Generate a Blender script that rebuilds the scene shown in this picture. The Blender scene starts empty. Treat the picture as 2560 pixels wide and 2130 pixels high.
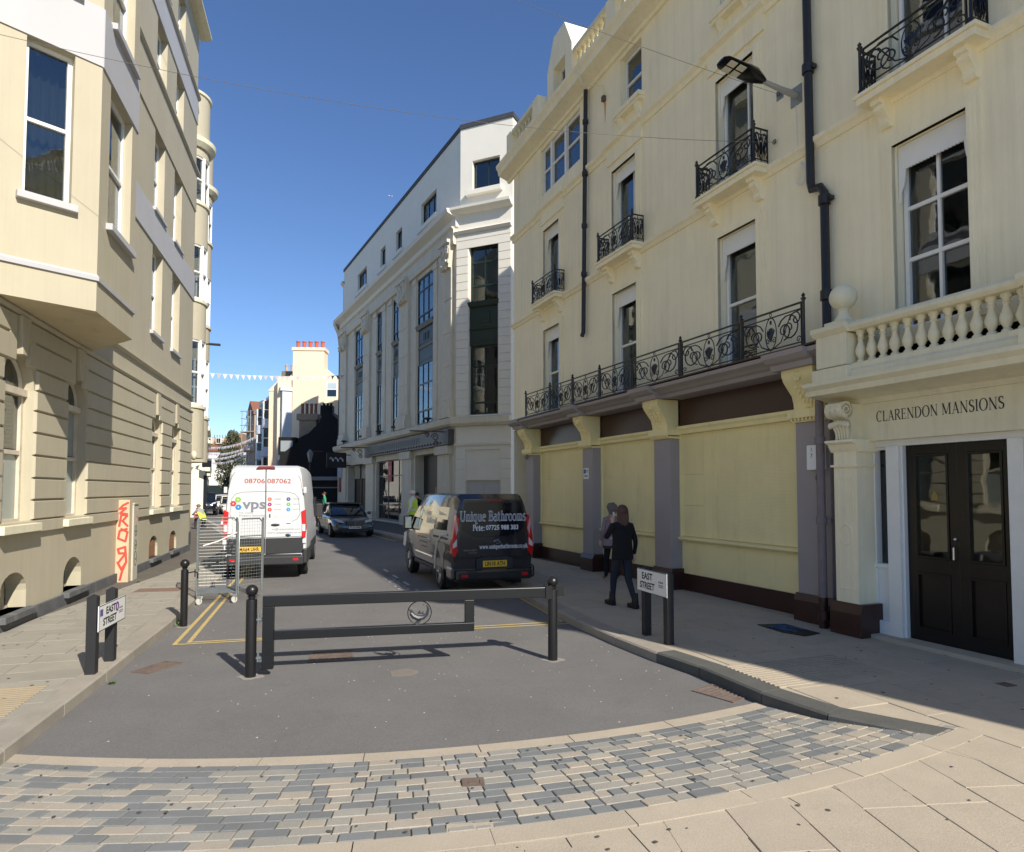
import bpy, bmesh, math, random
from mathutils import Vector, Matrix
R = math.radians
S = bpy.context.scene
# ------------------------------------------------------------------ camera
F_PX, U0, PITCH, HORIZON, CAM_H = 1640.0, 1280.0, R(2.5), 1225.0, 2.05
CY = HORIZON - F_PX * math.tan(PITCH)
cam_d = bpy.data.cameras.new('camera'); cam = bpy.data.objects.new('camera', cam_d)
S.collection.objects.link(cam); S.camera = cam
cam.location = (0, 0, CAM_H); cam.rotation_euler = (R(90) + PITCH, 0, 0)
cam_d.sensor_fit = 'HORIZONTAL'; cam_d.sensor_width = 36.0; cam_d.lens = 36.0 * F_PX / 2560.0
cam_d.shift_y = (CY - 1065.0) / 2560.0
cam_d.clip_start = 0.05; cam_d.clip_end = 3000
# ------------------------------------------------------------------ sky and sun
SUN_AZ, SUN_EL = R(37.0), R(37.0)           # light travels towards (-sin az, cos az)
to_sun = Vector((math.sin(SUN_AZ) * math.cos(SUN_EL), -math.cos(SUN_AZ) * math.cos(SUN_EL), math.sin(SUN_EL)))
W = bpy.data.worlds.new('World'); S.world = W; W.use_nodes = True
wn = W.node_tree; bg = wn.nodes['Background']
sky = wn.nodes.new('ShaderNodeTexSky'); sky.sky_type = 'NISHITA'; sky.sun_disc = False
sky.sun_elevation = SUN_EL; sky.sun_rotation = math.atan2(to_sun.x, to_sun.y)
sky.altitude = 0; sky.air_density = 1.0; sky.dust_density = 0.0; sky.ozone_density = 6.0
hsv = wn.nodes.new('ShaderNodeHueSaturation'); hsv.inputs['Saturation'].default_value = 1.04; hsv.inputs['Hue'].default_value = 0.505; wn.links.new(sky.outputs[0], hsv.inputs['Color']); wn.links.new(hsv.outputs[0], bg.inputs[0]); bg.inputs[1].default_value = 0.105
sd = bpy.data.lights.new('sun', 'SUN'); sun = bpy.data.objects.new('sun', sd); S.collection.objects.link(sun)
sd.energy = 4.6; sd.angle = R(0.53); sd.color = (1.0, 0.93, 0.82)
sun.rotation_euler = to_sun.to_track_quat('Z', 'Y').to_euler(); sun.location = (20, -30, 30)
S.view_settings.view_transform = 'Standard'; S.view_settings.look = 'None'
S.view_settings.exposure = 0.5; S.view_settings.gamma = 1.0; S.view_settings.use_curve_mapping = False
S.render.engine = 'CYCLES'; S.cycles.max_bounces = 10; S.cycles.diffuse_bounces = 7; S.cycles.glossy_bounces = 4; S.cycles.transparent_max_bounces = 8
# ------------------------------------------------------------------ helpers
rnd = random.Random(7)
def ray(u, v):
    up = -(v - CY) / F_PX
    return Vector(((u - U0) / F_PX, math.cos(PITCH) - math.sin(PITCH) * up, math.sin(PITCH) + math.cos(PITCH) * up))
def G(u, v, z=0.0):                          # pixel -> point on the level z
    d = ray(u, v); t = (z - CAM_H) / d.z
    return Vector((d.x * t, d.y * t, z))
def at(u, v, y):                             # pixel -> point at depth y
    d = ray(u, v); return Vector((0, 0, CAM_H)) + d * (y / d.y)
def link(o, parent=None):
    S.collection.objects.link(o)
    if parent is not None: o.parent = parent
    return o
def tag(o, label=None, cat=None, group=None, kind=None):
    if label: o['label'] = label
    if cat: o['category'] = cat
    if group: o['group'] = group
    if kind: o['kind'] = kind
    return o
def empty(name, loc=(0, 0, 0), rz=0.0, label=None, cat=None, group=None, parent=None):
    o = bpy.data.objects.new(name, None); o.empty_display_size = 0.2
    o.location = loc; o.rotation_euler = (0, 0, rz); link(o, parent)
    return tag(o, label, cat, group)
class MB:
    """collects geometry, becomes one mesh object"""
    def __init__(s): s.v = []; s.f = []; s.m = []; s.cur = 0
    def add(s, vs, fs):
        b = len(s.v); s.v += [tuple(p) for p in vs]
        for f in fs: s.f.append(tuple(i + b for i in f)); s.m.append(s.cur)
        return s
    def quad(s, a, b, c, d): return s.add([a, b, c, d], [(0, 1, 2, 3)])
    def box(s, x0, x1, y0, y1, z0, z1):
        return s.add([(x0, y0, z0), (x1, y0, z0), (x1, y1, z0), (x0, y1, z0), (x0, y0, z1), (x1, y0, z1), (x1, y1, z1), (x0, y1, z1)],
                     [(0, 3, 2, 1), (4, 5, 6, 7), (0, 1, 5, 4), (1, 2, 6, 5), (2, 3, 7, 6), (3, 0, 4, 7)])
    def prism(s, pts, axis, a0, a1):
        """polygon pts (2D) extruded along axis 'x','y','z'"""
        n = len(pts)
        def P(p, a):
            return {'x': (a, p[0], p[1]), 'y': (p[0], a, p[1]), 'z': (p[0], p[1], a)}[axis]
        vs = [P(p, a0) for p in pts] + [P(p, a1) for p in pts]
        fs = [tuple(range(n - 1, -1, -1)), tuple(range(n, 2 * n))] + [(i, (i + 1) % n, n + (i + 1) % n, n + i) for i in range(n)]
        return s.add(vs, fs)
    def tube(s, path, r, n=6, closed=False, cap=True):
        path = [Vector(p) for p in path]; k = len(path); rings = []
        rr = r if isinstance(r, (list, tuple)) else [r] * k
        ref = None
        for i, p in enumerate(path):
            a = path[(i - 1) % k] if (closed or i > 0) else p
            c = path[(i + 1) % k] if (closed or i < k - 1) else p
            t = (c - a)
            if t.length < 1e-9: t = Vector((0, 0, 1))
            t.normalize()
            if ref is None:
                ref = Vector((0, 0, 1)) if abs(t.z) < 0.9 else Vector((1, 0, 0))
            u = (ref - t * ref.dot(t))
            if u.length < 1e-6: u = t.orthogonal()
            u.normalize(); ref = u; w = t.cross(u)
            rings.append([p + (u * math.cos(2 * math.pi * j / n) + w * math.sin(2 * math.pi * j / n)) * rr[i] for j in range(n)])
        vs = [q for g in rings for q in g]; fs = []
        for i in range(k if closed else k - 1):
            for j in range(n):
                fs.append((i * n + j, i * n + (j + 1) % n, ((i + 1) % k) * n + (j + 1) % n, ((i + 1) % k) * n + j))
        if cap and not closed:
            fs.append(tuple(range(n - 1, -1, -1))); fs.append(tuple((k - 1) * n + j for j in range(n)))
        return s.add(vs, fs)
    def lathe(s, prof, n=12, c=(0, 0, 0), a0=0.0, a1=2 * math.pi):
        """prof: list of (radius, z) about a vertical axis"""
        full = abs(a1 - a0 - 2 * math.pi) < 1e-6; m = n if full else n + 1; vs = []; fs = []
        for r, z in prof:
            for j in range(m):
                a = a0 + (a1 - a0) * j / n
                vs.append((c[0] + r * math.cos(a), c[1] + r * math.sin(a), c[2] + z))
        for i in range(len(prof) - 1):
            for j in range(n):
                k = (j + 1) % m
                fs.append((i * m + j, i * m + k, (i + 1) * m + k, (i + 1) * m + j))
        return s.add(vs, fs)
    def loft(s, rings, cap=True):
        n = len(rings[0]); vs = [p for g in rings for p in g]; fs = []
        for i in range(len(rings) - 1):
            for j in range(n):
                fs.append((i * n + j, i * n + (j + 1) % n, (i + 1) * n + (j + 1) % n, (i + 1) * n + j))
        if cap:
            fs.append(tuple(range(n - 1, -1, -1))); fs.append(tuple((len(rings) - 1) * n + j for j in range(n)))
        return s.add(vs, fs)
    def sphere(s, c, r, n=12, k=8, sc=(1, 1, 1)):
        vs = []; fs = []
        for i in range(k + 1):
            t = math.pi * i / k
            for j in range(n):
                a = 2 * math.pi * j / n
                vs.append((c[0] + r * sc[0] * math.sin(t) * math.cos(a), c[1] + r * sc[1] * math.sin(t) * math.sin(a), c[2] + r * sc[2] * math.cos(t)))
        for i in range(k):
            for j in range(n):
                fs.append((i * n + j, (i + 1) * n + j, (i + 1) * n + (j + 1) % n, i * n + (j + 1) % n))
        return s.add(vs, fs)
    def xf(s, M):
        s.v = [tuple(M @ Vector(p)) for p in s.v]; return s
    def mesh(s, name, mats, smooth=False):
        me = bpy.data.meshes.new(name); me.from_pydata(s.v, [], s.f)
        mats = mats if isinstance(mats, (list, tuple)) else [mats]
        for m in mats: me.materials.append(m)
        if len(mats) > 1: me.polygons.foreach_set('material_index', s.m)
        bm = bmesh.new(); bm.from_mesh(me)
        bmesh.ops.remove_doubles(bm, verts=bm.verts, dist=1e-5)
        bmesh.ops.recalc_face_normals(bm, faces=bm.faces); bm.to_mesh(me); bm.free()
        if smooth:
            me.polygons.foreach_set('use_smooth', [True] * len(me.polygons))
            try: me.set_sharp_from_angle(angle=R(smooth if smooth is not True else 40))
            except Exception: pass
        me.update(); return me
    def build(s, name, mats, parent=None, smooth=False, bevel=0.0, loc=None, seg=2):
        o = bpy.data.objects.new(name, s.mesh(name, mats, smooth))
        if loc is not None: o.location = loc
        if bevel:
            b = o.modifiers.new('bevel', 'BEVEL'); b.width = bevel; b.segments = seg; b.limit_method = 'ANGLE'; b.angle_limit = R(35)
        return link(o, parent)
def inst(o, parent=None, loc=None, rz=None, name=None, scale=None):
    c = o.copy()
    if name: c.name = name
    c.parent = parent; S.collection.objects.link(c)
    if loc is not None: c.location = loc
    if rz is not None: c.rotation_euler = (0, 0, rz)
    if scale is not None: c.scale = scale
    return c
def copy_tree(o, parent=None):
    c = o.copy(); S.collection.objects.link(c); c.parent = parent
    for ch in list(o.children): copy_tree(ch, c)
    return c
BOX = lambda *a: MB().box(*a)
# ------------------------------------------------------------------ materials
def srgb(r, g, b):
    f = lambda c: (c / 12.92 if c <= 0.04045 else ((c + 0.055) / 1.055) ** 2.4)
    return (f(r / 255), f(g / 255), f(b / 255))
MATS = {}
def mat(name, col, rough=0.7, var=0.06, vs=2.0, bump=0.0, bs=80.0, metal=0.0, spec=0.5, stain=0.0, stc=(0.12, 0.1, 0.08), stretch=(1, 1, 0.25), coat=0.0, speck=0.0, emit=None, alpha=None, world=True, per=0.0, streak=0.0, aggr=0.0):
    if name in MATS: return MATS[name]
    m = bpy.data.materials.new(name); m.use_nodes = True; n = m.node_tree.nodes; l = m.node_tree.links
    p = n['Principled BSDF']; p.inputs['Roughness'].default_value = rough; p.inputs['Metallic'].default_value = metal
    p.inputs['Specular IOR Level'].default_value = spec; p.inputs['Coat Weight'].default_value = coat; p.inputs['Coat Roughness'].default_value = 0.04
    base = n.new('ShaderNodeRGB'); base.outputs[0].default_value = (*col, 1); out = base.outputs[0]
    tc = n.new('ShaderNodeTexCoord'); geo = n.new('ShaderNodeNewGeometry')
    co = geo.outputs['Position'] if world else tc.outputs['Object']
    if per:
        oi = n.new('ShaderNodeObjectInfo'); hs = n.new('ShaderNodeHueSaturation')
        mr = n.new('ShaderNodeMapRange'); mr.inputs[3].default_value = 1 - per; mr.inputs[4].default_value = 1 + per
        l.new(oi.outputs['Random'], mr.inputs[0]); l.new(mr.outputs[0], hs.inputs['Value']); l.new(out, hs.inputs['Color']); out = hs.outputs[0]
    if var:
        nz = n.new('ShaderNodeTexNoise'); nz.inputs['Scale'].default_value = vs; nz.inputs['Detail'].default_value = 5; nz.inputs['Roughness'].default_value = 0.62
        l.new(co, nz.inputs['Vector'])
        mr = n.new('ShaderNodeMapRange'); mr.inputs[1].default_value = 0.3; mr.inputs[2].default_value = 0.7; mr.inputs[3].default_value = 1 - var; mr.inputs[4].default_value = 1 + var
        hs = n.new('ShaderNodeHueSaturation'); l.new(nz.outputs[0], mr.inputs[0]); l.new(mr.outputs[0], hs.inputs['Value']); l.new(out, hs.inputs['Color']); out = hs.outputs[0]
    if stain:
        mp = n.new('ShaderNodeMapping'); mp.inputs['Scale'].default_value = stretch; l.new(co, mp.inputs[0])
        nz = n.new('ShaderNodeTexNoise'); nz.inputs['Scale'].default_value = 2.2; nz.inputs['Detail'].default_value = 7; nz.inputs['Roughness'].default_value = 0.7; l.new(mp.outputs[0], nz.inputs['Vector'])
        mr = n.new('ShaderNodeMapRange'); mr.inputs[1].default_value = 0.55; mr.inputs[2].default_value = 0.8; mr.inputs[3].default_value = 0; mr.inputs[4].default_value = stain
        mx = n.new('ShaderNodeMixRGB'); mx.inputs[2].default_value = (*stc, 1); l.new(nz.outputs[0], mr.inputs[0]); l.new(mr.outputs[0], mx.inputs[0]); l.new(out, mx.inputs[1]); out = mx.outputs[0]
    if speck:
        vo = n.new('ShaderNodeTexNoise'); vo.inputs['Scale'].default_value = 170; vo.inputs['Detail'].default_value = 2; l.new(co, vo.inputs['Vector'])
        mr = n.new('ShaderNodeMapRange'); mr.inputs[1].default_value = 0.35; mr.inputs[2].default_value = 0.65; mr.inputs[3].default_value = 1 - speck; mr.inputs[4].default_value = 1 + speck
        hs = n.new('ShaderNodeHueSaturation'); l.new(vo.outputs[0], mr.inputs[0]); l.new(mr.outputs[0], hs.inputs['Value']); l.new(out, hs.inputs['Color']); out = hs.outputs[0]
    if streak:                                   # thin rain streaks running down the surface
        mp = n.new('ShaderNodeMapping'); mp.inputs['Scale'].default_value = (7, 7, .22); l.new(co, mp.inputs[0])
        nz = n.new('ShaderNodeTexNoise'); nz.inputs['Scale'].default_value = 1.0; nz.inputs['Detail'].default_value = 6; nz.inputs['Roughness'].default_value = 0.75; l.new(mp.outputs[0], nz.inputs['Vector'])
        mr = n.new('ShaderNodeMapRange'); mr.inputs[1].default_value = 0.45; mr.inputs[2].default_value = 0.75; mr.inputs[3].default_value = 1.0; mr.inputs[4].default_value = 1 - streak * 1.1
        hs = n.new('ShaderNodeHueSaturation'); l.new(nz.outputs[0], mr.inputs[0]); l.new(mr.outputs[0], hs.inputs['Value']); l.new(out, hs.inputs['Color']); out = hs.outputs[0]
    if aggr:                                     # stone chips, tyre-polished patches and hairline cracks of asphalt
        vo = n.new('ShaderNodeTexVoronoi'); vo.inputs['Scale'].default_value = 95; l.new(co, vo.inputs['Vector'])
        mr = n.new('ShaderNodeMapRange'); mr.inputs[1].default_value = 0.0; mr.inputs[2].default_value = 1.0; mr.inputs[3].default_value = 1 - aggr; mr.inputs[4].default_value = 1 + aggr; l.new(vo.outputs['Color'], mr.inputs[0])
        hs = n.new('ShaderNodeHueSaturation'); l.new(mr.outputs[0], hs.inputs['Value']); l.new(out, hs.inputs['Color']); out = hs.outputs[0]
        wz = n.new('ShaderNodeTexNoise'); wz.inputs['Scale'].default_value = 1.3; wz.inputs['Detail'].default_value = 5; l.new(co, wz.inputs['Vector'])
        wa = n.new('ShaderNodeMixRGB'); wa.inputs[0].default_value = 0.22; l.new(co, wa.inputs[1]); l.new(wz.outputs['Color'], wa.inputs[2])
        cr = n.new('ShaderNodeTexVoronoi'); cr.feature = 'DISTANCE_TO_EDGE'; cr.inputs['Scale'].default_value = 0.55; l.new(wa.outputs[0], cr.inputs['Vector'])
        c1 = n.new('ShaderNodeMapRange'); c1.inputs[1].default_value = 0.0; c1.inputs[2].default_value = 0.006; c1.inputs[3].default_value = 0.93; c1.inputs[4].default_value = 1.0; l.new(cr.outputs['Distance'], c1.inputs[0])
        hs = n.new('ShaderNodeHueSaturation'); l.new(c1.outputs[0], hs.inputs['Value']); l.new(out, hs.inputs['Color']); out = hs.outputs[0]
        sp = n.new('ShaderNodeTexNoise'); sp.inputs['Scale'].default_value = 2.6; sp.inputs['Detail'].default_value = 8; sp.inputs['Roughness'].default_value = .8; l.new(co, sp.inputs['Vector'])
        c2 = n.new('ShaderNodeMapRange'); c2.inputs[1].default_value = 0.66; c2.inputs[2].default_value = 0.74; c2.inputs[3].default_value = 1.0; c2.inputs[4].default_value = 0.6; l.new(sp.outputs[0], c2.inputs[0])
        hs = n.new('ShaderNodeHueSaturation'); l.new(c2.outputs[0], hs.inputs['Value']); l.new(out, hs.inputs['Color']); out = hs.outputs[0]
    l.new(out, p.inputs['Base Color'])
    if bump:
        nz = n.new('ShaderNodeTexNoise'); nz.inputs['Scale'].default_value = bs; nz.inputs['Detail'].default_value = 4; l.new(co, nz.inputs['Vector'])
        bp = n.new('ShaderNodeBump'); bp.inputs['Strength'].default_value = bump; bp.inputs['Distance'].default_value = 0.02
        l.new(nz.outputs[0], bp.inputs['Height']); l.new(bp.outputs[0], p.inputs['Normal'])
    if emit: p.inputs['Emission Color'].default_value = (*emit, 1); p.inputs['Emission Strength'].default_value = 1
    if alpha is not None: p.inputs['Alpha'].default_value = alpha
    MATS[name] = m; m['out'] = 1
    return m
def glass(name, tint=(0.5, 0.55, 0.55), refl=0.10):
    if name in MATS: return MATS[name]
    m = bpy.data.materials.new(name); m.use_nodes = True; n = m.node_tree.nodes; l = m.node_tree.links
    n.remove(n['Principled BSDF']); out = n['Material Output']
    tr = n.new('ShaderNodeBsdfTransparent'); tr.inputs[0].default_value = (*tint, 1)
    gl = n.new('ShaderNodeBsdfGlossy'); gl.inputs['Roughness'].default_value = 0.02; gl.inputs[0].default_value = (0.95, 0.97, 1, 1)
    lw = n.new('ShaderNodeLayerWeight'); lw.inputs[0].default_value = 0.25
    mr = n.new('ShaderNodeMapRange'); mr.inputs[3].default_value = refl; mr.inputs[4].default_value = 0.75; l.new(lw.outputs['Fresnel'], mr.inputs[0])
    # panes are never quite flat
    geo = n.new('ShaderNodeNewGeometry'); nz = n.new('ShaderNodeTexNoise'); nz.inputs['Scale'].default_value = 1.7; l.new(geo.outputs['Position'], nz.inputs['Vector'])
    bp = n.new('ShaderNodeBump'); bp.inputs['Strength'].default_value = 0.12; bp.inputs['Distance'].default_value = 0.03; l.new(nz.outputs[0], bp.inputs['Height']); l.new(bp.outputs[0], gl.inputs['Normal'])
    mx = n.new('ShaderNodeMixShader'); l.new(mr.outputs[0], mx.inputs[0]); l.new(tr.outputs[0], mx.inputs[1]); l.new(gl.outputs[0], mx.inputs[2]); l.new(mx.outputs[0], out.inputs[0])
    MATS[name] = m; return m
CREAM = mat('cream stucco', srgb(246, 236, 204), 0.75, 0.04, 1.3, 0.06, 40, stain=0.2, stc=srgb(176, 160, 120), stretch=(1, 1, .3), streak=.10)
CREAM_L = mat('pale stone stucco', srgb(184, 176, 153), 0.75, 0.04, 0.9, 0.05, 50, stain=0.22, stc=srgb(165, 150, 118), stretch=(1, 1, .25), streak=.08)
CREAM_S = mat('stone trim', srgb(228, 221, 192), 0.7, 0.05, 3, 0.08, 60, stain=0.3, stc=srgb(150, 143, 120), streak=.1)
BOARD = mat('painted shutter board', srgb(242, 228, 172), 0.7, 0.05, 1.5, 0.05, 30, stain=0.28, stc=srgb(160, 132, 72), stretch=(1, 1, .2))
GREYW = mat('pale grey paint', srgb(184, 184, 186), 0.7, 0.03, 1.5, 0.04, 50)
WHITE = mat('white paint', srgb(232, 232, 228), 0.5, 0.04, 4, 0.05, 30, stain=0.1, stc=srgb(170, 165, 150))
WHITEW = mat('white render', srgb(224, 220, 208), 0.75, 0.03, 1, 0.05, 50, stain=0.1, stc=srgb(170, 165, 150))
STONE = mat('weathered stone', srgb(214, 205, 184), 0.8, 0.06, 1.5, 0.1, 30, stain=0.4, stc=srgb(168, 144, 100), stretch=(1, 1, .35), streak=.12)
GREYP = mat('mauve grey paint', srgb(158, 150, 150), 0.6, 0.04, 2, 0.05, 40)
BROWN = mat('dark brown gloss paint', srgb(62, 38, 33), 0.3, 0.06, 2, 0.04, 20)
PLINTH = mat('dark slate plinth', srgb(92, 94, 96), 0.75, 0.2, 5, 0.2, 40, stain=0.5, stc=srgb(160, 156, 148), stretch=(1.5, 1.5, .5))
IRON = mat('black painted iron', srgb(26, 25, 26), 0.35, 0.1, 6, 0.1, 60)
BLACKP = mat('black gloss paint', srgb(20, 19, 19), 0.22, 0.1, 4, 0.04, 15)
PIPE = mat('black cast pipe', srgb(34, 34, 36), 0.45, 0.15, 5, 0.1, 30)
LEAD = mat('dark roof edge', srgb(62, 64, 68), 0.7, 0.1, 4, 0.1, 30)
GREENF = mat('dark green frame', srgb(32, 46, 40), 0.45, 0.08, 4)
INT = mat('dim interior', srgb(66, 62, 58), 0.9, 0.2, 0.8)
CURT = mat('pale curtain', srgb(186, 182, 172), 0.9, 0.06, 4)
NET = mat('grey net blind', srgb(120, 124, 122), 0.9, 0.1, 2)
GLASS = glass('window glass', (0.55, 0.58, 0.57), 0.09)
GLASSD = glass('dark shop glass', (0.16, 0.17, 0.18), 0.07)
FROST = mat('obscured glass', srgb(150, 158, 154), 0.25, 0.06, 2, spec=0.5)
ASPH = mat('asphalt', srgb(108, 106, 104), 0.9, 0.09, 0.9, 0.35, 140, stain=0.2, stc=srgb(66, 64, 63), stretch=(1, 1, 1), speck=0.2, aggr=0.16)
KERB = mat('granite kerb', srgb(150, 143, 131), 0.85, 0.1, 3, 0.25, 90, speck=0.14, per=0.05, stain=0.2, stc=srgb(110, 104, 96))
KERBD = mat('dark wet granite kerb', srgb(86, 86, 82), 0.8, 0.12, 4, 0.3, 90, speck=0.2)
SLABL = mat('concrete paving slab', srgb(146, 141, 129), 0.9, 0.07, 2.5, 0.15, 90, speck=0.08, per=0.06, stain=0.16, stc=srgb(118, 113, 104))
SLABR = mat('granite paving slab', srgb(170, 159, 141), 0.85, 0.06, 2.5, 0.15, 90, speck=0.13, per=0.04, stain=0.12, stc=srgb(140, 132, 120))
JOINT = mat('mortar joint', srgb(96, 90, 81), 0.95, 0.15, 6, 0.2, 60)
SETTS = [mat('sett blue grey', srgb(120, 122, 121), 0.8, 0.07, 5, 0.15, 90, per=0.10, speck=0.06), mat('sett pale grey', srgb(152, 148, 138), 0.85, 0.06, 5, 0.2, 90, per=0.06, speck=0.12),
         mat('sett cream granite', srgb(166, 157, 142), 0.85, 0.06, 5, 0.2, 90, per=0.05, speck=0.12)]
YELLOW = mat('worn yellow road paint', srgb(186, 164, 104), 0.8, 0.15, 9, 0.2, 120, stain=0.35, stc=srgb(128, 122, 112), stretch=(3, 3, 3))
WPAINT = mat('worn white road paint', srgb(186, 184, 180), 0.8, 0.15, 9, stain=0.5, stc=srgb(100, 98, 96), stretch=(3, 3, 3))
RUST = mat('rusty iron cover', srgb(112, 97, 87), 0.85, 0.2, 8, 0.3, 60, metal=0.2)
GALV = mat('galvanised steel', srgb(150, 156, 156), 0.4, 0.12, 12, metal=0.75)
RUBBER = mat('tyre rubber', srgb(30, 30, 31), 0.85, 0.1, 10)
TEXTB = mat('black lettering', srgb(24, 24, 26), 0.6, 0.0)
CHROME = mat('chrome', srgb(200, 202, 205), 0.12, 0.0, metal=1.0)
ALLOY = mat('alloy wheel', srgb(168, 170, 172), 0.3, 0.05, metal=0.85)
SKIN = mat('skin', srgb(206, 160, 134), 0.6, 0.05)
# ------------------------------------------------------------------ lettering
def text_mesh(body, size, bold=0.0, extrude=0.0, spacing=1.0, align='CENTER'):
    cu = bpy.data.curves.new('lettering', 'FONT'); cu.body = body; cu.size = size; cu.align_x = align; cu.align_y = 'CENTER'
    cu.offset = bold; cu.extrude = extrude; cu.space_character = spacing; cu.resolution_u = 3
    o = bpy.data.objects.new('tmp', cu); S.collection.objects.link(o)
    bpy.context.view_layer.update()
    me = bpy.data.meshes.new_from_object(o.evaluated_get(bpy.context.evaluated_depsgraph_get()))
    bpy.data.objects.remove(o); bpy.data.curves.remove(cu)
    return me
def basis(origin, xdir, ydir):
    x = Vector(xdir).normalized(); y = Vector(ydir); y = (y - x * y.dot(x)).normalized(); z = x.cross(y)
    M = Matrix((x, y, z)).transposed().to_4x4(); M.translation = Vector(origin); return M
def text(body, size, m, M, parent=None, bold=0.0, width=None, name='lettering', spacing=1.0, align='CENTER', extrude=0.0):
    me = text_mesh(body, size, bold, extrude, spacing, align); me.materials.clear(); me.materials.append(m)
    xs = [v.co.x for v in me.vertices]
    if width and xs:
        k = width / (max(xs) - min(xs))
        for v in me.vertices: v.co.x *= k
    me.transform(M); o = bpy.data.objects.new(name, me); return link(o, parent)
SERIF_H = 0.045
def _glyphs():
    T, t = 0.13, 0.045          # thick and thin stroke
    V = lambda x, y0=0, y1=1, w=T, a=1, b=1: [('v', x, y0, y1, w, a, b)]
    Ln = lambda x0, y0, x1, y1, w: [('l', x0, y0, x1, y1, w)]
    A = lambda cx, cy, rx, ry, a0, a1: [('a', cx, cy, rx, ry, a0, a1)]
    Sf = lambda x, y, h=0.11: [('s', x, y, h)]
    g = {}
    g['I'] = (0.38, V(0.19)); g['L'] = (0.68, V(0.17) + Ln(0.17, t / 2, 0.62, t / 2, t) + Ln(0.61, 0, 0.61, 0.24, t))
    g['E'] = (0.72, V(0.17) + Ln(0.17, t / 2, 0.64, t / 2, t) + Ln(0.17, 1 - t / 2, 0.6, 1 - t / 2, t) + Ln(0.17, .52, 0.5, .52, t) + Ln(0.63, 0, 0.63, .22, t) + Ln(0.59, .82, 0.59, 1, t) + Ln(0.5, .42, 0.5, .62, t))
    g['C'] = (0.84, A(0.45, 0.5, 0.36, 0.51, 50, 310) + Ln(0.69, 0.74, 0.69, 1.0, t))
    g['O'] = (0.94, A(0.47, 0.5, 0.38, 0.51, 0, 360)); g['D'] = (0.9, V(0.17) + A(0.36, 0.5, 0.42, 0.5, -90, 90) + Ln(0.17, t / 2, 0.4, t / 2, t) + Ln(0.17, 1 - t / 2, 0.4, 1 - t / 2, t))
    g['A'] = (0.86, Ln(0.44, 1, 0.14, 0, t) + Ln(0.42, 1, 0.73, 0, T) + Ln(0.24, .34, 0.62, .34, t) + Sf(0.13, 0) + Sf(0.73, 0))
    g['R'] = (0.82, V(0.17) + A(0.34, 0.75, 0.28, 0.25, -90, 90) + Ln(0.17, 1 - t / 2, 0.4, 1 - t / 2, t) + Ln(0.17, .5, 0.4, .5, t) + Ln(0.4, .5, 0.72, 0, T) + Sf(0.74, 0, .08))
    g['P'] = (0.68, V(0.17) + A(0.32, 0.74, 0.28, 0.26, -90, 90) + Ln(0.17, 1 - t / 2, 0.36, 1 - t / 2, t) + Ln(0.17, .48, 0.36, .48, t))
    g['B'] = (0.76, V(0.17) + A(0.34, 0.76, 0.24, 0.24, -90, 90) + A(0.36, 0.26, 0.3, 0.26, -90, 90) + Ln(0.17, 1 - t / 2, 0.36, 1 - t / 2, t) + Ln(0.17, .52, 0.38, .52, t) + Ln(0.17, t / 2, 0.38, t / 2, t))
    g['N'] = (0.92, V(0.16, w=t) + V(0.76, w=t) + Ln(0.14, 1, 0.76, 0, T)); g['M'] = (1.1, V(0.16, w=t) + V(0.92, w=T) + Ln(0.16, 1, 0.53, 0.05, T) + Ln(0.88, 1, 0.53, 0.05, t))
    g['S'] = (0.64, A(0.32, 0.75, 0.2, 0.25, 40, 250) + A(0.32, 0.26, 0.23, 0.26, -140, 75) + Ln(0.22, .6, 0.42, .42, T) + Ln(0.51, .74, 0.51, .98, t) + Ln(0.1, .02, 0.1, .26, t))
    g['U'] = (0.9, V(0.19, .35, 1, T, 0, 1) + V(0.73, .35, 1, t, 0, 1) + A(0.46, 0.36, 0.28, 0.37, 180, 360))
    g['i'] = (0.34, V(0.17, 0, .66) + [('d', 0.17, .87)]); g['n'] = (0.68, V(0.17, 0, .66, T, 1, 0) + A(0.35, .42, .19, .24, 0, 180) + V(0.53, 0, .44, T, 1, 0))
    g['m'] = (0.98, V(0.17, 0, .66, T, 1, 0) + A(0.33, .42, .17, .24, 0, 180) + V(0.49, 0, .44, T, 1, 0) + A(0.66, .42, .17, .24, 0, 180) + V(0.82, 0, .44, T, 1, 0))
    g['u'] = (0.68, V(0.16, .2, .66, T, 0, 0) + A(0.33, .22, .18, .23, 180, 360) + V(0.51, 0, .66, T, 1, 0)); g['h'] = (0.68, V(0.17, 0, 1, T, 1, 0) + A(0.35, .42, .19, .24, 0, 180) + V(0.53, 0, .44, T, 1, 0))
    g['q'] = (0.66, A(0.3, .33, .23, .34, 0, 360) + V(0.5, -.3, .66, T, 1, 0)); g['o'] = (0.62, A(0.31, .33, .24, .34, 0, 360))
    g['e'] = (0.58, A(0.3, .33, .23, .34, 20, 320) + Ln(0.08, .4, 0.52, .4, t)); g['a'] = (0.6, A(0.26, .2, .19, .21, 0, 360) + V(0.45, 0, .5, T, 1, 0) + A(0.28, .48, .19, .19, 10, 150))
    g['t'] = (0.42, V(0.18, .1, .86, T, 0, 0) + Ln(0.04, .64, 0.36, .64, t) + A(0.27, .1, .1, .11, 180, 320)); g['r'] = (0.5, V(0.17, 0, .66, T, 1, 0) + A(0.33, .46, .15, .19, 20, 160))
    g['s'] = (0.5, A(0.25, .5, .15, .17, 40, 250) + A(0.25, .17, .17, .18, -140, 75) + Ln(0.17, .4, 0.34, .28, T)); g['w'] = (0.9, Ln(.08, .66, .27, 0, T) + Ln(.27, 0, .44, .6, t) + Ln(.44, .66, .62, 0, T) + Ln(.62, 0, .82, .66, t))
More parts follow.
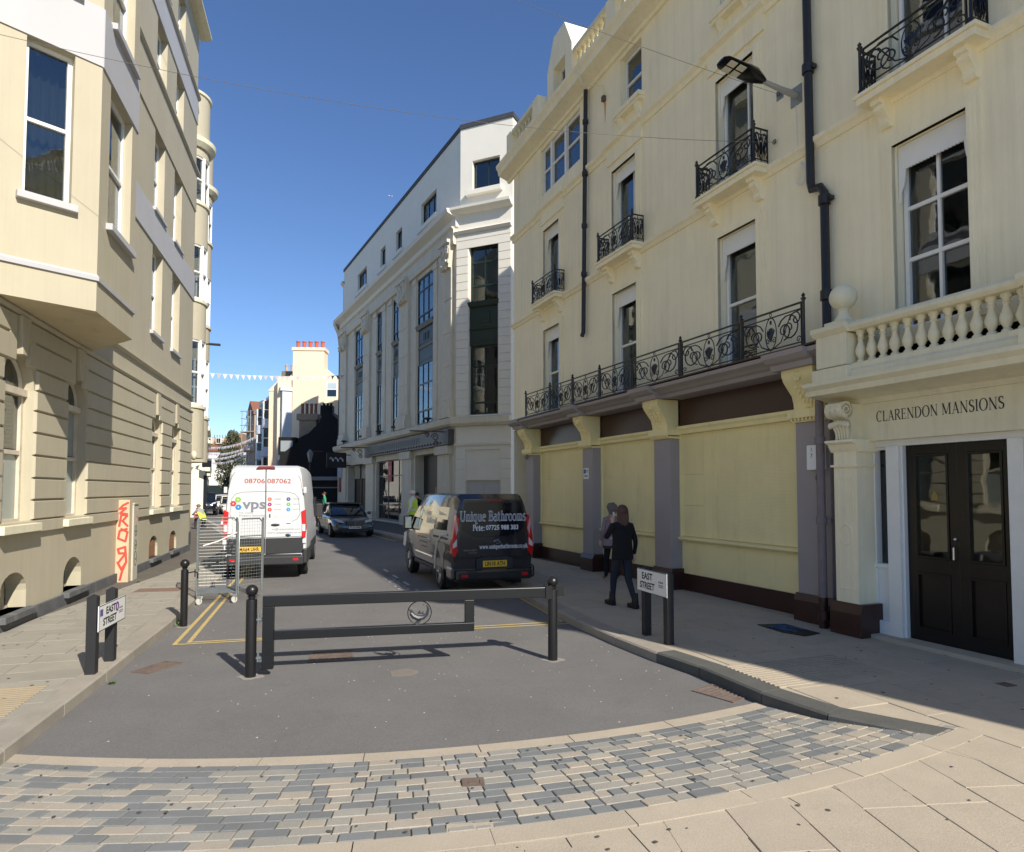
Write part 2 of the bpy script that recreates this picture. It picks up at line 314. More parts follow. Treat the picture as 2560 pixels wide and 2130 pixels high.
    g['.'] = (0.28, [('d', .14, .05)]); g[':'] = (0.3, [('d', .15, .05), ('d', .15, .55)]); g['c'] = (0.55, A(0.3, .33, .23, .34, 50, 310)); g['k'] = (0.66, V(0.17, 0, 1, T, 1, 0) + Ln(0.17, .25, 0.5, .64, t) + Ln(0.27, .38, 0.56, 0, T))
    g['b'] = (0.66, V(0.16, 0, 1, T, 0, 0) + A(0.34, .33, .23, .34, 0, 360)); g[' '] = (0.36, [])
    return g
GLY = _glyphs()
def serif(body, size, m, M, parent=None, width=None, fat=0.0, name='lettering', gap=0.03):
    mb = MB(); x = 0.0
    def poly(ps): mb.add([(p[0] + x, p[1], 0) for p in ps], [tuple(range(len(ps)))])
    for ch in body:
        adv, prims = GLY[ch]
        for q in prims:
            if q[0] == 'v':
                _, cx, y0, y1, w, a, b = q; h = w / 2 + fat; poly([(cx - h, y0 - fat), (cx + h, y0 - fat), (cx + h, y1 + fat), (cx - h, y1 + fat)])
                sh = max(w * 0.5 + 0.07, 0.1) + fat
                for y, on, sg in ((y0, a, 1), (y1, b, -1)):
                    if on: poly([(cx - sh, y - sg * fat), (cx + sh, y - sg * fat), (cx + sh, y + sg * (SERIF_H + fat)), (cx - sh, y + sg * (SERIF_H + fat))])
            elif q[0] == 's': poly([(q[1] - q[3] - fat, q[2] - fat), (q[1] + q[3] + fat, q[2] - fat), (q[1] + q[3] + fat, q[2] + SERIF_H + fat), (q[1] - q[3] - fat, q[2] + SERIF_H + fat)])
            elif q[0] == 'l':
                _, x0, y0, x1, y1, w = q; d = Vector((x1 - x0, y1 - y0)); d.normalize(); nn = Vector((-d.y, d.x)) * (w / 2 + fat); e = d * fat
                poly([(x0 - nn.x - e.x, y0 - nn.y - e.y), (x1 - nn.x + e.x, y1 - nn.y + e.y), (x1 + nn.x + e.x, y1 + nn.y + e.y), (x0 + nn.x - e.x, y0 + nn.y - e.y)])
            elif q[0] == 'd': poly([(q[1] + (0.075 + fat) * math.cos(k * .785), q[2] + (0.075 + fat) * math.sin(k * .785)) for k in range(8)])
            else:
                _, cx, cy, rx, ry, a0, a1 = q; n = max(4, int(abs(a1 - a0) / 18)); pr = None
                for k in range(n + 1):
                    a = R(a0 + (a1 - a0) * k / n); w = 0.022 + 0.05 * abs(math.cos(a)) ** 1.3 + fat
                    i = (cx + (rx - w) * math.cos(a), cy + (ry - w) * math.sin(a)); o = (cx + (rx + w) * math.cos(a), cy + (ry + w) * math.sin(a))
                    if pr: poly([pr[0], pr[1], o, i])
                    pr = (i, o)
        x += adv + gap
    k = size if not width else width / x
    mb.v = [((p[0] - x / 2) * k, (p[1] - 0.4) * size, i * 2e-6) for i, p in enumerate(mb.v)]
    o = bpy.data.objects.new(name, None)
    me = bpy.data.meshes.new(name); me.from_pydata(mb.v, [], mb.f); me.materials.append(m); me.transform(M); me.update()
    bpy.data.objects.remove(o); return link(bpy.data.objects.new(name, me), parent)
# ------------------------------------------------------------------ facade kit (local x along, y towards the street, z up)
class Facade:
    def __init__(s, name, origin, xdir, label, cat='building', group=None):
        s.o = Vector((origin[0], origin[1], 0)); s.d = Vector((xdir[0], xdir[1], 0)).normalized(); s.n = Vector((-s.d.y, s.d.x, 0))
        s.root = empty(name, s.o, math.atan2(s.d.y, s.d.x), label, cat, group)
    def w(s, x, y, z): return s.o + s.d * x + s.n * y + Vector((0, 0, z))
    def sz(s, u, v, y=0.0):
        r = ray(u, v); c = Vector((0, 0, CAM_H)); t = (s.o + s.n * y - c).dot(s.n) / r.dot(s.n); p = c + r * t
        return (p - s.o).dot(s.d), p.z
def op(x0, x1, z0, z1, depth=0.18, arch=0.0): return dict(x0=min(x0, x1), x1=max(x0, x1), z0=z0, z1=z1, d=depth, a=arch)
def arch_pts(x0, x1, zs, rise, n=10):
    c = (x0 + x1) / 2; r = (x1 - x0) / 2
    return [(c - r * math.cos(math.pi * k / n), zs + rise * math.sin(math.pi * k / n)) for k in range(n + 1)]
def wall_sheet(mb, x0, x1, z0, z1, ops, y=0.0):
    xs = sorted({x0, x1} | {o['x0'] for o in ops} | {o['x1'] for o in ops}); zs = sorted({z0, z1} | {o['z0'] for o in ops} | {o['z1'] for o in ops})
    xs = [x for x in xs if x0 - 1e-6 <= x <= x1 + 1e-6]; zs = [z for z in zs if z0 - 1e-6 <= z <= z1 + 1e-6]
    for i in range(len(xs) - 1):
        for k in range(len(zs) - 1):
            cx, cz = (xs[i] + xs[i + 1]) / 2, (zs[k] + zs[k + 1]) / 2
            if any(o['x0'] < cx < o['x1'] and o['z0'] < cz < o['z1'] for o in ops): continue
            mb.quad((xs[i], y, zs[k]), (xs[i + 1], y, zs[k]), (xs[i + 1], y, zs[k + 1]), (xs[i], y, zs[k + 1]))
    for o in ops:
        a, b, c, d, e = o['x0'], o['x1'], o['z0'], o['z1'], y - o['d']
        if o['a'] > 0:
            ap = arch_pts(a, b, d - o['a'], o['a'])
            for p, q in zip(ap, ap[1:]):
                mb.quad((p[0], y, p[1]), (q[0], y, q[1]), (q[0], y, d), (p[0], y, d))
                mb.quad((p[0], y, p[1]), (q[0], y, q[1]), (q[0], e, q[1]), (p[0], e, p[1]))
            d = d - o['a']
        else: mb.quad((a, y, d), (b, y, d), (b, e, d), (a, e, d))
        mb.quad((a, y, c), (a, y, d), (a, e, d), (a, e, c)); mb.quad((b, y, c), (b, y, d), (b, e, d), (b, e, c)); mb.quad((a, y, c), (b, y, c), (b, e, c), (a, e, c))
def shell(f, x0, x1, z0, z1, ops, depth, m, y=0.0, name='wall', roof=True, inner=True):
    mb = MB(); wall_sheet(mb, x0, x1, z0, z1, ops, y); b = y - depth
    mb.quad((x0, y, z0), (x0, y, z1), (x0, b, z1), (x0, b, z0)); mb.quad((x1, y, z0), (x1, y, z1), (x1, b, z1), (x1, b, z0)); mb.quad((x0, b, z0), (x1, b, z0), (x1, b, z1), (x0, b, z1))
    if roof: mb.quad((x0, y, z1), (x1, y, z1), (x1, b, z1), (x0, b, z1))
    o = mb.build(name, m, f.root)
    if inner:
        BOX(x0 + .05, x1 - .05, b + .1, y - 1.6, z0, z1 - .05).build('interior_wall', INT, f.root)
    return o
def frame_bars(mb, x0, x1, z0, z1, y, t, dep, cols, rows):
    mb.box(x0, x0 + t, y - dep, y, z0, z1); mb.box(x1 - t, x1, y - dep, y, z0, z1); mb.box(x0 + t, x1 - t, y - dep, y, z0, z0 + t); mb.box(x0 + t, x1 - t, y - dep, y, z1 - t, z1)
    for c in cols: mb.box(x0 + (x1 - x0) * c - t * .35, x0 + (x1 - x0) * c + t * .35, y - dep * .8, y - dep * .1, z0 + t, z1 - t)
    for r in rows: mb.box(x0 + t, x1 - t, y - dep * .85, y - dep * .05, z0 + (z1 - z0) * r - t * .45, z0 + (z1 - z0) * r + t * .45)
def window(f, x0, x1, z0, z1, y, fm=None, cols=(), rows=(0.5,), t=0.06, gm=None, sill=None, sm=None, arch=0.0, curtain=None, parent=None, panes=True, name='window'):
    fm = fm or WHITE; gm = gm or GLASS; mb = MB(); x0, x1 = min(x0, x1), max(x0, x1)
    frame_bars(mb, x0, x1, z0, z1, y, t, 0.07, cols, rows)
    w = mb.build(name, fm, parent or f.root)
    xs = [0] + list(cols) + [1]; zs = [0] + list(rows) + [1]
    if panes:
        for i in range(len(xs) - 1):
            for k in range(len(zs) - 1):
                a, b = x0 + (x1 - x0) * xs[i], x0 + (x1 - x0) * xs[i + 1]; c, d = z0 + (z1 - z0) * zs[k], z0 + (z1 - z0) * zs[k + 1]
                off = -0.035 - (0.012 if k == 0 and len(zs) > 2 else 0)
                BOX(a + .01, b - .01, y + off - .004, y + off, c + .01, d - .01).build('pane', gm, w)
    if sill: BOX(x0 - sill[0], x1 + sill[0], y - .02, y + sill[1], z0 - sill[2], z0).build('sill', sm or CREAM_S, w, bevel=.008)
    if curtain:
        mb = MB()
        for a, b in curtain:
            a, b = x0 + (x1 - x0) * a, x0 + (x1 - x0) * b; n = 16; pv = None
            for k in range(n + 1):
                p = (a + (b - a) * k / n, y - .28 + .04 * math.sin(k * 2.1 + a * 5))
                if pv: mb.quad((pv[0], pv[1], z0), (p[0], p[1], z0), (p[0], p[1], z1), (pv[0], pv[1], z1))
                pv = p
        mb.build('curtain', CURT if f is not globals().get('FL') else NET, w, smooth=True)
    return w
def moulding(mb, x0, x1, prof, y=0.0, ends=True):
    """prof: (dy, z) outline extruded along x"""
    n = len(prof); vs = [(x0, y + p[0], p[1]) for p in prof] + [(x1, y + p[0], p[1]) for p in prof]
    mb.add(vs, [(i, (i + 1) % n, n + (i + 1) % n, n + i) for i in range(n)] + [tuple(range(n)), tuple(range(2 * n - 1, n - 1, -1))])
def clip_poly(poly, region):
    """clip 2D polygon by a convex region (counter clockwise)"""
    out = list(poly)
    for i in range(len(region)):
        a, b = region[i], region[(i + 1) % len(region)]
        ins = lambda p: (b[0] - a[0]) * (p[1] - a[1]) - (b[1] - a[1]) * (p[0] - a[0]) >= -1e-9
        res = []
        for k in range(len(out)):
            p, q = out[k], out[(k + 1) % len(out)]; ip, iq = ins(p), ins(q)
            if ip: res.append(p)
            if ip != iq:
                d1 = (b[0] - a[0]) * (p[1] - a[1]) - (b[1] - a[1]) * (p[0] - a[0]); d2 = (b[0] - a[0]) * (q[1] - a[1]) - (b[1] - a[1]) * (q[0] - a[0])
                t = d1 / (d1 - d2); res.append((p[0] + (q[0] - p[0]) * t, p[1] + (q[1] - p[1]) * t))
        out = res
        if len(out) < 3: return []
    return out
def area(p): return abs(sum(p[i][0] * p[(i + 1) % len(p)][1] - p[(i + 1) % len(p)][0] * p[i][1] for i in range(len(p)))) / 2
# ------------------------------------------------------------------ ground, road, pavements
PZ = 0.12
tag(BOX(-400, 400, -60, 700, -0.6, -0.05).build('ground', mat('far ground', srgb(112, 108, 104), 0.95, 0.1, .3)), kind='structure')
SC = Vector((-2.55, 14.785))                       # centre of the curved sett ramp
R_A, R_S, R_E, R_N = 9.70, 9.85, 11.22, 11.40
kerb_left = [(-3.35, 3.2), (-3.55, 4.2), (-3.80, 5.0), (-4.34, 7.12), (-5.05, 9.82), (-5.9, 12.61), (-7.1, 16.7), (-8.75, 21.9), (-11.2, 27.2), (-15.2, 34.6), (-26.0, 54), (-50, 97)]
kerb_right = [(3.5, 5.1), (2.72, 5.75), (2.38, 6.36), (2.05, 7.28), (1.72, 7.9), (1.36, 8.75), (0.95, 9.9), (0.42, 11.7), (-0.35, 14.6), (-1.3, 18), (-2.7, 22.6), (-4.7, 27.0), (-6.6, 30.9), (-9.4, 36), (-16, 48.5), (-40, 92)]
rp = [(-6, 4.3)] + [(SC.x + R_A * math.sin(R(a)), SC.y - R_A * math.cos(R(a))) for a in range(-10, 38, 3)] + [(4.4, 7.5), (3, 20), (-2, 36), (-30, 96), (-60, 110), (-60, 97), (-28, 54), (-17, 34), (-9, 20)]
mb = MB(); mb.add([(x, y, 0.0) for x, y in rp], [tuple(range(len(rp)))])
road = tag(mb.build('road', ASPH), kind='structure')
def off_line(pl, d):
    out = []
    for i, p in enumerate(pl):
        a = Vector(pl[max(i - 1, 0)]); b = Vector(pl[min(i + 1, len(pl) - 1)]); t = (b - a).normalized(); out.append((p[0] - t.y * d, p[1] + t.x * d))
    return out
KW = 0.26
inL = off_line(kerb_left, KW); inR = off_line(kerb_right, -KW)
def bed(name, pts, z0, z1, m):
    mb = MB(); mb.prism(pts, 'z', z0, z1); return tag(mb.build(name, m), kind='structure')
pave_l = bed('pavement_left', inL + [(-70, 100), (-45, 60), (-14, 22), (-8.5, 14.0), (-7.3, 9.6), (-6.3, 6), (-6.0, 3.2)], -0.04, PZ - .012, JOINT)
far_r = [(-26, 98), (-8, 52), (2, 34), (3.2, 21), (5.5, 12.5), (7.5, 6), (8.2, 4.8)]
pave_r = bed('pavement_right', inR + far_r, -0.04, PZ - .012, JOINT)
def kerb(name, pl, side, m_of, length=0.92, h=PZ, ramp=None):
    """a row of kerb stones along a polyline, each a piece of its own"""
    root = None; pts = [Vector(p) for p in pl]; segs = []; 
    for a, b in zip(pts, pts[1:]):
        n = max(1, round((b - a).length / length))
        for k in range(n): segs.append((a + (b - a) * (k / n), a + (b - a) * ((k + 1) / n)))
    mb = MB(); mb.tube([(p.x, p.y, -0.06) for p in pts], 0.02, 4); root = tag(mb.build(name, JOINT), kind='structure')
    inner = off_line([tuple(s[0]) for s in segs] + [tuple(segs[-1][1])], KW * side)
    for i, (a, b) in enumerate(segs):
        if a.y > 62: continue
        c, d = Vector(inner[i]), Vector(inner[i + 1]); e = 0.006 / max((b - a).length, .01)
        a2, b2, c2, d2 = a.lerp(b, e), b.lerp(a, e), c.lerp(d, e), d.lerp(c, e)
        z = h + rnd.uniform(-.003, .004); mb = MB(); bev = .018
        vs = [(a2.x, a2.y, -.05), (b2.x, b2.y, -.05), (d2.x, d2.y, -.05), (c2.x, c2.y, -.05), (a2.x, a2.y, z - bev), (b2.x, b2.y, z - bev), (d2.x, d2.y, z), (c2.x, c2.y, z)]
        a3, b3 = a2.lerp(c2, .08), b2.lerp(d2, .08)
        vs += [(a3.x, a3.y, z), (b3.x, b3.y, z)]
        mb.add(vs, [(0, 1, 5, 4), (4, 5, 9, 8), (8, 9, 6, 7), (1, 2, 6, 9, 5), (3, 0, 4, 8, 7), (2, 3, 7, 6)])
        mb.build('kerb_stone', m_of(i), root)
    return root
kerb('kerb_left', kerb_left, 1, lambda i: KERB)
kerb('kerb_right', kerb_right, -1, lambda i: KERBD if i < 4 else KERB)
# curved ramp of setts with edging stones
def arc(r, a): return Vector((SC.x + r * math.sin(a), SC.y - r * math.cos(a)))
def ramp_z(r): return 0.006 + (PZ - 0.006) * min(1, max(0, (r - R_S) / (R_E - R_S)))
mb = MB(); N = 40; A0, A1 = R(-16), R(33.5)
for k in range(N):
    a, b = A0 + (A1 - A0) * k / N, A0 + (A1 - A0) * (k + 1) / N
    q = [arc(R_A, a), arc(R_A, b), arc(R_S, b), arc(R_S, a)]; mb.quad(*[(p.x, p.y, 0.002) for p in q])
    q = [arc(R_S, a), arc(R_S, b), arc(R_E, b), arc(R_E, a)]; mb.quad(*[(p.x, p.y, (.002, .002, PZ - .008, PZ - .008)[i]) for i, p in enumerate(q)])
sett_bed = tag(mb.build('sett_ramp', JOINT), kind='structure')
pieces = []
def arc_piece(r0, r1, a0, a1, lift, gap=.0045):
    g0, g1 = gap / r0, gap / r1; rr0, rr1 = r0 + gap, r1 - gap; vs = []
    ps = [arc(rr0, a0 + g0), arc(rr0, a1 - g0), arc(rr1, a1 - g1), arc(rr1, a0 + g1)]; zs = [ramp_z(rr0) + lift, ramp_z(rr0) + lift, ramp_z(rr1) + lift, ramp_z(rr1) + lift]
    c = (ps[0] + ps[1] + ps[2] + ps[3]) / 4; mb = MB(); sh = .004
    top = [p + (c - p).normalized() * sh * 1.4 for p in ps]
    vs = [(p.x, p.y, z - .04) for p, z in zip(ps, zs)] + [(p.x, p.y, z - sh) for p, z in zip(ps, zs)] + [(p.x, p.y, z) for p, z in zip(top, zs)]
    mb.add(vs, [(8, 9, 10, 11)] + [(4 + i, 4 + (i + 1) % 4, 8 + (i + 1) % 4, 8 + i) for i in range(4)] + [(i, (i + 1) % 4, 4 + (i + 1) % 4, 4 + i) for i in range(4)])
    return mb, c
rows = 12; dr = (R_E - R_S) / rows; rs = random.Random(21)
for i in range(rows):
    a = A0 - rs.random() * .02; r0 = R_S + i * dr; last = 0
    while a < A1:
        L = rs.choice([.1, .1, .14, .16, .2, .2, .24, .26]); b = a + L / r0
        k = rs.choices([0, 1, 2], [.47, .33, .2] if last else [.4, .38, .22])[0]; last = k
        mb_, c = arc_piece(r0, r0 + dr, a, min(b, A1), rs.uniform(0.002, .006)); pieces.append((math.hypot(c.x, c.y), mb_, k)); a = b
pieces.sort(key=lambda p: p[0])
rest = MB(); nvis = 0
for dist, m_, k in pieces:
    if nvis < 300: m_.build('sett', SETTS[k], sett_bed); nvis += 1
    else: rest.cur = k; rest.add(m_.v, m_.f)
tag(rest.build('far_setts', SETTS, sett_bed), kind='stuff')
ramp_z_keep = ramp_z
def edging(r0, r1, z, name):
    a = A0
    while a < A1 - .01:
        b = min(a + rs.uniform(.75, .95) / r0, A1); n = 5; mb = MB(); g = .004 / r0
        top = [arc(r0 + .003, a + g + (b - a - 2 * g) * k / n) for k in range(n + 1)]; bot = [arc(r1 - .003, a + g + (b - a - 2 * g) * k / n) for k in range(n + 1)]
        ring = top + bot[::-1]; mb.prism([(p.x, p.y) for p in ring], 'z', z - .05, z + rs.uniform(0, .003)); mb.build(name, SLABR, sett_bed); a = b
edging(R_A, R_S, .007, 'edging_stone'); edging(R_E, R_N, PZ + .002, 'edging_stone')
# open square in front: long courses of granite slabs
pz_pts = [arc(R_N, A0 + (A1 - A0) * k / 14) for k in range(15)]
sq = [(p.x, p.y) for p in pz_pts] + [(4.6, 5.95), (9, 4.6), (9, 2.9), (-9, 2.9), (-9, 4.0)]
square = tag(MB().prism(sq[::-1], 'z', -0.03, PZ - .010).build('square_paving', JOINT), kind='structure')
def slabs(region, direction, width, lengths, parent, m, z=PZ, name='paving_slab', limit=300, seed=3, holes=(), gap=.004):
    """region convex ccw; courses run along direction"""
    d = Vector(direction).normalized(); n = Vector((-d.y, d.x)); rg = random.Random(seed); out = []
    us = [Vector(p).dot(d) for p in region]; vs = [Vector(p).dot(n) for p in region]; v = min(vs) - rg.random() * width * .3
    while v < max(vs):
        u = min(us) - rg.random() * max(lengths)
        while u < max(us):
            L = rg.choice(lengths); rect = [d * (u + gap) + n * (v + gap), d * (u + L - gap) + n * (v + gap), d * (u + L - gap) + n * (v + width - gap), d * (u + gap) + n * (v + width - gap)]
            pl = clip_poly([(p.x, p.y) for p in rect], region)
            if len(pl) >= 3 and area(pl) > .004:
                c = Vector((sum(p[0] for p in pl) / len(pl), sum(p[1] for p in pl) / len(pl)))
                if not any(h(c) for h in holes): out.append((c.length, c, pl))
            u += L
        v += width
    out.sort(key=lambda q: q[0]); rest = MB(); n_ = 0
    for dist, c, pl in out:
        zz = z + rg.uniform(-.002, .0025); mb = MB(); k = len(pl); tp = [((p[0] + (c.x - p[0]) * .012), (p[1] + (c.y - p[1]) * .012)) for p in pl]
        vs_ = [(p[0], p[1], z - .03) for p in pl] + [(p[0], p[1], zz - .003) for p in pl] + [(p[0], p[1], zz) for p in tp]
        mb.add(vs_, [tuple(range(2 * k, 3 * k))] + [(i, (i + 1) % k, k + (i + 1) % k, k + i) for i in range(k)] + [(k + i, k + (i + 1) % k, 2 * k + (i + 1) % k, 2 * k + i) for i in range(k)])
        if n_ < limit: mb.build(name, m, parent); n_ += 1
        else: rest.add(mb.v, mb.f)
    if rest.f: tag(rest.build('far_paving_slabs', m, parent), kind='stuff')
cut = [(p.x, p.y) for p in pz_pts]
tag(BOX(-45, 40, -60, 2.95, -.2, PZ - .005).build('square_beyond', SLABR), kind='structure')
sq_dir = (0.09, -0.996)
slabs([(-3.6, 3.0), (4.82, 2.9), (3.08, 5.1), (2.9, 5.1), (-3.6, 3.25)], sq_dir, .42, [.62, .62, .78], square, SLABR, seed=5,
      holes=[lambda c: (c - SC).length < R_N + .02])
# slabs cut by the curve of the ramp are filled with narrow closers
for k in range(26):
    a, b = A0 + (A1 - A0) * k / 26, A0 + (A1 - A0) * (k + 1) / 26
    q = [arc(R_N + .004, a + .0004), arc(R_N + .004, b - .0004), arc(R_N + .3, b - .0004), arc(R_N + .3, a + .0004)]
    MB().prism([(p.x, p.y) for p in q], 'z', PZ - .04, PZ - .0035).build('closer_slab', SLABR, square)
RB = [(kerb_right[0][0] + .05, kerb_right[0][1] + .28), (6.4, 4.75), (5.66, 7.6), (4.55, 10.3), (3.0, 13.6), (1.0, 19.6), (0.2, 21.9), (-2.0, 21.6), (-2.42, 22.4)]
rd = (0.3445, -0.9388)
def right_of_kerb(c):
    for a, b in zip(inR, inR[1:]):
        if min(a[1], b[1]) - .02 <= c.y <= max(a[1], b[1]) + .02:
            t = (c.y - a[1]) / ((b[1] - a[1]) or 1e-6); return c.x < a[0] + (b[0] - a[0]) * t + .08
    return False
slabs([(3.1, 5.05), (4.9, 2.9), (8.8, 2.9), (7.4, 5.6), (5.0, 10.6), (0.9, 21.6), (-2.6, 22.0), (-0.4, 14.4), (1.2, 9.2)], rd, .52, [.62, .75, .9], pave_r, SLABR, seed=8, limit=260,
      holes=[right_of_kerb])
slabs([(-6.2, 4.2), (-3.7, 4.2), (-4.3, 6.2), (-5.3, 9.9), (-8.6, 20.5), (-10.6, 21.5), (-7.1, 9.6)], (1.0, 0.29), .40, [.55, .62, .8], pave_l, SLABL, seed=9, limit=260,
      holes=[lambda c: any(min(a[1], b[1]) <= c.y <= max(a[1], b[1]) and c.x > a[0] + (b[0] - a[0]) * (c.y - a[1]) / ((b[1] - a[1]) or 1e-6) - .02 for a, b in zip(inL, inL[1:]))])
# mortar skirt between slabs and kerb
for nm, pl, sd_ in (('left', inL, 1), ('right', inR, -1)):
    seg = [p for p in pl if p[1] < 40]; o2 = off_line(seg, .3 * sd_); mb = MB()
    for i in range(len(seg) - 1):
        mb.quad((*seg[i], PZ - .006), (*seg[i + 1], PZ - .006), (*o2[i + 1], PZ - .006), (*o2[i], PZ - .006))
    mb.build('slab_closer_strip', SLABL if sd_ == 1 else SLABR, pave_l if sd_ == 1 else pave_r)
MB().prism([(2.35, 7.4), (3.3, 5.0), (4.6, 5.0), (3.9, 7.4)], 'z', PZ - .02, PZ - .008).build('slab_closer_strip', SLABR, pave_r)
# ribbed tactile strips
def tactile(name, c, d, w, l, n, m, parent):
    d = Vector(d).normalized(); nn = Vector((-d.y, d.x)); mb = MB()
    for k in range(n):
        o = Vector(c) + nn * (l * (k + .5) / n - l / 2); h = l / n * .28
        q = [o - d * w / 2 - nn * h, o + d * w / 2 - nn * h, o + d * w / 2 + nn * h, o - d * w / 2 + nn * h]
        mb.prism([(p.x, p.y) for p in q], 'z', PZ - .01, PZ + .0075)
    return mb.build(name, m, parent)
tactile('ribbed_tactile_strip', (-5.05, 5.95), (1, .29), 1.25, .95, 15, mat('buff tactile slab', srgb(158, 144, 120), .9, .08, 3, .1, 60), pave_l)
tactile('ribbed_tactile_strip', (3.18, 7.15), (.94, .345), 1.5, .85, 13, SLABR, pave_r)
# yellow lines: a closed corner at the end of the loading bay
def stripe(mb, pts, w, z=.004):
    for a, b in zip(pts, pts[1:]):
        a, b = Vector(a), Vector(b); t = (b - a).normalized(); n = Vector((-t.y, t.x)) * w / 2
        mb.quad((a.x - n.x, a.y - n.y, z), (b.x - n.x, b.y - n.y, z), (b.x + n.x, b.y + n.y, z), (a.x + n.x, a.y + n.y, z))
def g2(u, v): p = G(u, v); return (p.x, p.y)
A_, B_, C_ = g2(438, 1612), g2(1440, 1558), g2(1330, 1496)
lft = [(A_[0] - .283 * t, A_[1] + .96 * t) for t in (0, 8, 16)]
mb = MB(); stripe(mb, [A_, B_], .055); stripe(mb, [(A_[0], A_[1] - .03), lft[1], lft[2]], .055, .0042); stripe(mb, [B_, (C_[0] - .05, C_[1])], .055, .0042)
dx = (B_[0] - A_[0], B_[1] - A_[1])
mb2 = MB(); o = [(p[0] + .13, p[1] + .04) for p in lft]; stripe(mb2, [(o[0][0] + .02, o[0][1] + .1), (B_[0] - .22, B_[1] + .105)], .055); stripe(mb2, [(o[0][0], o[0][1] + .06), o[1], o[2]], .055, .0042)
stripe(mb2, [(B_[0] - .2, B_[1] + .105), (C_[0] - .22, C_[1])], .055, .0042)
mb.build('yellow_line', YELLOW, road); mb2.build('yellow_line', YELLOW, road)
mb = MB(); stripe(mb, [(-4.6, 26.4), (-6.4, 30.0)], .06); stripe(mb, [(-4.75, 26.6), (-6.55, 30.1)], .06) ; mb.build('yellow_line', YELLOW, road)
# loading bay marking beside the black van
bayd = Vector((-.36, .933)); bn = Vector((bayd.y, -bayd.x)); p0 = Vector(g2(1062, 1478))
for k in range(4):
    a = p0 + bayd * (k * 1.25 - .3) - bn * .12; mb = MB(); stripe(mb, [a, a + bayd * .55], .07); mb.build('bay_dash', WPAINT, road)
text('LOADING ONLY', .34, WPAINT, basis((-2.45, 14.2, .004), (-bayd.x, -bayd.y, 0), (bayd.y, -bayd.x, 0)), road, width=2.6, name='road_lettering')
# covers and drain
def cover(name, c, d, w, l, m, z, label, parent=None, ribs=0, cat='manhole cover'):
    d = Vector(d).normalized(); nn = Vector((-d.y, d.x)); root = empty(name, (c[0], c[1], z), math.atan2(d.y, d.x), label, cat)
    f = MB(); t = .03
    for q in ((-w / 2, w / 2, -l / 2, -l / 2 + t), (-w / 2, w / 2, l / 2 - t, l / 2), (-w / 2, -w / 2 + t, -l / 2 + t, l / 2 - t), (w / 2 - t, w / 2, -l / 2 + t, l / 2 - t)): f.box(*q, -.02, .007)
    f.build('frame', m, root)
    p = MB(); p.box(-w / 2 + t, w / 2 - t, -l / 2 + t, l / 2 - t, -.03, .002 if not ribs else -.02)
    if ribs:
        k = int((w - 2 * t) / ribs)
        for i in range(k):
            x = -w / 2 + t + ribs * (i + .5); p.box(x - ribs * .25, x + ribs * .25, -l / 2 + t, l / 2 - t, -.02, .005)
    else:
        rg = random.Random(len(label))
        for i in range(int((w - 2 * t) / .07)):
            for j in range(int((l - 2 * t) / .07)):
                x, y = -w / 2 + t + .035 + i * .07, -l / 2 + t + .035 + j * .07; p.box(x - .02, x + .02, y - .02, y + .02, .001, .005)
    p.build('lid', m, root); return root
gd = (.98, .21)
c = G(829, 1641); cover('manhole_cover', (c.x, c.y), gd, .52, .52, RUST, .002, 'square pale brown manhole cover in the road beneath the black gate')
c = G(393, 1669); cover('manhole_cover', (c.x, c.y), (.3, .95), .5, .26, RUST, .002, 'rust brown oblong cover in the road beside the left kerb')
c = G(398, 1475, PZ); cover('manhole_cover', (c.x, c.y), gd, .8, .45, mat('brown cover', srgb(120, 98, 86), .9, .15, 8, .2, 60), PZ, 'brown oblong cover set in the pavement near the graffitied cabinet')
c = G(1183, 1962, .05); cover('stopcock_cover', (c.x, c.y), (1, .12), .15, .13, RUST, ramp_z((Vector((c.x, c.y)) - SC).length) + .004, 'small rusty square cover among the grey setts', cat='cover')
c = G(2515, 1712, PZ); cover('stopcock_cover', (c.x, c.y), (.94, .34), .14, .12, RUST, PZ, 'small rusty square cover in the shaded paving outside the double door', cat='cover')
c = G(1806, 1734); cover('drain_grate', (c.x, c.y), (-.62, .78), .48, .36, mat('rusty drain iron', srgb(120, 104, 94), .8, .2, 9, .3, 60, metal=.3), .004, 'rusty ribbed drain grate in the gutter by the dark kerb', ribs=.055, cat='drain')
c = G(1008, 1682); mb = MB(); mb.prism([(c.x + .17 * math.cos(k * .7) * (1 + .25 * math.sin(k * 2.3)), c.y + .15 * math.sin(k * .7) * (1 + .2 * math.cos(k * 3))) for k in range(9)], 'z', -.01, .003)
mb.build('patched_asphalt', mat('pale patch', srgb(122, 114, 105), .9, .15, 8, .3, 60), road)
# litter and chewing gum: uncountable specks
gum = MB(); lit = MB(); rg = random.Random(4)
def disc(mb, x, y, z, r, n=7, e=1.0):
    a0 = rg.random() * 6; mb.add([(x + r * math.cos(a0 + 2 * math.pi * k / n) * rg.uniform(.8, 1.1), y + r * e * math.sin(a0 + 2 * math.pi * k / n) * rg.uniform(.8, 1.1), z) for k in range(n)], [tuple(range(n))])
for k in range(420):
    x, y = rg.uniform(-1.8, 7.0), rg.uniform(3.1, 12)
    r = (Vector((x, y)) - SC).length; kx = 1.3 + max(0, (9 - y)) * .3
    if r > R_N + .05 and y < 5.9 or (x > kx + .5 and x < 6.5 - (y - 6) * .33 and y > 5.8): disc(gum, x, y, PZ + .0045, rg.uniform(.006, .02))
for k in range(160):
    y = rg.uniform(4.6, 20); x = -4.0 - (y - 6) * .29 - rg.uniform(.35, 2.0); disc(gum, x, y, PZ + .004, rg.uniform(.006, .02))
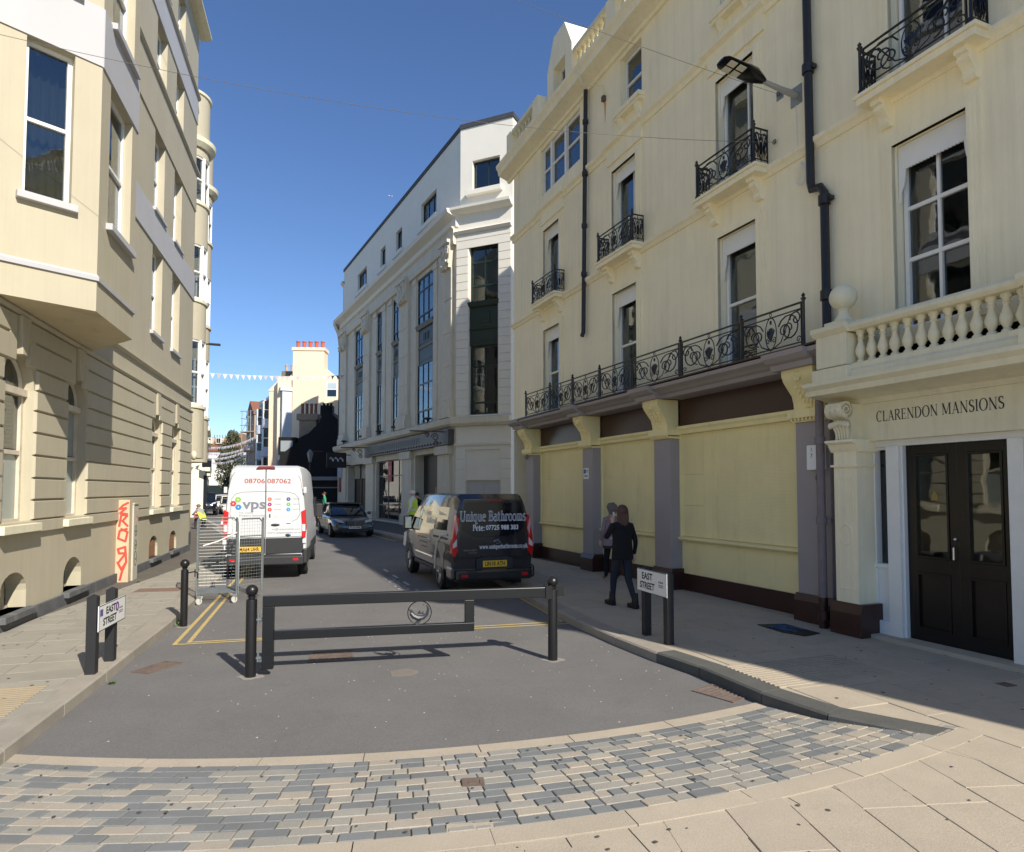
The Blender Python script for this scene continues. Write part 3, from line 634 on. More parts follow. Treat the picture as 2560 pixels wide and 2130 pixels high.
for k in range(120):
    a, r = rg.uniform(A0, A1), rg.uniform(R_S, R_E); p = arc(r, a); disc(gum, p.x, p.y, ramp_z(r) + .0115, rg.uniform(.006, .016))
tag(gum.build('chewing_gum_spots', mat('old chewing gum', srgb(78, 74, 70), .9, .2, 20)), 'dark flattened chewing gum spots scattered over the paving', 'gum', kind='stuff')
for k in range(260):
    y = rg.uniform(5.4, 14); x = rg.uniform(-4.2 - (y - 6) * .25, 2.2 - (y - 6) * .25)
    if (Vector((x, y)) - SC).length < R_A - .05: s = rg.uniform(.004, .011); lit.add([(x, y, .006), (x + s * 2, y + s * .6, .006), (x + s, y + s * 2, .008)], [(0, 1, 2)])
tag(lit.build('litter_specks', mat('pale litter', srgb(214, 208, 196), .8, .1, 20)), 'tiny pale specks of litter on the asphalt', 'litter', kind='stuff')
def weed(u, v, z, h, label, seed):
    c = G(u, v, z); rg = random.Random(seed); root = empty('weed', c, 0, label, 'weed'); mb = MB()
    for k in range(26):
        a = rg.random() * 6.28; l = h * rg.uniform(.4, 1); b = Vector((math.cos(a), math.sin(a), rg.uniform(.5, 1.4))).normalized(); s = Vector((-math.sin(a), math.cos(a), 0)) * .012
        o = Vector((rg.uniform(-.03, .03), rg.uniform(-.03, .03), 0)); t = o + b * l; m_ = o + b * l * .6
        mb.add([o, m_ - s, t, m_ + s], [(0, 1, 2, 3)])
    mb.build('leaves', mat('weed leaf', srgb(92, 120, 58), .7, .2, 30), root); st = MB(); st.tube([(0, 0, -.01), (0, 0, h * .5)], .003, 4); st.build('stem', mat('weed leaf', (0, 0, 0)), root)
weed(449, 1566, 0, .11, 'small green weed at the foot of the left bollard', 1)
weed(1760, 1690, 0, .10, 'thin weed in the gutter beside the dark right kerb', 2)
weed(278, 1710, 0, .05, 'low weed in the gutter below the left street sign', 3)
weed(345, 1456, PZ, .06, 'dry tuft at the foot of the graffitied cabinet', 5)
# ------------------------------------------------------------------ cream corner building on the right (boarded shopfront, balconies, portal)
FR = Facade('corner_mansion_block', (4.2411, 10.2933), (-0.37811, 0.92576),
            'cream stucco mansion block with boarded shopfront, iron balconies and a columned entrance', 'building')
rt = FR.root; XN, XF, ZT = -12.0, 11.05, 12.5
COLS = [(-9.9, -8.9), (-6.45, -5.45), (-2.99, -2.03), (0.43, 1.38), (4.0, 5.0), (7.75, 8.75)]
ops = []
for i, (a, b) in enumerate(COLS):
    ops.append(op(a, b, 4.12, 6.54, .2)); ops.append(op(a, b, 7.32, 9.4, .2))
    if i < 5: ops.append(op(a + .05 if i < 4 else 3.8, b - .1 if i < 4 else 4.66, 10.6, 11.88, .2))
ops.append(op(6.62, 8.98, 10.5, 11.86, .16))
shell(FR, XN, XF, 3.9, ZT, ops, 9, CREAM)
# ground floor behind the shopfront and porch
mb = MB(); wall_sheet(mb, XN, -4.3, 0, 3.9, [], 0); mb.box(-4.3, XF, -9, -.9, 0, 3.9); mb.quad((XF, 0, 0), (XF, 0, 3.9), (XF, -1, 3.9), (XF, -1, 0)); mb.quad((XN, 0, 0), (XN, 0, 3.9), (XN, -9, 3.9), (XN, -9, 0))
mb.build('ground_floor_wall', CREAM, rt)
def scallop_board(x0, x1, z1, drop, side, y):
    pts = [(x0, z1), (x1, z1), (x1, z1 - side), (x1 - .03, z1 - side + .02), (x1 - .035, z1 - side * .8), (x1 - .075, z1 - side * .68), (x1 - .09, z1 - side * .55), (x1 - .10, z1 - drop)]
    n = max(8, int((x1 - x0 - .2) / .045))
    for k in range(n):
        a = x1 - .10 - (x1 - x0 - .2) * k / n; b = x1 - .10 - (x1 - x0 - .2) * (k + 1) / n
        pts += [(a - (a - b) * .25, z1 - drop - .018), (a - (a - b) * .75, z1 - drop - .018), (b, z1 - drop)]
    pts += [(x0 + .09, z1 - side * .55), (x0 + .075, z1 - side * .68), (x0 + .035, z1 - side * .8), (x0 + .03, z1 - side + .02), (x0, z1 - side)]
    return MB().prism(pts, 'y', y - .02, y)
def architrave(x0, x1, z0, z1, w=.15, name='architrave'):
    mb = MB()
    for k, (e, y) in enumerate(((w, .035), (w * .62, .05), (w * .3, .062))):
        mb.box(x0 - e, x0 - e * .0, -.01, y, z0, z1); mb.box(x1, x1 + e, -.01, y, z0, z1); mb.box(x0 - e, x1 + e, -.01, y + .0005, z1, z1 + e)
    return mb.build(name, CREAM, rt)
CUR = [[(.1, .9)], [(.62, .95)], [(.05, .3), (.7, .95)], [(.6, .95)], [(.1, .9)], [(.02, .98)]]
for i, (a, b) in enumerate(COLS):
    w = window(FR, a + .02, b - .02, 4.12, 6.52, -.13, cols=(.5,) if i < 3 else (), rows=(.38, .66) if i < 3 else (.5,), t=.055, curtain=CUR[i])
    scallop_board(a + .01, b - .01, 6.53, .3, .75, -.06).build('scalloped_pelmet', WHITE, w)
    architrave(a, b, 4.05, 6.54)
    w = window(FR, a + .02, b - .02, 7.32, 9.38, -.13, cols=(.34,), rows=(), t=.05, curtain=[(.1, .3)] if i != 5 else None)
    scallop_board(a + .01, b - .01, 9.39, .26, .62, -.06).build('scalloped_pelmet', WHITE, w)
    architrave(a, b, 7.3, 9.4)
    mb = MB(); moulding(mb, a - .3, b + .3, [(-.01, 9.9), (.05, 9.9), (.07, 9.97), (.15, 10.02), (.16, 10.1), (.12, 10.13), (-.01, 10.17)]); mb.box(a - .22, b + .22, -.01, .05, 9.62, 9.9); mb.build('window_hood', CREAM, rt)
    if i < 5:
        c, d = (a + .05, b - .1) if i < 4 else (3.8, 4.66)
        w = window(FR, c + .02, d - .02, 10.62, 11.86, -.13, t=.05)
        mb = MB(); mb.box(c - .12, d + .12, -.05, .17, 10.5, 10.6); mb.box(c - .1, d + .1, -.05, .13, 10.44, 10.5); mb.build('sill', CREAM, w)
        for x in (c + .02, d - .14): MB().prism([(-.01, 10.44), (.12, 10.44), (.11, 10.36), (.05, 10.28), (.06, 10.22), (-.01, 10.2)], 'x', x, x + .12).build('sill_bracket', CREAM, w)
w = window(FR, 6.66, 8.95, 10.52, 11.84, -.06, cols=(.36, .74), rows=(.5,), t=.06, panes=False, name='triple_window')
for x in (7.48, 8.35): BOX(x - .05, x + .05, -.1, -.02, 10.52, 11.84).build('mullion', WHITE, w)
for a, b in ((6.68, 7.43), (7.53, 8.3), (8.4, 8.93)):
    for c, d in ((10.56, 11.15), (11.2, 11.8)): BOX(a, b, -.105, -.1, c, d).build('pane', GLASS, w)
# string courses (broken forward at the hoods), cornice, parapet balustrade
XS = [XN, XF]
mb = MB(); moulding(mb, XN, XF + .05, [(-.01, 7.12), (.03, 7.12), (.06, 7.18), (.1, 7.22), (.1, 7.28), (-.01, 7.33)]); mb.build('string_course', CREAM, rt)
mb = MB(); moulding(mb, XN, XF + .06, [(-.01, 9.88), (.035, 9.88), (.05, 9.96), (.11, 10.01), (.115, 10.08), (-.01, 10.14)]); mb.build('string_course', CREAM, rt)
mb = MB(); moulding(mb, XN, XF + .4, [(-.02, 11.98), (.06, 11.98), (.08, 12.05), (.2, 12.1), (.38, 12.16), (.4, 12.3), (.46, 12.38), (.47, 12.46), (-.02, 12.5)]); mb.build('cornice', CREAM, rt)
mb = MB(); mb.box(XN, XF + .3, .02, .26, 12.5, 12.66); mb.build('parapet_base', CREAM, rt)
DORM = [(6.95, 8.45), (0.2, 1.7), (-4.9, -3.4)]
pedx = [10.75, 8.75, 6.65, 4.6, 2.0, -.1, -3.1, -5.2, -7.6, -9.7, -11.8]
bal_proto = None
def baluster_mesh():
    return MB().lathe([(.0, .0), (.055, .0), (.055, .05), (.03, .07), (.062, .17), (.05, .27), (.028, .34), (.03, .38), (.05, .41), (.05, .46), (0, .46)], 8).mesh('baluster', CREAM_S, True)
bal_me = baluster_mesh()
for x in pedx: BOX(x - .18, x + .18, 0, .3, 12.66, 13.24).build('parapet_pedestal', CREAM, rt)
for a, b in zip(pedx, pedx[1:]):
    if any(min(a, b) - .05 < (c + d) / 2 < max(a, b) + .05 for c, d in DORM): continue
    BOX(b + .18, a - .18, .02, .28, 13.12, 13.24).build('parapet_rail', CREAM_S, rt)
    n = int((a - b - .36) / .21)
    for k in range(n):
        o = bpy.data.objects.new('baluster', bal_me); o.location = (b + .18 + (a - b - .36) * (k + .5) / n, .14, 12.66); link(o, rt)
for c, d in DORM:
    m_ = (c + d) / 2; pts = [(c, 12.5), (d, 12.5), (d, 13.8), (d - .42, 14.62), (c + .42, 14.62), (c, 13.8)]
    mb = MB(); wx0, wx1, wz0, wz1 = m_ - .36, m_ + .36, 12.75, 13.72
    out = [(c, 12.5), (wx0, 12.5), (wx0, wz1), (wx1, wz1), (wx1, 12.5), (d, 12.5), (d, 13.8), (d - .42, 14.62), (c + .42, 14.62), (c, 13.8)]
    mb.prism(out, 'y', -.3, 0.05); mb.box(wx0, wx1, -.3, .05, 12.5, wz0); mb.prism(pts, 'y', -1.8, -.301)
    dm = mb.build('dormer', CREAM, rt)
    w = MB(); frame_bars(w, wx0, wx1, wz0, wz1, -.18, .05, .06, (), (.5,)); w.build('window', WHITE, dm); BOX(wx0, wx1, -.23, -.225, wz0, wz1).build('pane', GLASS, dm)
mb = MB(); mb.prism([(-.6, 12.5), (-2.4, 15.0), (-6.5, 15.0), (-8.6, 12.5)], 'x', XN + .05, XF - .05); mb.build('mansard_roof', mat('slate roof', srgb(88, 90, 98), .7, .15, 8, .2, 30), rt)
BOX(5.2, 10.4, -8.9, -4.2, 12.4, 19.0).build('unseen_shade_block', CREAM, rt)  # unseen block added behind the parapet to throw shade on the store's end face
# rainwater pipes
mb = MB(); mb.tube([(6.12, .1, 12.0), (6.3, .1, 5.95), (6.3, .14, 5.85)], .055, 8); [mb.lathe([(.055, -.05), (.075, -.05), (.075, .05), (.055, .05)], 8, (6.12 + (12 - z) * .03, .1, z)) for z in (11.2, 9.9, 8.6, 7.4)]; mb.build('rainwater_pipe', PIPE, rt, smooth=True)
mb = MB(); mb.tube([(-.74, .1, 12.1), (-.76, .1, 6.62), (-.78, .1, 6.5), (-.93, .1, 6.47), (-1.0, .1, 6.36), (-1.0, .1, 4.2), (-1.0, .28, 3.9)], .062, 9)
for z in (11.5, 10.0, 8.35): mb.lathe([(.06, -.07), (.085, -.07), (.085, .07), (.06, .07)], 9, (-.75, .1, z)); mb.box(-.86, -.72, .04, .12, z - .03, z + .03)
for z in (6.25, 4.85): mb.lathe([(.06, -.07), (.085, -.07), (.085, .07), (.06, .07)], 9, (-1.0, .1, z)); mb.box(-1.12, -1.0, .04, .12, z - .03, z + .03)
mb.build('rainwater_pipe', PIPE, rt, smooth=True)
LPIPE = mat('grey painted pipe', srgb(120, 110, 112), .6, .15, 5, .1, 40, stain=.4, stc=srgb(130, 92, 70), stretch=(2, 2, .8))
mb = MB(); mb.tube([(-1.0, .28, 3.9), (-1.0, .28, .55)], .058, 9); [mb.lathe([(.058, -.05), (.075, -.05), (.075, .05), (.058, .05)], 9, (-1.0, .28, z)) for z in (2.75, 1.62)]; mb.box(-1.14, -1.0, .2, .26, 1.59, 1.65); mb.build('rainwater_pipe', LPIPE, rt, smooth=True)
mb = MB(); mb.tube([(-1.0, .28, .55), (-1.0, .28, .1)], .062, 9); mb.lathe([(.06, -.06), (.082, -.06), (.082, .06), (.06, .06)], 9, (-1.0, .28, .3)); mb.build('rainwater_pipe', BROWN, rt, smooth=True)
# ---------- scrollwork railings
def spiral(cx, cz, r, turns, a0, sgn=1, n=22, y=0.0):
    return [(cx + r * (1 - .86 * k / n) * math.cos(a0 + sgn * turns * 2 * math.pi * k / n), y, cz + r * (1 - .86 * k / n) * math.sin(a0 + sgn * turns * 2 * math.pi * k / n)) for k in range(n + 1)]
def rail_panel(w, h):
    """panel centred on x, from z=0 to h"""
    mb = MB(); t = .011; x = w / 2
    for z, r in ((h - .012, .017), (h - .1, .011), (.1, .011), (.03, .013)): mb.tube([(-x, 0, z), (x, 0, z)], r, 5)
    for s in (-1, 1): mb.box(s * (x - .04) - .009, s * (x - .04) + .009, -.012, .012, .02, h - .02)
    zc = (h) / 2; H = h - .2
    mb.tube([(.115 * math.cos(2 * math.pi * k / 24), 0, zc + H * .5 * math.sin(2 * math.pi * k / 24)) for k in range(24)], t * .9, 4, closed=True)
    for z in (h - .055, .065): mb.tube([(.022 * math.cos(k * .785), 0, z + .028 * math.sin(k * .785)) for k in range(8)], .007, 4, closed=True)
    for k in range(7): a = math.pi * (.1 + .8 * k / 6); mb.tube([(0, 0, zc - .12), (.05 * math.cos(a), .012, zc - .02), (.085 * math.cos(a), 0, zc + .02 + .07 * math.sin(a))], [.011, .018, .008], 4)
    mb.sphere((0, .0, zc + .05), .03, 6, 4, (1, .6, 1.4)); mb.sphere((0, 0, h - .17), .028, 6, 4, (.8, .6, 1.3))
    X = x - .05
    for s in (-1, 1):
        q = lambda pts: [(s * p[0], p[1], p[2]) for p in pts]; rw = (X - .115) / 2; c0 = .115 + rw
        mb.tube(q(spiral(c0 + rw * .05, .1 + rw * 1.0, rw * .92, 1.6, math.pi * .9, -1)), t, 5)
        mb.tube(q(spiral(.115 + rw * .62, h - .1 - rw * 1.05, rw * .55, 1.3, -math.pi * .5, 1)), t, 5); mb.tube(q(spiral(X - rw * .42, h - .1 - rw * .5, rw * .48, 1.3, math.pi, -1)), t, 5)
        mb.tube(q([(.06, 0, .11), (.2, 0, .17), (.115 + rw * .75, 0, zc), (.115 + rw * 1.2, 0, h - .14), (X, 0, h - .11)]), t * .9, 4)
        mb.tube(q(spiral(.06, zc - H * .22, .045, 1.2, math.pi * .5, -1, 12)), t * .8, 4); mb.tube(q(spiral(X - .05, .1 + .05, .05, 1.1, 0, 1, 12)), t * .8, 4)
    return mb
def rail_post(h):
    return MB().lathe([(0, 0), (.034, 0), (.034, .06), (.02, .09), (.02, h - .02), (.034, h), (.038, h + .02), (.016, h + .035), (.03, h + .06), (.012, h + .085), (0, h + .1)], 7)
panel_me = {}
def put_panel(x0, x1, y, z, h, rz=0.0, parent=rt, cx=None, cy=None):
    k = h
    if k not in panel_me: panel_me[k] = rail_panel(1.3, h).mesh('railing_panel', IRON, False)
    o = bpy.data.objects.new('railing_panel', panel_me[k]); o.location = ((x0 + x1) / 2, y, z) if cx is None else (cx, cy, z); o.rotation_euler = (0, 0, rz); o.scale = (abs(x1 - x0) / 1.3, 1, 1); return link(o, parent)
post_me = {}
def put_post(x, y, z, h, parent=rt):
    if h not in post_me: post_me[h] = rail_post(h).mesh('railing_post', IRON, True)
    o = bpy.data.objects.new('railing_post', post_me[h]); o.location = (x, y, z); return link(o, parent)
RX = [8.97, 7.39, 6.12, 4.82, 3.52, 1.88, 0.30, -0.96]
for a, b in zip(RX, RX[1:]): put_panel(b, a, .5, 4.06, .68)
for x in RX: put_post(x, .5, 4.04, .72)
BD = .32
console_me = MB().prism([(-.01, 0), (.24, 0), (.26, -.03), (.24, -.07), (.19, -.08), (.2, -.14), (.13, -.2), (.09, -.25), (.1, -.31), (.06, -.35), (-.01, -.35)], 'x', -.07, .07).mesh('console', CREAM)
for a, b in COLS:
    c = (a + b) / 2; x0, x1 = c - .77, c + .77
    mb = MB(); mb.box(x0, x1, -.02, BD, 7.17, 7.26); mb.box(x0 - .03, x1 + .03, -.02, BD + .03, 7.26, 7.31); mb.build('balcony_slab', CREAM, rt, bevel=.006)
    for x in (x0 + .22, x1 - .22): o = bpy.data.objects.new('console', console_me); o.location = (x, 0, 7.17); link(o, rt)
    put_panel(x0 + .06, x1 - .06, BD - .03, 7.3, .62)
    for x in (x0 + .05, x1 - .05): put_post(x, BD - .03, 7.3, .64); put_panel(0, BD - .03, 0, 7.3, .62, R(90), cx=x, cy=(BD - .03) / 2)
# ---------- shopfront
mb = MB(); moulding(mb, -1.28, 9.9, [(-.8, 3.82), (.33, 3.82), (.36, 3.88), (.42, 3.9), (.48, 3.94), (.6, 3.98), (.62, 4.04), (-.8, 4.06)]); mb.build('shopfront_cornice', GREYP, rt)
mb = MB(); moulding(mb, -1.3, 9.92, [(-.8, 4.06), (.64, 4.06), (.64, 4.085), (-.8, 4.1)]); mb.build('cornice_capping', BROWN, rt)
PIL = [(-1.02, -.4), (2.76, 3.3), (5.83, 6.33), (9.3, 9.85)]
for a, b in PIL:
    c = (a + b) / 2
    mb = MB(); mb.box(a, b, -.2, .12, .52, 3.06); mb.build('shopfront_pilaster', GREYP, rt, bevel=.01)
    mb = MB(); mb.box(a - .05, b + .05, -.2, .17, 0, .42); moulding(mb, a - .05, b + .05, [(-.2, .42), (.17, .42), (.12, .52), (-.2, .52)]); mb.build('pilaster_plinth', BROWN, rt)
    mb = MB(); mb.box(a - .03, b + .03, -.1, .15, 3.06, 3.1); mb.box(a - .06, b + .06, -.1, .22, 3.12, 3.24)
    for k in range(10): x = a - .04 + (b - a + .08) * (k + .5) / 10; mb.sphere((x, .185, 3.1), .026, 5, 4)
    mb.build('corbel_capital', BOARD, rt)
    prof = [(-.1, 3.24), (.16, 3.24), (.17, 3.34), (.2, 3.45), (.29, 3.56), (.37, 3.66), (.4, 3.74), (.4, 3.82), (-.1, 3.82)]
    mb = MB(); mb.prism(prof, 'x', a + .02, b - .02)
    def crv(z): return .16 + .24 * max(0, min(1, (z - 3.24) / .5)) ** 1.6
    for s in (-1, 0, 1):                        # acanthus leaf and flower in relief
        for k in range(5):
            z = 3.3 + k * .07; mb.sphere((c + s * (.05 + .018 * k), crv(z) + .005, z), .045, 6, 4, (.55, .5, 1.1))
    for k in range(6): a2 = k * 1.05; mb.sphere((c + .05 * math.cos(a2), crv(3.72) + .01, 3.71 + .05 * math.sin(a2)), .035, 5, 4, (1, .6, 1))
    mb.build('corbel', BOARD, rt, smooth=True)
    mb = MB(); moulding(mb, a - .08, b + .08, [(-.1, 3.82), (.5, 3.82), (.52, 3.9), (.6, 3.92), (.68, 3.98), (.7, 4.05), (-.1, 4.056)]); mb.build('cornice_break', GREYP, rt)
bays = [(-.4, 2.76), (3.3, 5.83), (6.33, 9.3)]
FLUTE = mat('fluted board', srgb(242, 228, 172), 0.7, 0.05, 1.5, streak=.05, stain=0.34, stc=srgb(160, 128, 66), stretch=(1, 1, .2))
nt = FLUTE.node_tree; wv = nt.nodes.new('ShaderNodeTexWave'); wv.wave_type = 'BANDS'; wv.bands_direction = 'Z'; wv.inputs['Scale'].default_value = 14; ge = nt.nodes.new('ShaderNodeNewGeometry'); nt.links.new(ge.outputs['Position'], wv.inputs[0])
bp = nt.nodes.new('ShaderNodeBump'); bp.inputs['Strength'].default_value = .22; bp.inputs['Distance'].default_value = .012; nt.links.new(wv.outputs['Fac'], bp.inputs['Height']); nt.links.new(bp.outputs[0], nt.nodes['Principled BSDF'].inputs['Normal'])
for i, (a, b) in enumerate(bays):
    BOX(a, b, -.3, -.12, 3.3, 3.82).build('name_board', BROWN, rt)
    mb = MB(); moulding(mb, a, b, [(-.2, 3.14), (-.06, 3.14), (-.05, 3.2), (-.02, 3.24), (-.02, 3.29), (-.2, 3.31)]); mb.build('architrave_rail', BOARD, rt)
    mb = MB(); moulding(mb, a, b, [(-.2, 1.06), (-.1, 1.06), (-.05, 1.1), (-.05, 1.13), (-.2, 1.16)]); mb.build('dado_rail', BOARD, rt)
    BOX(a, b, -.3, -.15, .44, 1.06).build('stall_riser', BOARD, rt)
    BOX(a, b, -.3, -.11, 0.0, .44).build('plinth', BROWN, rt)
    split = [a + .03, a + .03 + (b - a) * .7, a + (b - a) * .785, b - .03] if i == 0 else [a + .03, a + (b - a) * .72, b - .03]
    for k in range(len(split) - 1):
        p, q = split[k] + .003, split[k + 1] - .003
        if (q - p) > 1.2: BOX(p, q, -.3, -.146, 1.16, 3.138).build('shutter_board', FLUTE, rt)
        elif i == 0 and k == 1: BOX(p, q, -.3, -.148, 1.16, 3.138).build('shutter_board', BOARD, rt)
        else:
            zs = [1.16, 1.75, 2.35, 3.138]
            for c, d in zip(zs, zs[1:]): BOX(p, q, -.3, -.15 + (.004 if d > 3 else 0), c + .002, d - .002).build('shutter_board', FLUTE if d > 3 else BOARD, rt)
    for x in (a, b - .03): BOX(x, x + .03, -.3, -.1, 1.13, 3.15).build('frame_post', BOARD, rt)
# ---------- portal of the corner building
PX0, PX1 = -4.95, -1.22                       # near and far end of the porch
PY = .32
mb = MB(); mb.box(PX0, PX1, -.5, .12, 2.7, 3.25); mb.build('porch_fascia', CREAM_S, rt)
serif('CLARENDON MANSIONS', .135, TEXTB, basis((-2.56, .1225, 3.0), (-1, 0, 0), (0, 0, 1)), rt, width=1.58, name='fascia_lettering')
mb = MB(); moulding(mb, PX0 - .1, PX1 + .12, [(-.3, 3.2), (.16, 3.2), (.2, 3.26), (.36, 3.3), (.62, 3.33), (.64, 3.4), (.7, 3.45), (.7, 3.5), (-.3, 3.5)]); mb.build('porch_cornice', CREAM_S, rt)
mb = MB(); moulding(mb, PX0, PX1 + .02, [(-.05, 3.5), (.62, 3.5), (.62, 3.58), (.58, 3.62), (.58, 3.68), (-.05, 3.68)]); mb.build('balustrade_plinth', CREAM_S, rt)
mb = MB(); moulding(mb, PX0, PX1 - .05, [(.32, 4.1), (.6, 4.1), (.64, 4.14), (.64, 4.18), (.6, 4.22), (.32, 4.24)]); mb.build('balustrade_rail', CREAM_S, rt, bevel=.006)
prof = [(0, 0), (.052, 0), (.052, .035), (.03, .06), (.058, .12), (.068, .165), (.055, .21), (.034, .27), (.03, .31), (.044, .325), (.034, .34), (.038, .37), (.054, .39), (.054, .42), (0, .42)]
bme = MB().lathe(prof, 12).mesh('baluster', CREAM_S, True)
k = 0
for x in (-1.89, -2.05, -2.21, -2.37, -2.54, -2.71, -2.86, -3.03, -3.18, -3.34, -3.49, -3.64, -3.8):
    o = bpy.data.objects.new('baluster', bme); o.location = (x + .03, .48, 3.68); link(o, rt)
    b = BOX(x + .03 - .055, x + .03 + .055, .42, .54, 3.66, 3.695).build('baluster_foot', CREAM_S, rt)
for x in (-1.53, -4.1):
    mb = MB(); mb.box(x - .24, x + .24, .15, .64, 3.68, 4.1); mb.box(x - .28, x + .28, .1, .68, 3.5, 3.66); moulding(mb, x - .28, x + .28, [(.11, 4.1), (.64, 4.1), (.7, 4.16), (.7, 4.22), (.11, 4.22)]); mb.box(x - .17, x + .17, .22, .56, 4.22, 4.3)
    mb.build('pedestal', CREAM_S, rt, bevel=.006)
    mb = MB(); mb.lathe([(.12, 0), (.12, .03), (.07, .1), (.065, .15), (.08, .17), (.06, .19)], 14, (x, .39, 4.3)); mb.sphere((x, .39, 4.64), .175, 20, 14); mb.build('ball_finial', CREAM_S, rt, smooth=True)
    # scrolled console, pilaster and plinth
    cx = x - .0; a, b = (-1.62, -1.26) if x > -2 else (-4.4, -4.04)
    c = (a + b) / 2; mb = MB()
    mb.prism([(.1, 2.72), (.34, 2.72), (.33, 2.85), (.36, 2.98), (.44, 3.06), (.5, 3.12), (.52, 3.2), (.1, 3.2)], 'x', a + .05, b - .05)
    for x2 in (a + .06, b - .06):
        sp = [(x2, .42 + .1 * (1 - .8 * q / 20) * math.cos(.5 + q * .55), 3.12 + .1 * (1 - .8 * q / 20) * math.sin(.5 + q * .55)) for q in range(21)]; mb.tube(sp, .018, 6)
    for x2 in (a + .1, c, b - .1): mb.lathe([(.0, -.05), (.115, -.05), (.115, .05), (0, .05)], 14); n = 14 * 4; mb.v[-n:] = [(x2 + p[2], .42 + p[0], 3.12 + p[1]) for p in mb.v[-n:]]
    for q in range(-3, 4): mb.sphere((c + q * .045, .42, 2.95 - .01 * abs(q)), .05, 6, 5, (.6, .7, .9))
    for q in range(-2, 3): mb.tube([(c + q * .05, .4, 2.93), (c + q * .045, .36, 2.84), (c + q * .04, .35, 2.73)], [.03, .025, .018], 5)
    mb.build('scroll_console', CREAM_S, rt, smooth=True)
    mb = MB(); moulding(mb, a - .04, b + .04, [(-.06, 2.56), (PY, 2.56), (PY + .03, 2.6), (PY + .06, 2.66), (PY + .12, 2.69), (PY + .12, 2.72), (-.06, 2.72)]); mb.box(a - .03, b + .03, -.06, PY + .03, 2.36, 2.39); mb.build('pilaster_capital', CREAM, rt)
    mb = MB(); mb.box(a, b, -.06, PY, .55, 2.56)
    for q in ((a + .06, b - .06, 2.2, 2.22), (a + .06, b - .06, .72, .74)): mb.box(q[0], q[1], PY, PY + .008, q[2], q[3])
    for xx in (a + .06, b - .072):
        mb.box(xx, xx + .012, PY, PY + .008, 1.62, 2.2); mb.box(xx, xx + .012, PY, PY + .008, .74, 1.28)
    mb.tube([(c + .1 * math.cos(t * .3927), PY + .002, 1.45 + .13 * math.sin(t * .3927)) for t in range(16)], .009, 4, closed=True); mb.build('portal_pilaster', CREAM, rt)
    mb = MB(); mb.box(a - .06, b + .06, -.06, PY + .06, .0, .42); moulding(mb, a - .06, b + .06, [(-.06, .42), (PY + .06, .42), (PY + .01, .55), (-.06, .55)]); mb.build('pilaster_plinth', BROWN, rt, bevel=.006)
# doorway: white frame with side lights, black double door
DY = -.05
mb = MB(); mb.box(-4.04, -1.58, DY - .1, DY + .05, 2.62, 2.72); mb.box(-2.0, -1.82, DY - .1, DY + .08, .15, 2.62); mb.box(-1.63, -1.58, DY - .1, DY + .05, .15, 2.62); mb.box(-1.82, -1.63, DY - .1, DY + .02, .15, 1.04); mb.box(-1.83, -1.6, DY - .1, DY + .07, 1.03, 1.08)
mb.box(-1.82, -1.63, DY - .1, DY + .02, 2.58, 2.62); mb.box(-3.46, -3.3, DY - .1, DY + .08, .15, 2.62); mb.box(-4.04, -3.46, DY - .1, DY + .02, .15, 2.62); mb.box(-2.03, -2.0, DY - .05, DY + .04, .15, 2.62); mb.box(-2.0, -1.6, DY - .1, DY + .085, .15, .34)
df = mb.build('door_frame', WHITE, rt, bevel=.004)
BOX(-1.82, -1.63, DY - .06, DY - .055, 1.08, 2.58).build('side_light', GLASSD, df)
BOX(-4.3, -1.26, -1.2, .2, 0.0, .17).build('door_step', mat('worn pale step', srgb(176, 168, 152), .85, .1, 3, .1, 50), rt)
BOX(-4.1, -1.2, -.95, -.88, 0, 2.7).build('hall_wall', mat('hall wall', srgb(120, 116, 106), .9, .1, 2), rt)
for a, b, hs in ((-2.68, -2.03, 1), (-3.3, -2.68, 0)):
    y = DY - .02; mb = MB(); t = .11
    mb.box(a, a + t, y - .05, y, .14, 2.62); mb.box(b - t, b, y - .05, y, .14, 2.62); mb.box(a + t, b - t, y - .05, y, 2.5, 2.62); mb.box(a + t, b - t, y - .05, y, 1.02, 1.2); mb.box(a + t, b - t, y - .05, y, .14, .32); mb.box(a + t, b - t, y - .05, y - .025, .32, 1.02)
    for z0, z1 in ((.32, 1.02), (1.2, 2.5)):
        e = .025
        for q in ((a + t, b - t, z0, z0 + e), (a + t, b - t, z1 - e, z1), (a + t, a + t + e, z0 + e, z1 - e), (b - t - e, b - t, z0 + e, z1 - e)): mb.box(q[0], q[1], y - .03, y + .012, q[2], q[3])
    dr = mb.build('door', BLACKP, rt, bevel=.004)
    BOX(a + t, b - t, y - .03, y - .024, 1.2, 2.5).build('glazing', GLASS, dr)
    if hs:
        mb = MB(); mb.tube([(a + .035, y, 1.2), (a + .035, y + .05, 1.22), (a + .035, y + .05, 1.36), (a + .035, y, 1.38)], .012, 6); mb.build('pull_handle', CHROME, dr, smooth=True); mb = MB(); mb.sphere((a + .035, y + .01, 1.46), .025, 8, 6); mb.build('lock', CHROME, dr, smooth=True)
mb = MB(); mb.prism([(-2.42, 1.92), (-2.34, 1.92), (-2.34, 1.98), (-2.38, 2.05), (-2.42, 1.98)], 'y', DY - .043, DY - .041); mb.build('warning_sticker', mat('yellow sticker', srgb(150, 128, 70), .6), rt)
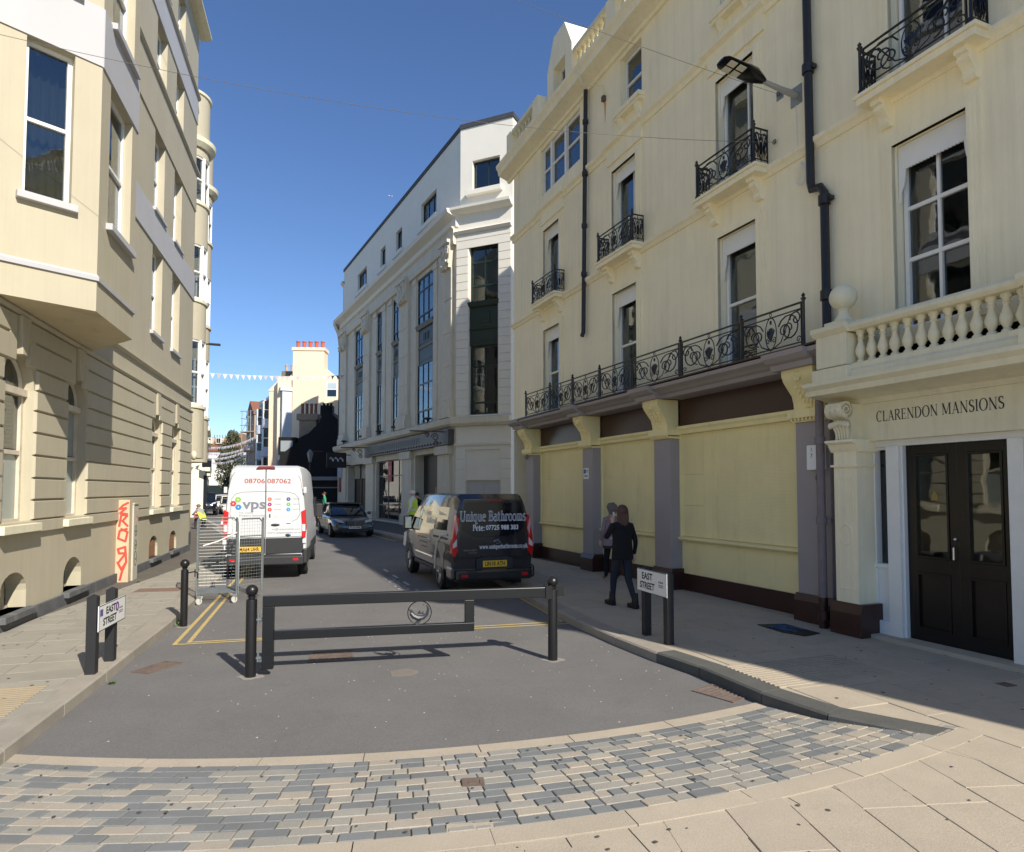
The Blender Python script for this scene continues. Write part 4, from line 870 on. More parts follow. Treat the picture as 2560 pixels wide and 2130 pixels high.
# small fixtures on the corner building (each its own thing)
def on(f, x, y, z): return f.w(x, y, z)
az = math.atan2(FR.d.y, FR.d.x)
r = empty('meter_box', on(FR, -.83, .12, 2.34), az, 'white meter box numbered 17 on the grey pilaster beside the entrance', 'meter box')
BOX(-.13, .13, 0, .1, 0, .36).build('box', WHITE, r, bevel=.01); MB().box(-.125, .125, .1, .106, .005, .355).build('lid', WHITE, r)
mI = basis((0.04, .1075, .29), (-1, 0, 0), (0, 0, 1)); text('1', .085, TEXTB, mI, r); text('7', .085, TEXTB, basis((0.04, .1075, .2), (-1, 0, 0), (0, 0, 1)), r)
mb = MB(); mb.tube([(.02, .02, 0), (.03, .04, -.12), (.0, .03, -.25), (-.1, .05, -.3)], .006, 5); mb.build('cable', TEXTB, r); mb = MB(); mb.lathe([(0, 0), (.008, 0)], 6); [mb.box(-.09, -.075, .106, .11, z, z + .015) for z in (.26, .06)]; mb.build('lock', TEXTB, r)
r = empty('parking_notice', on(FR, 6.15, .122, 2.32), az, 'small white parking notice with blue emblem on a grey shopfront pilaster', 'sign')
BOX(-.13, .13, 0, .006, 0, .26).build('plate', WHITE, r); BOX(.0, .11, .006, .008, .13, .23).build('blue_panel', mat('sign blue', srgb(40, 70, 150), .5), r)
for z in (.08, .05): BOX(-.09, .09, .006, .0075, z, z + .014).build('print_line', TEXTB, r)
for z in (.2, .16): BOX(-.11, -.02, .006, .0075, z, z + .014).build('print_line', TEXTB, r)
r = empty('security_camera', on(FR, 9.66, .12, 3.0), az, 'small security camera below the last shopfront corbel', 'camera')
mb = MB(); mb.lathe([(0, -.05), (.04, -.05), (.05, 0), (.05, .06), (0, .06)], 10, (0, .07, 0)); mb.build('housing', mat('grey plastic', srgb(120, 120, 120), .5), r); BOX(-.03, .03, 0, .06, .05, .08).build('bracket', IRON, r)
# street lamp on an outreach arm
r = empty('wall_street_lamp', on(FR, -.43, 0, 8.15), az, 'black LED street lamp on a steel arm fixed to the cream wall', 'street lamp')
mb = MB(); mb.box(-.11, .11, 0, .012, -.16, .14); mb.build('wall_plate', GALV, r)
mb = MB(); mb.tube([(0, .0, 0), (.02, .3, .04), (.04, .62, .1)], [.055, .042, .034], 8); mb.build('arm', mat('grey steel arm', srgb(176, 174, 168), .5, metal=.3), r, smooth=True)
Mh = Matrix.Translation((.04, .62, .1)) @ Matrix.Rotation(R(11), 4, 'X') @ Matrix.Rotation(R(-3), 4, 'Z')
mb = MB(); mb.loft([[(w_ * math.cos(t), yy, h_ * math.sin(t) * (1 if math.sin(t) > 0 else .5)) for t in [k * math.pi / 6 for k in range(12)]] for yy, w_, h_ in ((-.02, .05, .05), (.06, .09, .07), (.2, .15, .1), (.34, .16, .09), (.42, .16, .06), (.72, .15, .045), (.78, .1, .03))]); mb.xf(Mh); mb.build('lamp_head', BLACKP, r, smooth=True)
LED = mat('led lens', srgb(214, 210, 190), .3)
for k in range(4): mb = MB(); x, y = (-.07 if k % 2 else .07), (.46 if k < 2 else .62); mb.box(x - .055, x + .055, y - .06, y + .06, -.034, -.026); mb.xf(Mh); mb.build('lens', LED, r)
mb = MB(); mb.tube([(0, .01, -.16), (.0, .02, -.2), (-.01, .012, -.9)], .006, 5); mb.build('cable', WHITE, r)
r = empty('cable_anchor', on(FR, -.1, 0, 8.35), az, 'small steel anchor plate above the lamp arm', 'anchor'); BOX(-.07, .07, 0, .01, -.08, .08).build('plate', GALV, r); mb = MB(); mb.tube([(.03 * math.cos(k), .04, .03 * math.sin(k)) for k in range(7)], .008, 5); mb.build('ring', IRON, r)
# coil of cable by the string course
r = empty('cable_coil', on(FR, -.55, .05, 6.85), az, 'loose coil of white cable tucked behind the near rainwater pipe', 'cable'); mb = MB()
for k in range(4): mb.tube([((.11 - .012 * k) * math.cos(t * .42 + k), .02 + .01 * k, (.17 - .01 * k) * math.sin(t * .42 + k)) for t in range(15)], .006, 4, closed=True)
mb.build('coil', WHITE, r)
r = empty('rusty_bracket', on(FR, 5.35, 0, 11.3), az, 'rusty broken bracket with stain below the cornice', 'bracket'); BOX(-.05, .05, 0, .08, 0, .12).build('stub', RUST, r); mb = MB(); mb.prism([(-.06, 0), (.05, 0), (.02, -.25), (0, -.55), (-.03, -.3)], 'y', 0.001, .003); mb.build('rust_stain', mat('rust stain', srgb(206, 160, 96), .8, .1, 8), r); mb = MB(); mb.tube([(.02, .03, .1), (.02, .04, .38), (.35, .42, .5), (.55, .48, 1.1)], .014, 5); mb.build('conduit', CREAM_S, r)
# ------------------------------------------------------------------ stone coloured building on the left with canted bay
FL = Facade('canted_bay_building', (-10.43, 21.23), (0.27264, -0.96212), 'pale stone coloured stucco building with canted bay and grooved ground floor', 'building')
lt = FL.root; XE, LT = 17.5, 17.4
GW = [(1.75, 2.8), (4.0, 5.02), (9.6, 10.58), (11.86, 12.86), (14.3, 15.3)]
UW = [(2.05, 3.05), (4.2, 5.25)]
FLR = [(6.03, 8.22), (9.15, 11.18), (12.6, 14.1), (15.3, 16.7)]
ops = []
for a, b in GW: ops += [op(a, b, 1.55, 4.04, .24, arch=.5), op(a + .05, b - .1, .33, .88, .26, arch=.3)]
for a, b in UW:
    for c, d in FLR: ops.append(op(a, b, c, d, .22))
ops_hi = [o for o in ops]
shell(FL, 0, XE, 0, LT, ops, 9, CREAM_L)
# grooved courses: every block is its own piece, proud of the wall
cz = [1.60, 1.90, 2.23, 2.57, 2.91, 3.24, 3.55, 3.86, 4.24, 4.53]
def block(x0, x1, z0, z1, name='stone_block', sl=0.0, sr=0.0, d=.045):
    mb = MB(); g = .02
    vs = [(x0 + sl, -.005, z0), (x1 + sr, -.005, z0), (x1, -.005, z1), (x0, -.005, z1), (x0 + sl + g, d, z0 + g), (x1 + sr - g, d, z0 + g), (x1 - g, d, z1 - g), (x0 + g, d, z1 - g)]
    mb.add(vs, [(4, 5, 6, 7), (0, 1, 5, 4), (1, 2, 6, 5), (2, 3, 7, 6), (3, 0, 4, 7)]); return mb.build(name, CREAM_L, lt)
for k, (z0, z1) in enumerate(zip(cz, cz[1:])):
    zm = (z0 + z1) / 2; cuts = []
    for a, b in GW:
        c, h = (a + b) / 2, (b - a) / 2
        if zm < 3.54: cuts.append((a, b))
        elif zm < 4.04: t = math.sqrt(max(0, 1 - ((z0 - 3.54) / .5) ** 2)) if z0 > 3.54 else 1; cuts.append((c - h * t - .04, c + h * t + .04))
        else: cuts.append((c - .2, c + .2))
    x = 0.0
    for a, b in sorted(cuts) + [(XE, XE)]:
        if a - x > .1: block(x + (0 if x == 0 else .0), a, z0 + .004, z1 - .004)
        x = b
    
for a, b in GW:                                    # keystones
    c = (a + b) / 2; mb = MB(); mb.prism([(c - .09, 3.98), (c + .09, 3.98), (c + .16, 4.53), (c - .16, 4.53)], 'y', -.2, .075); mb.build('keystone', CREAM_L, lt, bevel=.01)
    for s in (-1, 1): mb = MB(); mb.prism([(c + s * .2, 4.02), (c + s * .3, 3.98), (c + s * .42, 4.24), (c + s * .3, 4.5), (c + s * .22, 4.5)], 'y', -.01, .04); mb.build('voussoir', CREAM_L, lt)
# plain dado, strings and slate plinth
mb = MB(); moulding(mb, 0, XE, [(-.01, 1.42), (.05, 1.42), (.05, 1.585), (-.01, 1.6)]); mb.build('dado_course', CREAM_L, lt)
for z in (4.53, 5.02):
    mb = MB(); moulding(mb, 0, XE, [(-.01, z), (.05, z + .01), (.075, z + .05), (.075, z + .075), (-.01, z + .1)]); mb.build('string_course', CREAM_L, lt)
mb = MB(); xs = [0] + [v for a, b in GW for v in (a, b - .05)] + [XE]
mb.box(0, XE, -.02, .05, 0, .30); mb.build('plinth', PLINTH, lt)
# ground floor windows: stone lined, timber sashes, sill blocks
OLDW = mat('peeling cream joinery', srgb(206, 196, 176), .7, .12, 6, .2, 40, stain=.45, stc=srgb(130, 116, 96), stretch=(1, 1, .4))
for i, (a, b) in enumerate(GW):
    mb = MB(); y = -.1 if i < 2 else -.13; t = .07
    frame_bars(mb, a, b, 1.56, 3.56, y, t, .08, (), (.52,)); ap = arch_pts(a + t * .5, b - t * .5, 3.54, .46, 10); mb.tube([(p[0], y - .04, p[1]) for p in ap], .04, 5); mb.box(a, b, y - .06, y + .05, 3.44, 3.54)
    w = mb.build('window', OLDW, lt)
    BOX(a + t, b - t, y - .05, y - .045, 1.62, 2.57).build('lower_pane', FROST, w); BOX(a + t, b - t, y - .05, y - .045, 2.65, 3.46).build('upper_pane', GLASS if i != 2 else FROST, w)
    mb = MB(); mb.prism(arch_pts(a + .05, b - .05, 3.54, .46, 10), 'y', y - .05, y - .045); mb.build('fanlight', GLASS, w)
    BOX(a - .1, b + .12, -.05, .13, 1.44, 1.56).build('sill', CREAM_S, w, bevel=.008)
    if i == 3:                                      # slatted shutter behind the nearest window
        mb = MB(); [mb.box(a + .1, b - .1, y - .14, y - .11, z, z + .035) for z in [2.7 + .06 * k for k in range(12)]]; mb.build('slatted_blind', OLDW, w)
    if i == 2: text('ER', .14, TEXTB, basis((b - .2, y - .043, 2.95), (-1, 0, 0), (0, 0, 1)), w); text('O', .14, TEXTB, basis((b - .17, y - .043, 2.62), (-1, 0, 0), (0, 0, 1)), w)
    # basement opening
    c, d = a + .05, b - .1; mb = MB(); z0 = .33
    if i < 2:
        mb.box(c, d, -.1, -.06, z0, z0 + .05); n = 8
        for k in range(n): x = c + (d - c) * (k + .5) / n; h = .58 + .26 * math.sqrt(max(0, 1 - ((x - (c + d) / 2) / ((d - c) / 2)) ** 2)); mb.box(x - .02, x + .02, -.08, -.05, z0, h)
        mb.box(c, d, -.09, -.07, .5, .54); w = mb.build('basement_grille', mat('brown painted bars', srgb(112, 78, 54), .7, .15, 6), lt); BOX(c, d, -.3, -.14, z0, .86).build('board', mat('ply board', srgb(156, 112, 66), .8, .1, 4), w)
    else:
        mb.box(c, d, -.26, -.22, z0, .37); mb.box(c + .45, c + .5, -.24, -.2, z0, .84)
        for k in range(9): mb.box(c + .5, d, -.245, -.22, z0 + .06 + k * .055, z0 + .085 + k * .055)
        mb.box(c + .28, c + .4, -.25, -.2, .52, .72)
        w = mb.build('basement_louvre', OLDW, lt); BOX(c, d, -.4, -.27, z0, .88).build('backing', CREAM_L, w)
    BOX(a - .04, b + .0, -.25, .13, .235, .33).build('basement_sill', PLINTH, w, bevel=.008)
for a, b in UW:
    for c, d in FLR:
        w = window(FL, a, b, c, d, -.16, t=.06, curtain=[(0, 1)]); mb = MB(); mb.box(a - .08, b + .08, -.18, .08, c - .09, c); mb.build('sill', GREYW, w, bevel=.006)
# painted bands and projecting strings between floors
for z0, z1, m in ((8.24, 9.06, GREYW), (11.2, 12.42, CREAM_L), (14.12, 14.95, GREYW)):
    BOX(0, 9.48, -.01, .03, z0, z1).build('painted_band', m, lt)
for z in (12.42, 14.95, 17.2):
    mb = MB(); e = .1 if z < 17 else .35; moulding(mb, -.05 if z < 17 else -.3, XE, [(-.01, z), (e * .5, z + .01), (e, z + .07), (e, z + .13), (-.01, z + .17)]); mb.build('string_course', CREAM_L if z < 17 else CREAM_S, lt)
BOX(0, XE, -9, -.1, 17.4, 18.4).build('parapet', CREAM_L, lt)
# canted bay
BP = [(9.48, 0), (10.8, 1.03), (12.65, 1.03), (13.35, 0)]
BZ0, BZ1 = 4.62, 17.2; mb = MB(); BWIN = [(6.05, 8.22), (9.15, 11.18), (12.6, 14.1), (15.3, 16.7)]
mb.add([(p[0], p[1], BZ0) for p in BP], [(0, 1, 2, 3)]); mb.build('bay_soffit', mat('stained soffit', srgb(196, 184, 152), .8, .08, 1, .06, 40, stain=.5, stc=srgb(120, 104, 76), stretch=(1, 1, 1)), lt)
def bay_face(p, q, wx0, wx1):
    d = Vector(q) - Vector(p); L = d.length; ang = math.atan2(d.y, d.x); mb = MB()
    wall_sheet(mb, 0, L, BZ0, BZ1, [op(wx0, wx1, c, e, .16) for c, e in BWIN]); o = mb.build('bay_wall', CREAM_L, lt); o.location = (p[0], p[1], 0); o.rotation_euler = (0, 0, ang); res = [o]
    for c, e in BWIN:
        w = window(FL, wx0, wx1, c, e, -.12, t=.055, curtain=[(0, 1)]); w.location = (p[0], p[1], 0); w.rotation_euler = (0, 0, ang)
        mb = MB(); mb.box(wx0 - .07, wx1 + .07, -.14, .09, c - .1, c); mb.build('sill', GREYW, w, bevel=.006)
    for z0, z1 in ((8.23, 9.1), (11.2, 12.42), (14.12, 14.95)):
        b = BOX(0 if p != BP[0] else .02, L, -.01, .02, z0, z1).build('painted_band', GREYW, lt); b.location = (p[0], p[1], 0); b.rotation_euler = (0, 0, ang)
    mb = MB(); moulding(mb, -.01, L + .01, [(-.01, 5.06), (.03, 5.06), (.035, 5.12), (-.01, 5.16)]); b = mb.build('string_course', GREYW, lt); b.location = (p[0], p[1], 0); b.rotation_euler = (0, 0, ang)
bay_face(BP[2], BP[3], .345, .915); bay_face(BP[1], BP[2], .3, 1.45); bay_face(BP[0], BP[1], .5, 1.2)
mb = MB(); mb.prism([BP[0], BP[1], BP[2], BP[3]], 'z', BZ1, BZ1 + .3); mb.build('bay_roof', CREAM_L, lt)
mb = MB(); q = [(9.6, -.05), (10.85, .85), (12.6, .85), (13.2, -.05)]; mb.prism(q, 'z', BZ0 + .05, BZ1 - .1); mb.prism([(10.2, .1), (10.9, .6), (12.5, .6), (12.9, .1)], 'z', BZ0 + .1, BZ1 - .2)
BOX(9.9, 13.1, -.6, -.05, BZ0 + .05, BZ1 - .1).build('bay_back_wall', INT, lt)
# wall cabinet with graffiti
cb = empty('wall_cabinet', FL.w(7.36, 0, PZ), math.atan2(FL.d.y, FL.d.x), 'tall cream and grey cabinet against the left wall, tagged with red graffiti', 'cabinet')
BOX(.08, .3, 0, .25, -.02, 1.72).build('pillar', mat('cream cabinet paint', srgb(196, 176, 146), .8, .08, 3, .1, 40, stain=.3, stc=srgb(120, 104, 84)), cb, bevel=.012)
BOX(-.28, .08, 0, .28, -.02, 1.62).build('cabinet_body', mat('grey cabinet', srgb(186, 182, 166), .7, .06, 4), cb, bevel=.012); BOX(-.3, .085, 0, .3, 1.62, 1.65).build('cabinet_lid', CREAM_L, cb)
RED = mat('red spray paint', srgb(190, 72, 56), .7, .08, 8); mb = MB(); rg = random.Random(3)
for k, (z, sh) in enumerate(((1.55, 'e'), (1.3, 'r'), (1.0, 'o'), (.62, 'a'), (.28, 'y'))):
    x = .302; pts = {'e': [(.36, .1), (.2, .05), (.1, -.02), (.3, .0), (.12, -.1), (.34, -.12)], 'r': [(.1, -.12), (.16, .1), (.34, .08), (.2, -.02), (.36, -.12)], 'o': [(.34, .1), (.12, .06), (.08, -.08), (.3, -.14), (.36, .04), (.16, .1)],
           'a': [(.34, -.18), (.3, .1), (.08, .06), (.12, -.02), (.32, -.02), (.1, -.2)], 'y': [(.08, .12), (.2, -.02), (.34, .12), (.22, -.06), (.16, -.22)]}[sh]
    pts = [(p[0] * .62, p[1] * 1.1) for p in pts]; pv = None
    for p in pts:
        if pv: d = Vector((p[0] - pv[0], p[1] - pv[1])); n = Vector((-d.y, d.x)).normalized() * .022; e = d.normalized() * .012; mb.add([(x + .0002 * len(mb.f), pv[0] - n.x - e.x, z + pv[1] - n.y - e.y), (x + .0002 * len(mb.f), p[0] - n.x + e.x, z + p[1] - n.y + e.y), (x + .0002 * len(mb.f), p[0] + n.x + e.x, z + p[1] + n.y + e.y), (x + .0002 * len(mb.f), pv[0] + n.x - e.x, z + pv[1] + n.y - e.y)], [(0, 1, 2, 3)])
        pv = p
mb.build('graffiti', RED, cb)
mb = MB(); y = .2805
for z, r_ in ((1.05, .09), (.75, .08), (.45, .12)):
    mb.tube([(-.1 + r_ * .8 * math.cos(k * .45), y, z + r_ * 1.3 * math.sin(k * .45)) for k in range(14)], .006, 4, closed=True); mb.tube([(-.14, y, z), (-.1, y, z - .03), (-.06, y, z)], .006, 4)
mb.build('doodle', TEXTB, cb); mb = MB(); mb.tube([(-.1, y, 1.22), (-.2, y, 1.3), (-.12, y, 1.36), (-.22, y, 1.4)], .007, 4); mb.build('red_doodle', RED, cb)
# ------------------------------------------------------------------ next building on the left: bowed bays
FB = Facade('bow_fronted_building', (-14.4, 30.6), (0.39, -0.92), 'cream building with bowed bay windows beside the pale stone building', 'building')
bt = FB.root; LB = 10.0
mb = MB(); mb.box(0, LB, -9, -.5, 0, 15.2); mb.build('wall', CREAM_L, bt)
mb = MB(); mb.box(LB - 2.2, LB, -.5, -.12, .6, 3.7); mb.box(LB - 2.2, LB - .05, -.35, -.05, 3.7, 3.95); mb.build('shop_pier', mat('buff paint', srgb(214, 196, 146), .7, .05, 2), bt)
BOX(LB - 2.2, LB, -.35, -.06, 0, .6).build('plinth', PLINTH, bt)
for cx in (LB - 1.5, LB - 5.2):
    r0 = .82; a0, a1 = R(-8), R(188); n = 16; y0 = -.5
    for z0, z1, kind in ((3.15, 4.95, 0), (4.95, 7.2, 1), (7.2, 8.6, 0), (8.6, 10.5, 1), (10.5, 12.0, 0), (12.0, 13.6, 1), (13.6, 15.9, 0)):
        if kind == 0:
            mb = MB(); mb.lathe([(r0 * .4, z0), (r0, z0), (r0, z1), (r0 * .4, z1)], n, (cx, y0, 0), a0, a1); mb.build('bow_wall', CREAM_L, bt, smooth=30)
            mb = MB(); mb.lathe([(r0, z1 - .12), (r0 + .05, z1 - .1), (r0 + .06, z1 - .02), (r0, z1)], n, (cx, y0, 0), a0, a1); mb.build('bow_moulding', CREAM_S, bt, smooth=30)
        else:
            mb = MB()
            for k in range(7):
                a = a0 + (a1 - a0) * k / 6; p = (cx + (r0 - .04) * math.cos(a), y0 + (r0 - .04) * math.sin(a)); mb.tube([(p[0], p[1], z0), (p[0], p[1], z1)], .07 if k % 2 == 0 else .045, 6)
            for z in (z0 + .04, (z0 + z1) / 2, z1 - .04): mb.tube([(cx + (r0 - .05) * math.cos(a0 + (a1 - a0) * k / n), y0 + (r0 - .05) * math.sin(a0 + (a1 - a0) * k / n), z) for k in range(n + 1)], .04, 5)
            w = mb.build('bow_window', WHITE, bt)
            for k in range(6):
                a, b = a0 + (a1 - a0) * k / 6, a0 + (a1 - a0) * (k + 1) / 6; rr = r0 - .07; pa, pb = (cx + rr * math.cos(a), y0 + rr * math.sin(a)), (cx + rr * math.cos(b), y0 + rr * math.sin(b))
                MB().quad((*pa, z0), (*pb, z0), (*pb, z1), (*pa, z1)).build('pane', GLASS, w)
    mb = MB(); mb.lathe([(.8, 13.9), (r0 + .08, 13.9), (r0 + .2, 14.05), (r0 + .22, 14.2), (.8, 14.25)], n, (cx, y0, 0), a0, a1); mb.build('bow_cornice', CREAM_S, bt, smooth=30)
mb = MB(); moulding(mb, 0, LB, [(-.4, 14.9), (-.1, 14.9), (.0, 15.1), (-.4, 15.2)]); mb.build('cornice', CREAM_S, bt)
r = empty('wall_light', FB.w(LB - .5, -.05, 3.2), math.atan2(FB.d.y, FB.d.x), 'round cream wall light on the bow fronted building', 'lamp'); mb = MB(); mb.sphere((0, .12, 0), .16, 12, 8, (1, .6, 1)); mb.build('globe', CREAM_S, r, smooth=True); BOX(-.05, .05, -.1, .08, -.05, .05).build('bracket', IRON, r)
r = empty('street_lantern', FB.w(LB - 1.5, .3, 7.2), math.atan2(FB.d.y, FB.d.x), 'flat black street lamp reaching out from the bow fronted building', 'street lamp'); mb = MB(); mb.box(-.08, .08, .12, .5, -.04, .03); mb.build('lamp_head', IRON, r, bevel=.02); mb = MB(); mb.tube([(0, -.1, -.03), (0, .2, 0)], .025, 6); mb.build('arm', IRON, r)
# ------------------------------------------------------------------ white department store beyond the side alley
SD = Vector((-.468, .884)).normalized(); SE = Vector((.913, -.408)).normalized()
FS = Facade('department_store', (-2.6, 30.4), SD, 'tall white stone department store with giant pilasters and dark green window bays', 'building')
st = FS.root; SL = 23.2
ATW = [(3.3, 5.6), (8.9, 10.05), (12.2, 13.3), (16.6, 19.0)]
VW = [(3.05, 5.35), (8.5, 9.65), (11.87, 12.95), (16.3, 18.4)]
ops = [op(a, b, 16.35, 17.72, .22) for a, b in ATW] + [op(a, b, 5.5, 13.4, .3) for a, b in VW] + [op(7.8, 12.95, .2, 3.85, .3), op(2.35, 5.6, .2, 3.9, .5), op(15.3, 20.3, .2, 3.85, .5)]
shell(FS, 0, SL, 0, 15.0, [o for o in ops if o['z1'] < 15], 12, STONE, roof=False)
mb = MB(); wall_sheet(mb, .08, SL, 15.0, 19.2, [o for o in ops if o['z1'] > 15], -.25); mb.quad((.3, -.25, 19.2), (SL, -.25, 19.2), (SL, -12, 19.2), (.3, -12, 19.2)); mb.quad((.3, -12, 15), (SL, -12, 15), (SL, -12, 19.2), (.3, -12, 19.2)); mb.quad((SL, -.25, 15), (SL, -12, 15), (SL, -12, 19.2), (SL, -.25, 19.2)); mb.build('attic_wall', WHITEW, st)
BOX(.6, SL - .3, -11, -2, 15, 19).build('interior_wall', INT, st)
BOX(.06, SL + .05, -12, -.2, 19.2, 19.42).build('roof_edge', LEAD, st)
for a, b in ATW:
    w = window(FS, a, b, 16.38, 17.7, -.4, GREENF, cols=(.33, .66) if b - a > 2 else (.5,), rows=(), t=.07); BOX(a - .3, b + .3, -.3, -.08, 16.12, 16.35).build('sill', WHITEW, w, bevel=.01)
SPAN = mat('dark green panel', srgb(58, 66, 66), .5, .06, 3)
for a, b in VW:
    cc = (.33, .66) if b - a > 1.5 else (.5,)
    window(FS, a, b, 5.5, 8.75, -.02, GREENF, cols=cc, rows=(.22, .66), t=.08); window(FS, a, b, 10.85, 13.38, -.02, GREENF, cols=cc, rows=(.2, .72), t=.08)
    mb = MB(); mb.box(a, b, -.2, -.08, 8.75, 10.85); moulding(mb, a - .12, b + .12, [(-.2, 10.6), (.02, 10.62), (.1, 10.78), (.1, 10.85), (-.2, 10.87)]); moulding(mb, a - .04, b + .04, [(-.2, 9.55), (-.04, 9.58), (.0, 9.68), (-.2, 9.7)]); p = mb.build('spandrel_panel', SPAN, st)
    mb = MB(); c = (a + b) / 2; mb.box(a + .15, b - .15, -.08, -.06, 8.9, 9.4); mb.box(a + .15, b - .15, -.08, -.06, 9.85, 10.45); [mb.box(c + x - .05, c + x + .05, -.06, -.03, 9.95, 10.35) for x in (-.35, -.12, .12, .35)]; mb.build('relief', SPAN, p)
# giant pilasters with carved capitals, entablature
for a, b in ((.35, 1.35), (6.6, 8.1), (14.4, 15.9), (20.75, 22.3)):
    mb = MB(); mb.box(a, b, -.02, .1, 6.2, 12.6); [mb.box(a + .02, b - .02, .1, .13, z, z + 1.5) for z in (6.35, 7.95, 9.55, 11.15)]; mb.box(a - .12, b + .12, -.02, .34, 5.45, 5.9); mb.box(a - .06, b + .06, -.02, .28, 5.9, 6.2); mb.build('pilaster', STONE, st)
    mb = MB(); mb.prism([(a + .03, 12.6), (b - .03, 12.6), (b + .12, 13.75), (a - .12, 13.75)], 'y', -.02, .28); rg = random.Random(int(a * 10))
    for k in range(34): mb.sphere((rg.uniform(a, b), .3, 12.65 + rg.random() * 1.05), rg.uniform(.07, .14), 5, 4, (1, .7, 1.3))
    mb.tube([(a + .1, .33, 12.9), ((a + b) / 2, .36, 12.65), (b - .1, .33, 12.9)], .09, 6); mb.box(a - .1, b + .1, -.02, .4, 13.75, 13.9); mb.build('capital', STONE, st, smooth=True)
for a, b in ((2.4, 2.9), (5.5, 6.0), (8.15, 8.45), (9.8, 10.4), (11.1, 11.8), (13.0, 13.6), (15.95, 16.25), (18.5, 19.1)):
    mb = MB(); mb.box(a, b, -.02, .05, 5.4, 13.6); mb.box(a - .05, b + .05, -.02, .1, 13.2, 13.5); mb.build('minor_pilaster', STONE, st)
mb = MB(); moulding(mb, 0, SL, [(-.02, 13.6), (.16, 13.6), (.2, 13.8), (.18, 14.3), (.3, 14.4), (.24, 14.42), (-.02, 14.42)]); mb.build('architrave', STONE, st)
mb = MB(); moulding(mb, -.1, SL, [(-.3, 14.42), (.1, 14.42), (.12, 14.85), (.3, 14.92), (.52, 15.02), (.58, 15.2), (-.3, 15.26)]); mb.build('cornice', WHITEW, st)
mb = MB(); moulding(mb, -.1, SL + .6, [(-.02, 5.0), (.2, 5.02), (.34, 5.12), (.36, 5.36), (.3, 5.42), (-.02, 5.46)]); mb.build('string_course', STONE, st)
# shop level
mb = MB(); mb.box(.25, 14.7, .0, .3, 4.18, 4.9); fas = mb.build('shop_fascia', mat('blackened fascia', srgb(70, 70, 72), .5, .12, 3, stain=.4, stc=srgb(110, 108, 104)), st)
rg = random.Random(2); mb = MB()
for k in range(22): x = 4.2 + k * .34; mb.box(x, x + rg.uniform(.1, .24), .3, .31, 4.4 + rg.random() * .1, 4.75)
mb.build('letter_ghost', mat('letter ghost', srgb(86, 86, 88), .6, .1, 5), fas); mb = MB(); [mb.sphere((x, .31, 4.3), .05, 6, 4) for x in [1.2 + .42 * k for k in range(30)]]; mb.build('fixing_stud', IRON, fas)
for a, b in ((.3, 2.3), (5.65, 7.8), (13.0, 15.3), (20.3, 21.7)):
    mb = MB(); mb.box(a + .25, b - .25, -.02, .12, .0, 3.8); mb.box(a + .15, b - .15, -.02, .2, 0, .7); mb.box(a + .15, b - .15, -.02, .26, 3.75, 4.15); mb.build('shop_pier', STONE, st)
GREYF = mat('grey shop frame', srgb(120, 122, 122), .5, .05)
w = window(FS, 7.8, 12.95, .22, 3.85, -.18, GREYF, cols=(.22, .62), rows=(.25, .74), t=.07, gm=GLASSD, name='shop_window')
BOX(10.2, 11.0, -.16, -.15, 2.55, 3.85).build('red_banner', mat('red banner', srgb(176, 66, 72), .6, .05), w)
text('TO LET', .3, WHITE, basis((10.6, -.146, 3.35), (-1, 0, 0), (0, 0, 1)), w, width=.6); text('75', .3, WHITE, basis((10.6, -.146, 3.05), (-1, 0, 0), (0, 0, 1)), w)
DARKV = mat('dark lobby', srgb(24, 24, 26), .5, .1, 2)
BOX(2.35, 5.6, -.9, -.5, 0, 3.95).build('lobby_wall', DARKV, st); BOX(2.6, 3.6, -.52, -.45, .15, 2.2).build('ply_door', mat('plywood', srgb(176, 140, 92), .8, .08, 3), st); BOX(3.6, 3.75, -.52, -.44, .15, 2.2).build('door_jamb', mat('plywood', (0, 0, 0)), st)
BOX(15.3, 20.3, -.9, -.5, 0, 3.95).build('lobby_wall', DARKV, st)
mb = MB(); mb.box(15.5, 17.3, -.3, -.24, 2.85, 3.8); mb.box(17.8, 19.2, -.3, -.24, 2.85, 3.8); w = mb.build('door_fanlight', mat('grey etched glass', srgb(98, 104, 102), .3, .05), st); text('77', .55, WHITE, basis((16.3, -.236, 3.3), (-1, 0, 0), (0, 0, 1)), w)
for x in (15.6, 17.5, 19.3): BOX(x - .06, x + .06, -.34, -.26, .1, 3.8).build('door_post', IRON, st)
BOX(21.75, SL, -.01, .1, 3.0, 4.2).build('end_panel', mat('pale blue panel', srgb(150, 164, 180), .6), st); BOX(22.3, 23.0, .02, .05, 1.9, 3.1).build('red_poster', mat('dark red poster', srgb(132, 44, 50), .6), st)
# rounded far corner
mb = MB(); mb.lathe([(1.0, 0), (2.4, 0), (2.4, 13.6), (2.6, 14.4), (2.9, 15.1), (1.0, 15.2)], 14, (SL, -2.4, 0), R(0), R(95)); mb.lathe([(1.0, 15.2), (2.15, 15.2), (2.15, 18.2), (2.35, 18.4), (1, 18.5)], 14, (SL, -2.4, 0), R(0), R(95)); mb.build('rounded_corner', STONE, st, smooth=30)
for k in range(3): a = R(78 - 30 * k); o = BOX(-.35, .35, -.05, .03, 5.6, 13.2).build('corner_window', GREENF, st); o.location = (SL + 2.4 * math.cos(a), -2.4 + 2.4 * math.sin(a), 0); o.rotation_euler = (0, 0, a - R(90))
